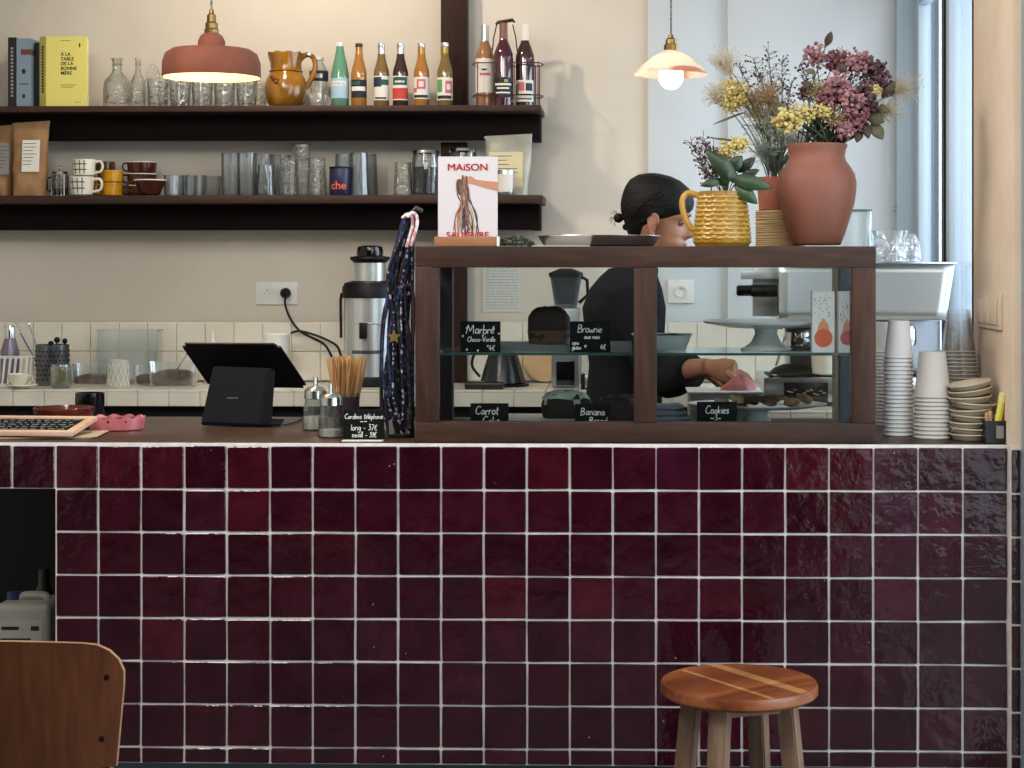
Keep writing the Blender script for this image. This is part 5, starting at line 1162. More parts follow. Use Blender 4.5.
def flower(name, label, mouth, px, py, Y, head, m, rpx=10, group=None, stem=None, n=70):
    x, z = W(px, py, Y); o = Vector(mouth); tip = Vector((x, Y, z)); s = SC(Y); r = rpx * 1.22 / s; rel = tip - o; n = int(n * 1.25)
    t = thing(name, label, 'flower', tuple(o), group=group)
    sp = curve((0, 0, 0), rel * .97); obj('stem', G().tube(sp, [.0016] * (len(sp) - 2) + [.0012, .0009], 6), stem or stem_g, t); g = G()
    if head == 'cluster':      # dense dome of small florets
        for k in range(n):
            d = Vector((rf.gauss(0, 1), rf.gauss(0, 1), rf.gauss(0, .8))).normalized() * r * rf.uniform(.25, 1.0); p = rel + d
            g.ico(p, r * rf.uniform(.10, .2), 1)
            if k % 4 == 0: g.tube([rel * .93, p], .0006, 4)
        g.rough(.0012, n + int(px)); obj('florets', g, m, t, smooth=None)
    elif head == 'wisp':       # loose grassy spray
        for k in range(n):
            d = Vector((rf.gauss(0, 1), rf.gauss(0, .8), rf.gauss(.2, .9))).normalized() * r * rf.uniform(.4, 1.15); b = rel * (.86 + rf.uniform(0, .12)); p = rel + d
            g.tube([b, (b + p) / 2 + Vector((rf.uniform(-.006, .006), 0, rf.uniform(-.004, .008))), p], [.0007, .0006, .0004], 4); g.ico(p, rf.uniform(.0012, .0024), 1)
        obj('sprays', g, m, t, smooth=None)
    elif head == 'berries':    # dark seed heads on branching twigs
        for k in range(n):
            b = rel * rf.uniform(.62, .98); d = Vector((rf.gauss(0, 1), rf.gauss(0, .6), rf.uniform(-.1, 1.2))).normalized() * r * rf.uniform(.3, 1); p = b + d
            g.tube([b, b + d * .5 + Vector((0, 0, .004)), p], .0007, 4)
        obj('twigs', g, stem_b, t); g = G(); 
        rf2 = random.Random(int(px * 7 + py))
        for k in range(n):
            b = rel * rf2.uniform(.62, .98); d = Vector((rf2.gauss(0, 1), rf2.gauss(0, .6), rf2.uniform(-.1, 1.2))).normalized() * r * rf2.uniform(.3, 1); g.ico(b + d, rf2.uniform(.0022, .0038), 1); g.tube([b, b + d], .0006, 4)
        obj('seed_heads', g, m, t, smooth=None)
    elif head == 'blades':
        for k in range(n):
            b = rel * rf.uniform(.05, .35); d = Vector((rf.gauss(rel.x / max(.05, rel.length), .35), rf.gauss(0, .3), rf.uniform(.5, 1.1))).normalized() * r * rf.uniform(.6, 1.2)
            g.leaf(b, b + d, .005, bend=.12, n=5)
        obj('blades', g, m, t)
    elif head == 'leaves':
        for k in range(n):
            b = rel * rf.uniform(.75, 1); an = rf.uniform(0, 6.28); d = Vector((math.cos(an), rf.uniform(-.5, .3), math.sin(an) - .3)).normalized() * r * rf.uniform(.7, 1.1); g.leaf(b, b + d, r * .45, bend=.15)
        obj('leaves', g, m, t)
    return t
def leafstem(name, label, mouth, base, tip, Y, wpx, m, group=None):
    bx_, bz = W(base[0], base[1], Y); tx, tz = W(tip[0], tip[1], Y); o = Vector(mouth); b = Vector((bx_, Y, bz)) - o; q = Vector((tx, Y - .01, tz)) - o
    t = thing(name, label, 'leaf', tuple(o), group=group); obj('stem', G().tube(curve((0, 0, 0), b), .0012, 5), stem_g, t); obj('leaf_blade', G().leaf(b, q, wpx / SC(Y), bend=.1, n=10), m, t, solid=.0006); return t
xv = X(817, Yv); zm = Z(146, Yv) + .002
mo = lambda: (xv + rf.uniform(-.05, .05), Yv + rf.uniform(-.035, .035), zm - .03)
VB = 'dried stems in the terracotta vase'
pl_ = [(816, 56, 11, 'topmost pale pink floret head above the vase mouth', pinkl, .2), (836, 60, 11, 'pink floret head touching the topmost one, under the single brown leaf', pink, .22), (856, 62, 12, 'dusky pink floret head at the top right of bouquet', pinkl, .19), (874, 70, 12, 'mauve floret head near the window side, upper', mauve, .2), (884, 86, 10, 'mauve floret head furthest towards the window', mauve, .21), (838, 84, 13, 'rose floret head in the upper centre of bouquet', pinkl, .16), (829, 100, 11, 'pink floret head left of the bouquet centre', pink, .15), (850, 100, 13, 'rose floret head in the very centre of bouquet', pinkl, .14), (866, 92, 11, 'dusky mauve floret head right of centre', mauve, .16), (857, 118, 12, 'pink floret head low above the vase rim', pink, .15), (869, 108, 11, 'mauve floret head low on the window side', mauve, .17), (845, 130, 9, 'small rose floret head just above the vase rim', pinkl, .14), (806, 92, 8, 'small mauve floret head at left of bouquet', mauve, .2)]
for a, b, r, lab, m_, Y in pl_: flower('dried_flower', lab, mo(), a, b, Y, 'cluster', m_, r, VB, stem_b, 95)
for a, b, r, lab, Y in [(790, 117, 13, 'large pale yellow flower head left of the vase neck', .14), (806, 113, 9, 'pale yellow flower head near the bouquet centre', .13), (780, 122, 8, 'small pale yellow flower head beside the large one', .17), (875, 90, 6, 'small yellow flower head among mauve ones by the window', .15), (824, 112, 8, 'yellowish tan flower head above the vase mouth', .13)]:
    flower('dried_flower', lab, mo(), a, b, Y, 'cluster', yel, r, VB, stem_g, 90)
for a, b, r, lab, Y in [(835, 118, 12, 'tan feathery plume above the vase mouth', .14), (818, 92, 11, 'tan feathery plume in the upper left of bouquet', .17), (905, 88, 15, 'cream feathery spray reaching in front of the window', .22), (890, 110, 12, 'thin cream spray hanging towards the window', .2)]:
    flower('dried_plume', lab, mo(), a, b, Y, 'wisp', tan if b > 90 and a < 850 else wisp, r, VB, stem_g, 80)
for a, b, r, lab, Y in [(800, 60, 9, 'dark seeded twig rising left of the pink heads', .22), (846, 50, 9, 'dark seeded twig at the very top of bouquet', .23), (864, 54, 9, 'dark seeded twig behind the dusky pink head', .24), (884, 74, 10, 'dark seeded twig leaning to the window', .22), (812, 75, 12, 'dark seeded twig behind the topmost pink head', .24), (850, 78, 13, 'dark seeded twig in the middle of bouquet', .24), (870, 124, 10, 'dark seeded twig low at the window side', .2)]:
    flower('dried_twig', lab, mo(), a, b, Y, 'berries', berry, r, VB, stem_b, 16)
for a, b, tx, ty, w_, m_, lab in [(826, 46, 831, 32, 8, leaf_b, 'single dark brown leaf standing highest above bouquet'), (815, 72, 804, 71, 6, leaf_o, 'small olive leaf pointing left near the top'), (812, 86, 800, 83, 7, leaf_b, 'brown leaf pointing left beside the pink heads'), (868, 118, 884, 122, 12, leaf_o, 'broad olive leaf at the right of vase mouth'), (872, 124, 882, 140, 13, leaf_o, 'broad olive leaf hanging down right of the vase neck'), (864, 122, 868, 139, 10, leaf_b, 'dark leaf hanging over the vase shoulder'), (882, 98, 895, 82, 7, leaf_b, 'dark leaf tip towards the window'), (876, 108, 890, 112, 8, leaf_o, 'olive leaf reaching sideways to the window'), (860, 130, 856, 143, 9, leaf_b, 'brown leaf drooping onto the vase rim'), (846, 72, 838, 64, 8, leaf_b, 'brown leaf between the two top pink heads')]:
    leafstem('dried_leaf', lab, mo(), (a, b), (tx, ty), .16, w_, m_, VB)
flower('reed_spray', 'tuft of dark green blades at the vase mouth', mo(), 822, 126, .16, 'blades', M('blade_green', '#394436', .7, c2='#5c6652', scale=20), 38, VB, stem_g, 60)
flower('reed_spray', 'tuft of dark green blades leaning right from the vase', (xv + .03, Yv, zm - .02), 850, 128, .17, 'blades', M('blade_dark', '#2b2f26', .7), 36, VB, stem_g, 40)
# stems from the small pot behind
xp2 = X(775, Yk); mo2 = lambda: (xp2 + rf.uniform(-.02, .02), Yk + rf.uniform(-.02, .02), pot_z - .02)
PB = 'dried stems in the small terracotta pot'
for a, b, r, lab in [(768, 48, 9, 'tall dark seeded twig, highest of the small pot'), (752, 54, 9, 'dark seeded twig leaning left from the small pot'), (782, 58, 9, 'dark seeded twig close to the vase bouquet'), (738, 64, 10, 'dark seeded twig, furthest left of the small pot'), (760, 72, 12, 'dark seeded twig below the tallest ones'), (775, 82, 12, 'dark seeded twig in the middle of the pot spray'), (792, 78, 10, 'dark seeded twig touching the vase bouquet'), (744, 84, 11, 'dark seeded twig above the left yellow heads'), (790, 98, 10, 'dark seeded twig above the big yellow head')]:
    flower('dried_twig', lab, mo2(), a, b, Yk + .02, 'berries', M('seed_plum', '#4b373c', .7), r, PB, stem_b, 16)
for a, b, r, lab in [(735, 90, 11, 'pale yellow flower head, upper of the pair at far left'), (731, 103, 9, 'pale yellow flower head, lower of the pair at far left'), (742, 100, 8, 'pale yellow flower head inside the far left pair')]:
    flower('dried_flower', lab, mo2(), a, b, Yk - .01, 'cluster', yel, r, PB, stem_g, 85)
for a, b, r, lab in [(755, 108, 18, 'tan grassy plume leaning left from the small pot'), (768, 96, 16, 'tan grassy plume rising behind the yellow heads'), (765, 128, 17, 'pale grey-green plume low beside the vase'), (782, 138, 15, 'pale grey-green plume just above the small pot'), (775, 112, 17, 'pale grey-green plume in the middle of the pot spray'), (795, 140, 12, 'pale grey-green plume against the vase shoulder'), (724, 60, 13, 'faint cream spray, highest at left of the pot'), (716, 95, 12, 'faint cream spray reaching furthest left'), (765, 152, 14, 'pale grey-green plume hanging before the small pot')]:
    flower('dried_plume', lab, mo2(), a, b, Yk - .02 + rf.uniform(-.02, .02), 'wisp', (wisp if a < 730 else (tan if b < 110 and a < 772 else dusty)), r, PB, stem_g, 110)
flower('reed_spray', 'tuft of blue-green blades in the small pot', (xp2, Yk, pot_z - .01), 774, 150, Yk, 'blades', M('blade_blue', '#4e6660', .7, c2='#79897f', scale=20), 34, PB, stem_g, 40)
for a, b, tx, ty, lab in [(745, 112, 712, 125, 'long thin curved grass blade, pointing furthest left'), (742, 142, 700 + 8, 138, 'thin grass blade pointing left above the pitcher')]:
    leafstem('long_blade', lab, (xp2, Yk, pot_z - .02), (a, b), (tx, ty), Yk, 2.5, leaf_o, PB)
# pitcher flowers
xq = X(722, Yy); zq = ZK + hp_; mo3 = lambda: (xq + rf.uniform(-.03, .03), Yy + rf.uniform(-.03, .03), zq - .04)
QB = 'flowers in the yellow pitcher'
for a, b, r, lab in [(690, 142, 9, 'berry twig reaching furthest left from the yellow pitcher'), (702, 136, 9, 'berry twig rising highest from the yellow pitcher'), (698, 160, 9, 'berry twig hanging left above the pitcher handle'), (714, 148, 12, 'berry twig between the leaf and the left twigs'), (712, 172, 10, 'wine-red berry twig low over the pitcher mouth'), (722, 158, 10, 'wine-red berry twig behind the big green leaf')]:
    flower('berry_twig', lab, mo3(), a, b, Yy, 'berries', M('berry_wine', '#4a1f24', .5), r, QB, stem_b, 18)
for a, b, r, lab in [(728, 150, 8.5, 'yellow button flower, left of the pitcher pair'), (739, 144, 8.5, 'yellow button flower, right and higher of the pitcher pair')]:
    flower('dried_flower', lab, mo3(), a, b, Yy - .02, 'cluster', yel, r, QB, stem_g, 90)
for a, b, tx, ty, w_, m_, lab in [(737, 182, 706, 150, 17, leaf_g, 'largest green leaf rising left from the yellow pitcher'), (722, 180, 700, 186, 9, leaf_g, 'green leaf hanging at the left rim of the pitcher'), (728, 172, 742, 156, 14, leaf_g, 'green leaf standing under the yellow buttons'), (730, 178, 772, 188, 15, leaf_g, 'long green leaf reaching right across the small pot'), (735, 184, 757, 204, 14, leaf_g, 'dark green leaf drooping over the pitcher front'), (738, 172, 755, 158, 11, M('leaf_dark', '#141c14', .5), 'dark curled leaf next to the buttons'), (740, 178, 759, 170, 9, M('leaf_dark', '#141c14', .5), 'dark curled leaf pointing right above the small pot'), (724, 186, 727, 165, 12, leaf_g, 'upright green leaf in the middle of pitcher')]:
    leafstem('green_leaf', lab, (xq + .01, Yy, zq - .03), (a, b), (tx, ty), Yy - .035, w_, m_, QB)

# ================================================================== inside the case
def sign(label, pa, pb, ta, tb, Y, base, lines, seed=1, lean=0):
    xa, xb = X(pa, Y), X(pb, Y); z1 = Z(ta, Y); z0 = base; t = thing('chalk_sign', label, 'sign', ((xa + xb) / 2, Y, z0 + .0005)); w2 = (xb - xa) / 2; h = z1 - z0
    g = G(); g.box(-w2, w2, -.002, .002, 0, h, .0008); obj('slate_panel', g, slate, t); 
    g = G()
    for ln in lines:
        body, cxp, cyp, hp, th = ln; chalk(g, body, X(cxp, Y) - t.location.x, Z(cyp, Y) - t.location.z, hp / SC(Y), y=-.0026, th=th, seed=seed)
    obj('chalk_writing', g, chalk_m, t); obj('foot', G().box(-w2 * .5, w2 * .5, .0022, .018, 0, .004), slate, t); return t
zsh1 = zsh + .0005; Yn = Y0 + .06
T = .0008
hearts = [('♥', a, b, 3.6, .0007) for a, b in ((467, 329), (494, 329.5), (463, 337), (483, 336.8), (499, 334.5), (467, 350.5), (478, 351.5), (488, 347))]
sign('black chalk sign reading Marbré Choco-Vanille 4 € with hearts', 460.5, 500.5, 321.5, 353, Yn, zsh, [('Marbré', 480.5, 333.6, 8.6, T + .0002), ('Choco-Vanille', 481.5, 341.6, 5.0, T), ('4€', 492, 350.5, 5.5, T)] + hearts, 3)
sign('black chalk sign reading Brownie aux noix sans gluten 4 €', 570, 610.5, 321.5, 353, Yn, zsh, [('Brownie', 590, 332.5, 7.5, T), ('aux noix', 592, 338.8, 4.6, T), ('sans', 575.5, 344.6, 3.8, T), ('gluten', 576.5, 349.4, 3.8, T), ('♥', 585.5, 347.5, 4.5, T), ('4€', 603, 349.5, 5, T)], 5)
Yb = Y0 + .075
sign('black chalk sign reading Carrot Cake', 470.5, 508.5, 403.5, 420, Yb, ZF, [('Carrot', 487, 414.5, 8, T + .0002), ('Cake', 491, 424.4, 8, T + .0002)], 6)
sign('black chalk sign reading Banana Bread', 575, 610, 404, 420, Yb, ZF, [('Banana', 593, 414.8, 7.5, T + .0002), ('Bread', 598, 423.5, 7, T + .0002)], 7)
sign('black chalk sign reading Cookies 3', 697, 737, 401.5, 420, Yb, ZF, [('Cookies', 717, 413.0, 7.5, T + .0002), ('~3~', 716, 419.8, 6, T)], 8)
# cakes on the glass shelf
crumb = M('cake_dark', '#110907', .85, c2='#20120c', scale=40, bump=.9, bscale=60); alu_foil = M('foil_tray', '#c9d0d0', .45, .5, bump=.5, bscale=40)
Yc = .25; s = SC(Yc); t = thing('chocolate_cake', 'tall dark chocolate cake loaf on the glass shelf', 'cake', (X(549, Yc), Yc, zsh1 + .0165)); w2 = 21 / s; hk_ = Z(307, Yc) - zsh - .016
def lump(w2, d2, h, seed, n=26, top=.8):
    g = G(); rs = []; rr = random.Random(seed)
    for v, k in ((0, .93), (.2, 1), (.5, 1), (.72, .97), (.88, .8), (.97, .5), (1, .15)):
        rs.append([(w2 * k * math.copysign(abs(math.cos(a)) ** .5, math.cos(a)) + rr.uniform(-.0015, .0015), d2 * k * math.copysign(abs(math.sin(a)) ** .5, math.sin(a)) + rr.uniform(-.0015, .0015), v * h + (rr.uniform(-.003, .003) if v > .5 else 0)) for a in [2 * math.pi * q / n for q in range(n)]])
    return g.rings(rs)
obj('cake_body', lump(w2, .05, hk_, 3), crumb, t); obj('paper_band', G().rings([sqr(w2 * .95, .048, .0, .5), sqr(w2 * 1.02, .052, hk_ * .35, .5), sqr(w2 * 1.0, .0515, hk_ * .35, .5)]), M('baking_paper', '#4d3a26', .7), t)
t = thing('cake_tray', 'brushed steel tray under the chocolate cake', 'tray', (0, 0, 0)); a_, b_ = X(497, .2), X(632, .2); g = G()
g.box(a_, b_, .13, .34, zsh1, zsh1 + .003); g.box(a_, b_, .128, .131, zsh1, zsh1 + .016); g.box(a_, b_, .339, .342, zsh1, zsh1 + .016); obj('tray_body', g, M('tray_steel', '#98a0a2', .3, .9), t)
Yf = .2; s = SC(Yf); t = thing('brownie_tray', 'foil tray of dark brownies by the middle post', 'baking tray', (X(661, Yf + .06), Yf + .06, zsh1)); s = SC(Yf + .06); w2 = 30 / s; h = Z(335, Yf) - zsh
t.location.x = X(662, Yf + .06)
obj('foil_wall', G().rings([sqr(w2 * .78, .05, 0, .35), sqr(w2 * .97, .065, h * .95, .35), sqr(w2 * 1.02, .069, h, .35), sqr(w2 * .93, .062, h * .93, .35), sqr(w2 * .76, .048, .004, .35)]), alu_foil, t); obj('brownie', G().rings([sqr(w2 * .78, .05, .006, .35), sqr(w2 * .92, .061, h * .8, .35), sqr(w2 * .5, .03, h * .98, .35)]).rough(.002), crumb, t)
# cake stand
chi = M('china_white', '#f2f4f2', .15)
Ys = .24; s = SC(Ys); t = thing('cake_stand', 'empty white china cake stand on the glass shelf', 'cake stand', (X(766, Ys), Ys, zsh1)); hs_ = Z(323, Ys) - zsh
obj('pedestal', G().lathe([(25 / s, 0), (25.5 / s, .004), (21 / s, .008), (15 / s, hs_ * .3), (11 / s, hs_ * .6), (12 / s, hs_ * .8), (20 / s, hs_ * .86)], seg=40), chi, t); obj('plate', G().lathe([(18 / s, hs_ * .84), (40 / s, hs_ * .84), (61 / s, hs_ * 1.0), (63 / s, hs_ * 1.08), (61.5 / s, hs_ * 1.1), (40 / s, hs_ * .95), (.001, hs_ * .93)], seg=56), chi, t)
# juice cartons
def carton(pa, pb, col, col2, label):
    Y = Y0 + .062; xa, xb = X(pa, Y), X(pb, Y); h = Z(291.5, Y) - zsh; t = thing('juice_carton', label, 'carton', ((xa + xb) / 2, Y, zsh1), group='juice cartons in the case'); w2 = (xb - xa) / 2
    obj('carton_body', G().box(-w2, w2, -.003, .030, 0, h, .0015), white_card, t); g = G(); r = w2 * .82; z0 = h * .24
    n = 28; V = [(r * math.cos(2 * math.pi * k / n), -.0036, z0 + r * math.sin(2 * math.pi * k / n)) for k in range(n)]; g.b.faces.new([g.b.verts.new(v) for v in V]); obj('fruit_print', g, M('print_' + col, col, .5), t)
    g = G(); V = [(-w2 * .62, -.0033, h * .3), (w2 * .62, -.0033, h * .3), (w2 * .4, -.0033, h * .48), (0, -.0033, h * .55), (-w2 * .4, -.0033, h * .48)]; g.b.faces.new([g.b.verts.new(v) for v in V]); obj('glow_print', g, M('print_' + col2, col2, .5), t)
    g = G(); rr = random.Random(int(pa))
    for k in range(46):
        x, z = rr.uniform(-w2 * .85, w2 * .85), h * rr.uniform(.5, .95); q = rr.uniform(.0006, .0013); g.box(x - q, x + q, -.0036, -.0031, z - q, z + q)
    obj('speckle_print', g, M('print_speck', '#57524c', .6), t); return t
carton(812, 834.5, '#dd5f35', '#e59a6e', 'white juice carton with an orange fruit printed low')
carton(838.5, 856, '#c23226', '#e08558', 'white juice carton with a red fruit, partly behind the post')
# lower level
Yl = .25; s = SC(Yl)
t = thing('iced_loaf', 'dark loaf with pale green icing behind the Banana Bread sign', 'cake', (X(566, .27), .27, ZF + .0185)); s = SC(.27); w2 = 24 / s; h = Z(391, .27) - ZF - .018
obj('cake_body', lump(w2, .06, h, 7), crumb, t); g = lump(w2 * 1.03, .062, h * 1.03, 9)
bmesh.ops.delete(g.b, geom=[v for v in g.b.verts if v.co.z < h * (.52 + .14 * math.sin(v.co.x * 160))], context='VERTS'); obj('icing', g, M('icing', '#aebdb0', .3, c2='#8b9c92', scale=20), t)
t = thing('cake_slab', 'pale marble slab under the iced loaf', 'board', (0, 0, 0)); obj('slab', G().box(X(498, .3), X(596, .3), .17, .37, ZF + .0005, ZF + .018, .002), M('marble', '#a8aca6', .3, c2='#8b908c', scale=14), t)
t = thing('banana_loaf', 'dark crumbly banana loaf left of the middle post', 'cake', (X(617, .27), .27, ZF + .001)); h = Z(394, .27) - ZF
obj('cake_body', lump(19 / s, .06, h, 12), crumb, t); g = G(); rr = random.Random(3)
for k in range(22): g.ball((rr.uniform(-16, 16) / s, rr.uniform(-.05, .05), h - .004), (.005, .004, .003), 6, 4)
obj('walnut_topping', g, M('walnut', '#4d3a2c', .7), t)
t = thing('linen_cloth', 'folded grey-blue linen cloth behind the Cookies sign', 'cloth', (X(662, .3), .3, ZF + .001)); s = SC(.3)
g = G()
for k in range(3): g.rings([sqr((27 - k * 3) / s, .05 - k * .004, .006 + k * .014, .5), sqr((29 - k * 3) / s, .053 - k * .004, .012 + k * .014, .5), sqr((27 - k * 4) / s, .05 - k * .004, .019 + k * .014, .5)])
g.rough(.0015, 2); obj('cloth_fold', g, M('linen_grey', '#6f7780', .9, bump=.5, bscale=60), t)
t = thing('cookie_stand', 'white china pedestal plate full of cookies in the case', 'cake stand', (X(757, .255), .255, ZF)); s = SC(.255); hp2 = Z(404, .255) - ZF
obj('pedestal', G().lathe([(.05, 0), (.052, .003), (.035, .01), (.025, hp2 * .6), (.04, hp2 * .85)], seg=36), chi, t); obj('plate', G().lathe([(.04, hp2 * .82), (.12, hp2 * .84), (68 / s, hp2), (70 / s, hp2 * 1.06), (67 / s, hp2 * 1.04), (.11, hp2 * .92), (.001, hp2 * .9)], seg=56), chi, t)
bpy.context.view_layer.update()
for v in t.children: v.scale = (1, .75, 1)
ck = M('cookie', '#7a5836', .8, c2='#4e3420', scale=45, bump=.8, bscale=60); ckd = M('cookie_dark', '#3a2318', .8, c2='#251610', scale=45, bump=.8, bscale=60); ckp = M('cookie_pale', '#9c8360', .8, c2='#6c5234', scale=60, bump=.8, bscale=60)
zpl = ZF + hp2 * .98
ckl = [(722, 'nearest the Cookies sign, flat pale'), (736, 'pale cookie leaning on its neighbour left of the dark ones'), (750, 'dark chocolate cookie left of the plate centre'), (758, 'dark chocolate cookie in the plate centre'), (768, 'brown cookie right of the dark pair'), (780, 'brown cookie in the right half of plate'), (792, 'pale brown cookie towards the plate right'), (804, 'pale cookie nearest the right rim'), (744, 'brown cookie lying behind the dark ones'), (772, 'brown cookie lying at the back of plate')]
c0 = {}
for i, (px, lab) in enumerate(ckl):
    Y = .225 + (i % 3) * .025 + (.03 if i > 7 else 0); m_ = ckd if i in (2, 3) else (ckp if i in (0, 1, 6, 7) else ck)
    loc = (X(px, Y), Y, zpl + .004 + (.008 if i % 2 else 0)); lab = lab if 'cookie' in lab else 'pale cookie ' + lab
    if m_ not in c0:
        q = thing('cookie', lab, 'cookie', loc, group='cookies on the pedestal plate'); g = G().lathe([(.016, 0), (.021, .003), (.020, .008), (.012, .0115), (.001, .012)], seg=18).rough(.0012, i); obj('cookie_body', g, m_, q); g = G(); rr = random.Random(i)
        for k in range(7): g.ball((rr.uniform(-.014, .014), rr.uniform(-.014, .014), .010), (.003, .003, .003), 6, 4)
        obj('chocolate_chips', g, ckd, q); q.rotation_euler = (R(18), R(10), 0); c0[m_] = q
    else: dup(c0[m_], loc, None, lab, rot=(R(rf.uniform(5, 40)), R(rf.uniform(-25, 25)), rf.uniform(0, 3)))
# marble box and pink cloth behind the case
t = thing('marble_box', 'white marble-look box on the counter behind the case', 'box', (0, 0, 0)); za_ = Z(390, .56)
obj('box_body', G().box(X(690, .5), X(762, .5), .50, .68, .9005, za_ - .006, .002), M('marble_white', '#d9dad8', .3, c2='#b6b5b0', scale=9, detail=6), t); obj('lid', G().box(X(688, .5), X(764, .5), .495, .685, za_ - .0055, za_, .0015), white_p, t)
t = thing('pink_napkin', 'crumpled pink napkin held on the marble-look box', 'napkin', (X(738, .58), .58, za_ + .0005)); g = G(); rs = []; rr = random.Random(9)
s = SC(.58)
for v in range(9):
    u = v / 8; rs.append([((17 / s) * (1 - u ** 2.2) * math.cos(a) * (1 + .13 * math.sin(3 * a + u * 3)) + .006 * u, .03 * (1 - u ** 2) * math.sin(a) * (1 + .1 * math.sin(5 * a)), .036 * u * (1 + .12 * math.sin(2 * a + 1))) for a in [2 * math.pi * k / 30 for k in range(30)]])
obj('napkin_cloth', g.rings(rs), M('napkin_pink', '#d9707a', .8, c2='#e89a9a', scale=20, bump=.5, bscale=30), t)
# ================================================================== pendant lamps
def cord(g, x, y, z0, z1, r=.0022): g.tube([(x, y, z0), (x, y, z1)], r, 6)
YL = .5; s = SC(YL); xl, zl = X(211.5, YL), Z(77, YL)
t = thing('pendant_lamp', 'terracotta pendant lamp with flat drum shade hanging over the counter', 'lamp', (xl, YL, zl))
R_ = 49 / s; hh = 28 / s
terra_l = M('terracotta_lamp', '#7f4531', .85, c2='#6b3a29', scale=8, bump=.1, bscale=60)
obj('lamp_shade', G().lathe([(R_ * .985, 0), (R_, .004), (R_ * .99, hh * .55), (R_ * .93, hh * .85), (R_ * .80, hh * 1.0), (13.5 / s, hh * 1.05), (13.5 / s, hh * 1.3), (11 / s, hh * 1.5), (7 / s, hh * 1.6)], seg=64, cap0=False, cap1=True), terra_l, t, smooth=40)
obj('shade_lining', G().lathe([(R_ * .975, .0005), (R_ * .96, hh * .55), (R_ * .88, hh * .8), (.02, hh * .88)], seg=64, cap0=False, cap1=True), M('lamp_lining', '#e9cfa0', .6), t)
g = G(); g.lathe([(7 / s, hh * 1.6), (7.2 / s, hh * 1.72), (6.2 / s, hh * 1.76), (6.2 / s, hh * 1.95), (4.6 / s, hh * 2.0), (4.4 / s, hh * 2.25), (2.6 / s, hh * 2.3), (2 / s, hh * 2.45)], seg=24, cap1=True); obj('lamp_socket', g, brass, t)
g = G(); g.tube([(0, 0, hh * 2.42), (0, 0, 2.848 - zl)], .0028, 8); obj('cord', g, M('cord_grey', '#8c8578', .8, c2='#4d4840', scale=200), t)
obj('bulb', G().ball((0, 0, hh * .62), (.022, .022, .014), 16, 10), emit('bulb_warm', (1, .72, .38), 9), t)
l = lamp('pendant_light', 'POINT', (xl, YL, zl + hh * .30), (0, 0, 0), 2.2, (1.0, .70, .40), .02)
YL2 = .5; xl, zl = X(671, YL2), Z(75.5, YL2)
t = thing('pendant_lamp', 'marbled pale pink glass pendant lamp with bare round bulb', 'lamp', (xl, YL2, zl)); R_ = 37 / s; hh = 25 / s
mb = M('marbled_shade', '#eadccb', .3, c2='#bb7f70', scale=7, lo=.50, hi=.60, detail=6, stretch=(1, 1, 5))
_N, _L = mb.node_tree.nodes, mb.node_tree.links; _t = _N.new('ShaderNodeBsdfTranslucent'); _m = _N.new('ShaderNodeMixShader'); _m.inputs[0].default_value = .3
_L.new(_N['Principled BSDF'].inputs['Base Color'].links[0].from_socket, _t.inputs[0]); _L.new(_N['Principled BSDF'].outputs[0], _m.inputs[1]); _L.new(_t.outputs[0], _m.inputs[2]); _L.new(_m.outputs[0], _N['Material Output'].inputs[0])
obj('lamp_shade', G().lathe([(R_, 0), (R_ * .985, .003), (R_ * .78, hh * .38), (R_ * .5, hh * .72), (R_ * .25, hh * .92), (6 / s, hh)], seg=56, cap0=False), mb, t)
obj('lamp_socket', G().lathe([(7 / s, hh * .98), (7.2 / s, hh * 1.2), (5.6 / s, hh * 1.24), (5.4 / s, hh * 1.42), (3 / s, hh * 1.48), (2.4 / s, hh * 1.62)], seg=24, cap1=True), brass, t)
g = G(); g.tube([(0, 0, hh * 1.6), (0, 0, 2.848 - zl)], .0026, 8); obj('cord', g, M('cord_grey', '#8c8578', .8), t)
obj('bulb', G().ball((0, 0, -1 / s), (12.5 / s, 12.5 / s, 13.5 / s), 28, 18), emit('bulb_white', (1, .84, .58), 8), t)

# ================================================================== on the front worktop
ZW = CT + .0005
def wt(px, py): Y = YB(py); return (X(px, Y), Y, ZW)
def HW(py, Y): return Z(py, Y) - CT
# menu clipboard in a pale frame
Y = .09; t = thing('menu_board', 'small slate menu board in pale wood frame lying tilted on counter', 'menu board', (X(32, .17), .17, ZW + .0185), rot=(R(8), 0, R(-4)))
w2, d2 = .135, .085
g = G(); g.box(-w2, w2, -d2, -d2 + .02, 0, .012, .002); g.box(-w2, w2, d2 - .02, d2, 0, .012, .002); g.box(-w2, -w2 + .02, -d2 + .0201, d2 - .0201, 0, .012, .002); g.box(w2 - .02, w2, -d2 + .0201, d2 - .0201, 0, .012, .002)
obj('frame', g, wood('frame_pale', '#c9a183', '#e0bfa2', axis='x'), t); obj('slate', G().box(-w2 + .02, w2 - .02, -d2 + .02, d2 - .02, .003, .008), slate, t)
g = G()
rq = random.Random(31)
for k in range(5):     # faded unreadable chalk scribble
    x = -.105
    while x < .095:
        n = rq.randint(3, 6); P = [(x + q * .0035, 0, .05 - k * .023 + rq.uniform(-.0055, .0055)) for q in range(n)]
        for q in range(n - 1): g.tube([P[q], P[q + 1]], .0009, 4)
        x += n * .0035 + .005
g.xf(Matrix.Translation((0, 0, .0085)) @ Matrix.Rotation(R(-90), 4, 'X')); obj('chalk_writing', g, M('chalk_faded', '#8d938f', .9), t)
t = thing('paper_stack', 'few loose paper sheets under the slate menu board', 'papers', (X(38, .17), .17, ZW), .1); g = G()
for k in range(3): g.box(-.13 + k * .012, .14 + k * .008, -.075, .09, k * .0012, k * .0012 + .001)
obj('sheets', g, M('paper_buff', '#b59f86', .8), t)
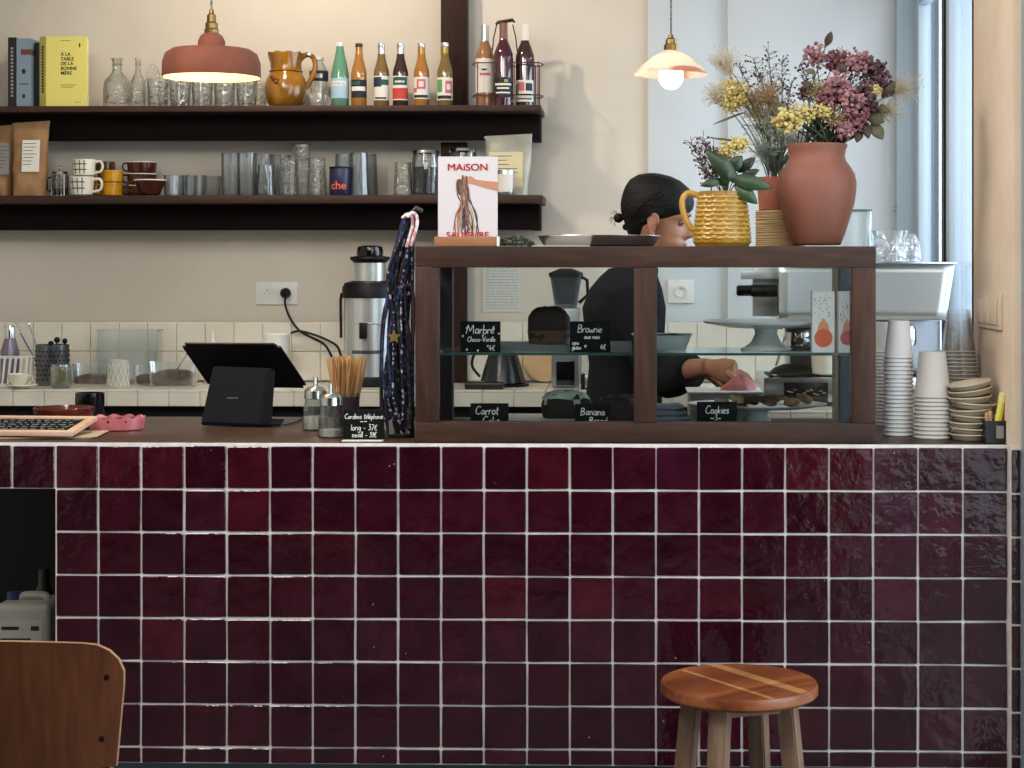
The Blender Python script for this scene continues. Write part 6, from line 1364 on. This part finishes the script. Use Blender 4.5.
# brown bowl, black cup, pink dish
Y = .345; s = SC(Y); t = thing('clay_bowl', 'wide glazed brown bowl behind the menu board', 'bowl', (X(64, Y), Y, ZW)); h = HW(408, Y); r = 30 / s
obj('bowl_body', G().lathe([(r * .6, 0), (r * .75, .003), (r * .95, h * .6), (r, h * .97), (r * .97, h), (r * .92, h * .9), (r * .7, .01), (.001, .008)], seg=44), M('bowl_brown', '#3f130d', .15, c2='#562015', scale=9), t)
obj('contents', G().lathe([(r * .9, h * .72), (r * .4, h * .8), (.001, h * .82)], seg=30, cap0=False), M('bowl_dark', '#1a0f0c', .3), t)
Y = .50; s = SC(Y); t = thing('black_cup', 'plain black cylindrical cup behind the brown bowl', 'cup', (X(90, Y), Y, ZW)); h = HW(393.5, Y); r = 14.5 / s
obj('cup_body', G().lathe([(r * .92, 0), (r * .97, .003), (r, h), (r * .92, h), (r * .9, .006), (.001, .005)], seg=36), M('cup_black', '#0c0a0b', .12), t)
Y = YB(433); s = SC(Y + .06); Yc = Y + .06; t = thing('scalloped_dish', 'pink ceramic dish with scalloped rim on the worktop', 'dish', (X(116.5, Yc), Yc, ZW)); h = HW(417.5, Yc); r = 28 / s
rs = []
for q, (k, z) in enumerate(((.9, 0), (.97, .002), (1, h * .8), (1.0, h), (.93, h), (.9, h * .5), (.86, .006), (.1, .005))):
    rs.append([(r * k * (1 + (.03 * math.sin(11 * a) if q in (2, 3, 4) else 0)) * math.cos(a), r * .72 * k * (1 + (.03 * math.sin(11 * a) if q in (2, 3, 4) else 0)) * math.sin(a), z + (.0028 * math.sin(11 * a) if q in (3, 4) else 0)) for a in [2 * math.pi * k2 / 88 for k2 in range(88)]])
obj('dish_body', G().rings(rs), M('pink_glaze', '#c9767c', .2, c2='#b9666e', scale=10), t)
g = G()
for a in (-95, -60, -130): g.ball((r * .99 * math.cos(R(a)), r * .72 * .99 * math.sin(R(a)), h * .72), (.004, .002, .004))
obj('painted_dots', g, black, t); g = G(); rn = random.Random(4)
for k in range(20): g.ball((rn.uniform(-.6, .6) * r, rn.uniform(-.4, .4) * r, h * .8), (.008, .005, .005), 8, 5)
obj('contents', g, M('dish_contents', '#2a1016', .5), t)
# payment terminal
Yt = YB(428); s = SC(Yt); t = thing('payment_terminal', 'black tablet payment terminal on its stand, seen from behind', 'payment terminal', (X(232, Yt + .02), Yt + .02, ZW)); dk = M('terminal_navy', '#04060b', .6, spec=.12); dk2 = M('terminal_back', '#070709', .5, spec=.25)
ox = X(232, Yt + .02)
def q3(px, py, Y): x, z = W(px, py, Y); return (x - ox, Y - Yt - .02, z - ZW)
F0 = [q3(200, 425, Yt), q3(259, 427.5, Yt + .0), q3(269, 368, Yt + .07), q3(213, 366, Yt + .07)]
B0 = [q3(207, 425, Yt + .03), q3(272, 426.5, Yt + .05), q3(276, 370, Yt + .10), q3(215, 366, Yt + .09)]
g = G(); g.rings([F0, B0]); bmesh.ops.bevel(g.b, geom=g.b.edges[:], offset=.003, segments=2, affect='EDGES'); obj('stand', g, dk, t)
obj('stand_foot', G().rings([[q3(203, 426, Yt), q3(280, 428.5, Yt + .0), q3(284, 423, Yt + .12), q3(210, 421, Yt + .12)], [(p[0], p[1], p[2] + .005) for p in (q3(203, 426, Yt), q3(280, 428.5, Yt), q3(284, 423, Yt + .12), q3(210, 421, Yt + .12))]]).xf(Matrix.Translation((0, 0, .006))), dk, t)
C = [q3(180, 344, Yt + .045), q3(279, 344.5, Yt + .125), q3(308.5, 388.5, Yt + .22), q3(209.5, 387, Yt + .14)]
C = [Vector(c) for c in C]; nn = (C[1] - C[0]).cross(C[3] - C[0]).normalized()
if nn.y > 0: nn = -nn
g = G(); g.rings([[c for c in C], [c - nn * .009 for c in C]])
bmesh.ops.bevel(g.b, geom=[e for e in g.b.edges if abs((e.verts[0].co - e.verts[1].co).normalized().dot(nn)) > .9], offset=.012, segments=5, affect='EDGES'); bmesh.ops.bevel(g.b, geom=[e for e in g.b.edges if e.calc_length() > .1], offset=.0015, segments=2, affect='EDGES')
obj('tablet', g, dk2, t); 
cen = sum(C, Vector()) / 4; g = G(); IN = [cen + (c - cen) * .93 - nn * .0095 for c in C]; g.quad(*IN); obj('screen', g, M('screen_dark', '#101820', .08), t)
g = G(); lc = Vector(q3(227, 398, Yt + .033))
for k in range(5): g.box(k * .0058, k * .0058 + .0040, -.0006, .0004, -.0018 + (k % 2) * .0005, .0018)
o = obj('logo_mark', g, M('terminal_logo', '#2c2e36', .4), t, tuple(lc), (R(-27), 0, 0))
t = thing('charging_cable', 'thin black cable running from payment terminal to the shakers', 'cable'); g = G(); g.tube(smooth([wt(284, 427)[:2] + (ZW + .003,), wt(296, 424)[:2] + (ZW + .003,), wt(303, 419)[:2] + (ZW + .003,)]), .0022, 6); obj('cord', g, black, t)
# sugar shakers
def shaker(px, base, top, lab, fill):
    Y = YB(base); s = SC(Y); h = HW(top, Y); r = 13.2 / s; t = thing('sugar_shaker', lab, 'sugar shaker', (X(px, Y), Y, ZW), group='glass sugar shakers with metal pour lids')
    hb_ = h * .60
    obj('glass_body', G().lathe([(r * .97, 0), (r, .003), (r * .93, hb_ * .6), (r * .78, hb_), (r * .74, hb_), (r * .9, hb_ * .6), (r * .93, .005)], seg=12), tumbler_m, t, smooth=None)
    obj('sugar', G().lathe([(r * .9, .004), (r * .9, hb_ * fill), (r * .3, hb_ * fill * 1.04)], seg=20, cap1=True), M('sugar', '#dcd6ca', .9, bump=.5, bscale=200), t)
    obj('metal_lid', G().lathe([(r * .82, hb_ * .98), (r * .86, hb_ * 1.0), (r * .84, hb_ * 1.24), (r * .6, hb_ * 1.34), (r * .25, hb_ * 1.38)], seg=28, cap1=True), steel, t)
    obj('spout', G().tube([(0, 0, hb_ * 1.36), (0, 0, h)], r * .17, 10), chrome, t)
shaker(331, 438, 384, 'sugar shaker nearest the counter edge, left of chalk sign', .24); shaker(315.5, 430.5, 377.5, 'sugar shaker standing behind the nearer shaker', .42)
# stirrer pot
Y = .34; s = SC(Y); xp = X(346, Y); t = thing('stirrer_pot', 'clear glass pot packed with wooden stirrers behind the chalk sign', 'pot', (xp, Y, ZW)); h = HW(393, Y)
obj('pot_body', G().lathe([(12 / s, 0), (12.5 / s, .003), (13.5 / s, h), (12.8 / s, h), (11.5 / s, .005)], seg=28), tumbler_m, t); obj('pot_sleeve', G().lathe([(12.7 / s, .004), (13.6 / s, h * .9)], seg=28, cap0=False), M('sleeve', '#2a1d1c', .5), t)
stm = M('stirrer_wood', '#b98a55', .75, c2='#cda06c', scale=30, stretch=(1, 1, .1))
p0 = None; rn = random.Random(21); ht = HW(357.5, Y)
spots = []
for k in range(62):
    u = math.sqrt((k + .5) / 62); a = k * 2.39996; spots.append((u * math.cos(a), u * math.sin(a)))
spots.sort(key=lambda q: q[1])
for k, (u, v) in enumerate(spots):
    loc = (xp + u * 8.5 / s, Y + v * 8.5 / s, ZW + .008); dz = rn.uniform(-.008, .004); rot = (R(v * -9), R(u * 13.5), rn.uniform(0, 3))
    lab = 'flat wooden coffee stirrer fanned among the others in the pot'
    if p0 is None:
        p0 = obj('wooden_stirrer', G().box(-.0034, .0034, -.0008, .0008, 0, ht - .006, .0004), stm, None, loc, rot, label=lab, cat='stirrer', group='wooden stirrers in the pot')
    else:
        o = p0.copy(); COL.objects.link(o); o.location = loc; o.rotation_euler = rot; o.scale = (1, 1, 1 + dz * 4)
# chalk sign for phone cords
Y = .075; xa, xb = X(343.5, Y), X(384, Y); h = HW(409.5, Y); t = thing('chalk_sign', 'chalk sign reading Cordons téléphone long 37 € small 31 €', 'sign', ((xa + xb) / 2, Y, ZW), rot=(R(0), 0, 0)); w2 = (xb - xa) / 2
obj('slate_panel', G().box(-w2, w2, -.002, .002, 0, h, .0008), slate, t); obj('foot', G().box(-w2, w2, -.03, -.003, 0, .0018), labw, t); g = G()
for tx, a, b, hp in (('Cordons téléphone', 364, 419, 5.0), ('~~', 364, 423.5, 5), ('Long - 37€', 364.5, 430.5, 6.2), ('small - 31€', 364.5, 437.5, 5.6)):
    chalk(g, tx.replace('L', 'l').replace('C', 'C'), X(a, Y) - t.location.x, Z(b, Y) - t.location.z, hp / SC(Y), y=-.0027, th=.0007, seed=int(b))
obj('chalk_writing', g, chalk_m, t)
# strap display: black stand with many patterned phone straps
Ys = .16; s = SC(Ys); xs0 = X(401, Ys); t = thing('strap_stand', 'black metal stand with hooked top beside the display case', 'stand', (xs0, Ys, ZW))
zt = HW(210, Ys); g = G(); g.lathe([(.032, 0), (.032, .006), (.012, .009)], (0, 0, 0), 32, cap1=True); g.tube([(0, 0, .005), (.004, 0, zt * .6), (.017, 0, zt - .02), (.024, 0, zt - .006), (.036, 0, zt)], .005, 8); obj('pole', g, black, t)
g = G(); g.tube([(.028, 0, zt - .006), (.038, 0, zt + .003), (.052, 0, zt - .003)], [.005, .008, .006], 10); obj('hook_cap', g, M('cap_grey', '#33373c', .3), t)
obj('crossbar', G().tube([(.006, -.05, zt - .02), (.006, .03, zt - .02)], .004, 8).tube([(.03, -.05, zt - .02), (.03, .03, zt - .02)], .004, 8).tube([(.002, -.01, zt - .02), (.034, -.01, zt - .02)], .004, 8), black, t)
def strapmat(name, c, c2, sc_=220, lo=.5, hi=.56):
    return M(name, c, .75, c2=c2, scale=sc_, lo=lo, hi=hi, detail=0, bump=.5, bscale=300)
SM = [('navy and white speckled', strapmat('strap_navy', '#0c1024', '#a9adc0', 110, .6, .66)), ('deep blue patterned', strapmat('strap_blue', '#0c1538', '#2c4278', 120)), ('black and grey patterned', strapmat('strap_black', '#070709', '#3c4050', 120, .58, .64)), ('dark red and navy', strapmat('strap_red', '#3e0f1c', '#161a30', 120)), ('violet and white speckled', strapmat('strap_violet', '#1a1230', '#8f8098', 110, .6, .66)), ('plain black', M('strap_plain', '#0a0a0c', .6))]
rn = random.Random(77); sl = ['topmost', 'outer', 'inner', 'front', 'rear']
for k in range(26):
    nm, mt = SM[k % 6]; xt = rn.uniform(403, 410); Yk_ = Ys - .055 + .085 * k / 25
    b = rn.uniform(384, 414) if k % 3 else rn.uniform(392, 412); zb_p = (438, 400, 438, 372, 425, 437)[k % 6] + rn.uniform(-22, 2); wv = rn.uniform(2, 5)
    mid = rn.uniform(394, 409)
    L = [(xt + 3, 214 + rn.uniform(-2, 3)), (xt - wv, 232), (mid - 3 - wv, 275), (min(b, mid) - 2, 320), (b - wv - 1, zb_p - 30), (b - 1, zb_p - 4), (b + 1.5, zb_p), (b + wv, zb_p - 8), (b + wv - 1, zb_p - 60), (mid + wv + 2, 280), (xt + wv + 3, 235), (xt + 6, 216)]
    P = [(X(min(a, 413.0), Yk_) - xs0, Yk_ - Ys + rn.uniform(-.004, .004), HW(min(c, 439), Yk_)) for a, c in L]
    o = thing('phone_strap', '%s phone strap in the bundle, reaching %s' % (nm, ('almost down to the counter', 'halfway down the stand', 'low beside the case', 'only to mid height', 'down past the stirrers', 'to the worktop')[k % 6]), 'phone strap', (xs0, Ys, ZW), group='phone straps on the black stand')
    obj('strap_cord', G().tube(smooth(P, 5), rn.uniform(.0028, .0044), 6), mt, o)
    if k % 2 == 0: obj('clip', G().tube([Vector(P[6]) + Vector((0, 0, .004)), Vector(P[6]) - Vector((0, 0, .006))], .0035, 6), steel_d if k % 4 else silver, o)
o = thing('phone_strap', 'pink and white striped strap hanging short at the stand right side', 'phone strap', (xs0, Ys, ZW)); Yq_ = Ys - .07
P = [(X(a, Yq_) - xs0, Yq_ - Ys, HW(b, Yq_)) for a, b in ((407, 217), (412, 213), (416.5, 216), (417, 225), (414, 236), (411, 246))]
obj('strap_cord', G().tube(smooth(P, 5), .004, 8), M('strap_pink', '#c98a90', .7, c2='#e2d6d6', scale=90, detail=0, lo=.48, hi=.52), o); P2 = [(p[0] - .012, p[1] + .008, p[2] - .003) for p in P]; obj('strap_cord', G().tube(smooth(P2, 5), .004, 8), M('strap_pink', '#c98a90'), o)
t = thing('star_charm', 'small brass star charm hanging on the strap bundle', 'charm', (X(394, .08), .08, Z(337, .08))); g = G(); V = [((.017 if k % 2 == 0 else .008) * math.sin(k * math.pi / 5), (.017 if k % 2 == 0 else .008) * math.cos(k * math.pi / 5)) for k in range(10)]; g.prism(V, -.002, .002); obj('star', g, M('charm_gold', '#a98d52', .35, .7), t); obj('ring', G().tube([(.004 * math.cos(a), 0, .02 + .004 * math.sin(a)) for a in [k * .628 for k in range(10)]], .0008, 5, closed=True), brass, t)

# ---- takeaway cups
cupw = M('paper_cup_white', '#f0efee', .6); cupc = M('paper_cup_grey', '#ddd7d0', .6)
def cup_stack(px, base, wpx, top, n, m, what, group, pitch_px, body_px):
    """n nested cups, mouths down; the topmost shows its whole body"""
    Y = YB(base); s = SC(Y); r = wpx / 2 / s; h = body_px / s; tot = HW(top, Y); p = (tot - h) / (n - 1)
    t = thing('paper_cup', '', 'cup', (X(px, Y), Y, ZW), group=group)
    obj('cup_wall', G().lathe([(r * .97, 0), (r * .95, .0012), (r * .69, h), (r * .6, h), (r * .6, h - .004), (r * .66, h - .004), (r * .92, .0012)], seg=36, cap0=False), m, t)
    obj('rolled_rim', G().tube([(r * .965 * math.cos(2 * math.pi * k / 36), r * .965 * math.sin(2 * math.pi * k / 36), .0022) for k in range(36)], .0021, 6, closed=True), m, t)
    for k in range(n):
        lab = '%s, %s from the bottom' % (what, ORD[k]) if k < n - 1 else what + ', topmost with its whole body showing'
        if k == 0: t['label'] = lab
        else: dup(t, (X(px, Y) + rnd.uniform(-.0004, .0004), Y, ZW + p * k), 0, lab)
cup_stack(898.5, 434.5, 30, 320.5, 20, cupw, 'white paper cup in tall upturned stack beside the case', 'white paper cups in the taller stack', 4.1, 37)
cup_stack(932.5, 437, 38, 351.5, 11, cupc, 'grey-white paper cup in shorter upturned stack', 'paper cups in the shorter stack', 4.1, 45)
cup_stack(882, 424.5, 20, 322, 22, cupw, 'white paper cup in the thin stack nearest the case', 'white paper cups in the thin stack', 4.1, 30)
pet = glass('pet_cup', (1, 1, 1), .035, bodyc=(.95, .93, .88), edge=.25, face=.02)
Y = .34; s = SC(Y); r = 17.5 / s; base = thing('plastic_cup', '', 'cup', (X(966, Y), Y, ZW), group='clear plastic cups stacked by the pier'); h = 42 / s
obj('cup_wall', G().lathe([(r * .97, 0), (r * .66, h), (r * .1, h), (r * .1, h - .002), (r * .63, h - .003), (r * .93, 0)], seg=30, cap0=False), pet, base); obj('rolled_rim', G().tube([(r * math.cos(2 * math.pi * k / 30), r * math.sin(2 * math.pi * k / 30), .0015) for k in range(30)], .0014, 5, closed=True), M('pet_rim', '#cfccc0', .3), base)
tot = HW(309, Y); n = 22
for k in range(n):
    lab = 'clear plastic cup in the tilted tall stack by the pier, %s from the bottom' % ORD[k]
    if k == 0: base['label'] = lab
    else: dup(base, (X(966, Y) - .0009 * k, Y, ZW + (tot - h) / (n - 1) * k), 0, lab)
# kraft lids / bowls, slightly crooked pile
Y = .13; s = SC(Y); lidm = M('lid_card', '#cfc2ad', .65); r = 21 / s; t = thing('paper_bowl', '', 'bowl', (X(973, Y), Y, ZW), group='card bowls piled crookedly')
hl = 6.6 / s
obj('bowl_wall', G().lathe([(r * .8, 0), (r * .84, .001), (r * .97, hl * .8), (r * .95, hl * .8), (r * .8, .002)], seg=40), lidm, t); obj('bowl_rim', G().tube([(r * math.cos(2 * math.pi * k / 40), r * math.sin(2 * math.pi * k / 40), hl * .85) for k in range(40)], .0022, 6, closed=True), lidm, t)
tl = [(971, 0, 0), (972, 1, 0), (970, -1, 0), (973, 2, 0), (971, -3, 2), (974, 3, 0), (970, -4, 0), (971, -9, 2), (970, -10, 0)]
z = ZW
for k, (px, tilt, e) in enumerate(tl):
    lab = 'shallow pale card bowl in the crooked pile before the plastic cups, %s from the bottom' % ORD[k]
    loc = (X(px, Y), Y, z + abs(math.sin(R(tilt))) * r * .6)
    if k == 0: t['label'] = lab; t.location = loc
    else: dup(t, loc, None, lab, rot=(R(2), R(tilt), 0))
    z += hl * .92
# pen holder
Y = .055; s = SC(Y); xh = X(996.5, Y); w2 = 12 / s; h = HW(419.5, Y); t = thing('pen_holder', 'black box pen holder with small grey sticker at the counter end', 'pen holder', (xh, Y + .01, ZW))
g = G(); d2 = .026; g.box(-w2, w2, -d2, d2, 0, .003); g.box(-w2, w2, -d2, -d2 + .002, .003, h); g.box(-w2, w2, d2 - .002, d2, .003, h); g.box(-w2, -w2 + .002, -d2 + .002, d2 - .002, .003, h); g.box(w2 - .002, w2, -d2 + .002, d2 - .002, .003, h)
obj('box_wall', g, M('holder_black', '#111216', .35), t); obj('sticker', G().box(-.004, .013, -d2 - .0008, -d2, h * .22, h * .78), M('sticker_grey', '#8b8b8b', .5), t)
def pen(label, dx, dy, top, tilt, m, r=.0065, cap=None, name='marker_pen'):
    t = thing(name, label, 'pen', (xh + dx, Y + .01 + dy, ZW + .004), rot=(0, R(tilt), 0)); L_ = (HW(top, Y) - .004) / math.cos(R(tilt)); obj('barrel', G().lathe([(r, 0), (r, L_ * .8), (r * .9, L_ * .82)], seg=14, cap1=True), m, t)
    obj('pen_cap', G().lathe([(r * 1.08, L_ * .78), (r * 1.02, L_ * .97), (r * .7, L_)], seg=14, cap1=True), cap or m, t); return t
pen('yellow highlighter standing tallest in the pen holder', -.004, -.008, 392, 10, M('hi_yellow', '#d3cf4e', .35), .0085, M('hi_cap', '#dcd98a', .4))
pen('red marker in the right corner of pen holder', .016, .0, 413, 3, M('pen_red', '#b8434a', .4), .0055)
pen('tan wooden pencil stub in the left corner of holder', -.019, .0, 412, -2, M('pen_tan', '#b98d6a', .5), .0045, name='pencil_stub')
pen('beige pen behind the highlighter in the holder', -.010, .012, 411, 0, M('pen_beige', '#cdb79a', .5), .005)

# ================================================================== below the counter
Y = .34; s = SC(Y); xj = X(31, Y); w2 = 27 / s; zj = .1855; h = Z(601, Y) - zj; t = thing('jerrycan', 'grey-white plastic jerrycan with printed label under the counter', 'jerrycan', (xj, Y, zj))
gp = M('jerry_grey', '#9b9a92', .5); g = G(); g.box(-w2, w2, -.07, .07, 0, h, .018, 4); obj('can_body', g, gp, t)
obj('handle', G().tube(smooth([(-w2 * .35, 0, h - .006), (-w2 * .25, 0, h + .008), (w2 * .5, 0, h + .008), (w2 * .6, 0, h - .006)]), .011, 10), gp, t); obj('screw_cap', G().lathe([(.018, h - .004), (.018, h + .016), (.014, h + .019)], (-w2 * .62, 0, 0), 22, cap1=True), M('cap_blue', '#1c2c4c', .4), t)
l = obj('can_label', G().box(-w2 * .85, w2 * .75, -.0715, -.0702, h * .42, h * .86), M('label_pale', '#a6a49c', .6), t); g = G()
for k in range(6): g.box(-w2 * .78, w2 * (.1 + .5 * ((k * 37) % 10) / 10), -.0722, -.0716, h * (.47 + k * .042), h * (.485 + k * .042))
g.box(-w2 * .74, -w2 * .1, -.0722, -.0716, h * .77, h * .8); g.box(w2 * .35, w2 * .65, -.0722, -.0716, h * .765, h * .805); obj('label_print', g, pr_k, l)
t = thing('cleaning_bottle', 'dim dark bottle lying behind the jerrycan', 'bottle', (X(44, .5), .5, zj)); obj('bottle_body', G().lathe([(.03, 0), (.032, .005), (.032, .24), (.015, .29), (.013, .33)], seg=22, cap1=True), M('bottle_dim', '#3a3438', .4), t)

# ================================================================== stool
Yst = -.43; s = SC(Yst); xs_t = X(739, Yst); zs_t = Z(680, Yst)
acacia = wood('acacia', '#5a2b15', '#94592f', '#7a4021', axis='x', scale=11, rough=.28, bump=.08, ring=6)
acacia_p = wood('acacia_pale', '#8a5a34', '#c08a52', axis='x', scale=11, rough=.28, ring=6); leg_w = wood('leg_wood', '#5c4638', '#8f725c', '#755a49', axis='z', scale=9, rough=.6, ring=8)
t = thing('wooden_stool', 'round wooden stool with glossy reddish seat in front of the counter', 'stool', (xs_t, Yst, 0), R(-25)); r = 78.5 / s
g = G(); n = 72
def disc(g, z0, z1, sel):
    pass
g.lathe([(r * .96, zs_t - .026), (r, zs_t - .020), (r * 1.0, zs_t - .006), (r * .985, zs_t)], seg=n, cap1=True); seat = obj('seat', g, [acacia], t, rot=(0, 0, R(62)))
# lighter sapwood strips glued into the seat
g = G()
for a, b in ((-.3, -.22), (.18, .36)):
    xa_, xb_ = a * r, b * r; ya_, yb_ = [math.sqrt((r * .97) ** 2 - v * v) for v in (xa_, xb_)]; z = zs_t + .0004
    g.quad((xa_, -ya_, z), (xb_, -yb_, z), (xb_ + .01, yb_ * .97, z), (xa_ + .012, ya_ * .97, z))
obj('seat_inlay', g, acacia_p, t, rot=(0, 0, R(62)))
for a in (-90, 0, 90, 180):
    ca, sa = math.cos(R(a)), math.sin(R(a)); rt, rb = .104, .150; w = .019
    top = [(ca * rt + u * w, sa * rt + v * w, zs_t - .0265) for u, v in ((-1, -1), (1, -1), (1, 1), (-1, 1))]; bot = [(ca * rb + u * w * .95, sa * rb + v * w * .95, 0.001) for u, v in ((-1, -1), (1, -1), (1, 1), (-1, 1))]
    g = G().rings([bot, top]); bmesh.ops.bevel(g.b, geom=g.b.edges[:], offset=.003, segments=2, affect='EDGES'); obj('leg', g, leg_w, t, smooth=30)
for a in (-45, 45, 135, 225):
    c, s_ = math.cos(R(a)), math.sin(R(a)); d = .104 * .7071; L_ = d - .012; px_, py_ = c * d, s_ * d; tx_, ty_ = -s_, c; g = G()
    g.rings([[(px_ + tx_ * q + c * e, py_ + ty_ * q + s_ * e, z) for q, e in ((-L_, -.009), (L_, -.009), (L_, .009), (-L_, .009))] for z in (zs_t - .052, zs_t - .027)]); obj('apron', g, leg_w, t, smooth=30)
    d2 = d * 1.26; L2 = L_ * 1.24; px_, py_ = c * d2, s_ * d2; g = G(); g.rings([[(px_ + tx_ * q + c * e, py_ + ty_ * q + s_ * e, z) for q, e in ((-L2, -.008), (L2, -.008), (L2, .008), (-L2, .008))] for z in (.12, .145)]); obj('stretcher', g, leg_w, t, smooth=30)

# ================================================================== plywood chair at the lower left
Yc = -1.65; s = SC(Yc); xcc = X(-14, Yc); ztc = Z(636, Yc)
ply = wood('plywood_face', '#3c1f10', '#57311b', '#482615', axis='z', scale=8, rough=.35, bump=.05, ring=12, coat=.15); ply_e = M('plywood_edge', '#8f6c4a', .6, c2='#6d4c31', scale=60, stretch=(.1, .1, 6)); tubem = M('chair_tube', '#2a3138', .35, .6)
t = thing('plywood_chair', 'bent plywood chair seen from behind, cropped at the lower left', 'chair', (xcc, Yc, 0)); zb_c = Z(767, Yc)
HB = ztc - zb_c; WB = X(128, Yc) - xcc
g = G(); ge = G(); NU = 30; NV = 14
def bp(u, v, off):
    """u across -1..1, v up 0..1"""
    hw = WB * (.93 + .07 * min(1, v / .8)); rc = .055
    x = u * hw; zmax = HB * (1 - .035 * u * u)
    z = v * zmax
    # rounded upper corners
    ax = abs(x)
    if z > zmax - rc:
        k = (z - (zmax - rc)) / rc; lim = hw - rc + rc * math.sqrt(max(0, 1 - k * k)); x = u * lim
    y = -.035 * (1 - (x / WB) ** 2) - .012 * v + off
    return (x, y, zb_c + z)
F_ = [[bp(-1 + 2 * i / NU, j / NV if j < NV - 5 else 1 - ((NV - j) / 5) ** 1.8 * (5 / NV), -.0045) for j in range(NV + 1)] for i in range(NU + 1)]
B_ = [[(p[0], p[1] + .009, p[2]) for p in c] for c in F_]
g.rings(F_, False); g.rings(B_, False); bk = obj('backrest', g, ply, t, smooth=60)
lp = lambda A: [c[0] for c in A] + A[-1][1:] + [c[-1] for c in A[::-1]][1:] + A[0][::-1][1:-1]
ge.rings([[Vector(a), Vector(b)] for a, b in zip(lp(F_) + [lp(F_)[0]], lp(B_) + [lp(B_)[0]])], False); obj('backrest_edge', ge, ply_e, t)
for sx in (-1, 1):
    for (a, b) in ((111, 676), (105.5, 738)):
        x = (X(a, Yc) - xcc) * sx; z = Z(b, Yc); y = -.035 * (1 - (x / WB) ** 2) - .012 * ((z - zb_c) / HB)
        g = G().lathe([(.0042, 0), (.0042, .0012), (.002, .002)], seg=14, cap1=True); g.xf(Matrix.Translation((x, y - .0045, z)) @ Matrix.Rotation(R(90), 4, 'X')); obj('screw', g, M('screw_dark', '#141416', .4, .5), t)
    xs1 = sx * (X(104, Yc) - xcc)
    obj('back_tube', G().tube(smooth([(xs1, .012 + -.035 * (1 - (xs1 / WB) ** 2), zb_c + HB * .8), (xs1, .005, zb_c + .02), (xs1 * 1.06, .004, zb_c - .06), (xs1, .03, .47), (xs1, .10, .425), (xs1, .40, .425)]), .011, 10), tubem, t)
    obj('leg', G().tube(smooth([(xs1, .06, .425), (xs1 * 1.08, -.03, .2), (xs1 * 1.12, -.07, .005)]), .011, 10), tubem, t)
    obj('leg', G().tube(smooth([(xs1, .36, .425), (xs1 * 1.05, .40, .2), (xs1 * 1.1, .43, .005)]), .011, 10), tubem, t)
g = G(); rs = []
for k in range(14):
    v = k / 13; yy = .02 + .40 * v; zz = .442 + (.012 * (v - .5) ** 2) - (.03 * max(0, v - .85) / .15); hw = WB * (.9 - .1 * (2 * v - 1) ** 4); rs.append([(u * hw, yy, zz + .006 * u * u) for u in [q / 10 - 1 for q in range(21)]])
g.rings(rs, False); obj('seat', g, ply, t, solid=.011, smooth=60)
import OpenImageIO as oiio, numpy as np
b=oiio.ImageBuf('/workdir/render_main.png'); a=b.get_pixels(oiio.FLOAT)
for x,y in [(50,15),(350,30),(600,50),(690,120),(850,40),(200,270),(100,270),(620,150),(990,150),(925,200),(960,200),(120,600),(900,600)]:
    p=a[y-3:y+4,x-3:x+4,:3].mean((0,1))*255
    print((x,y),p.astype(int))
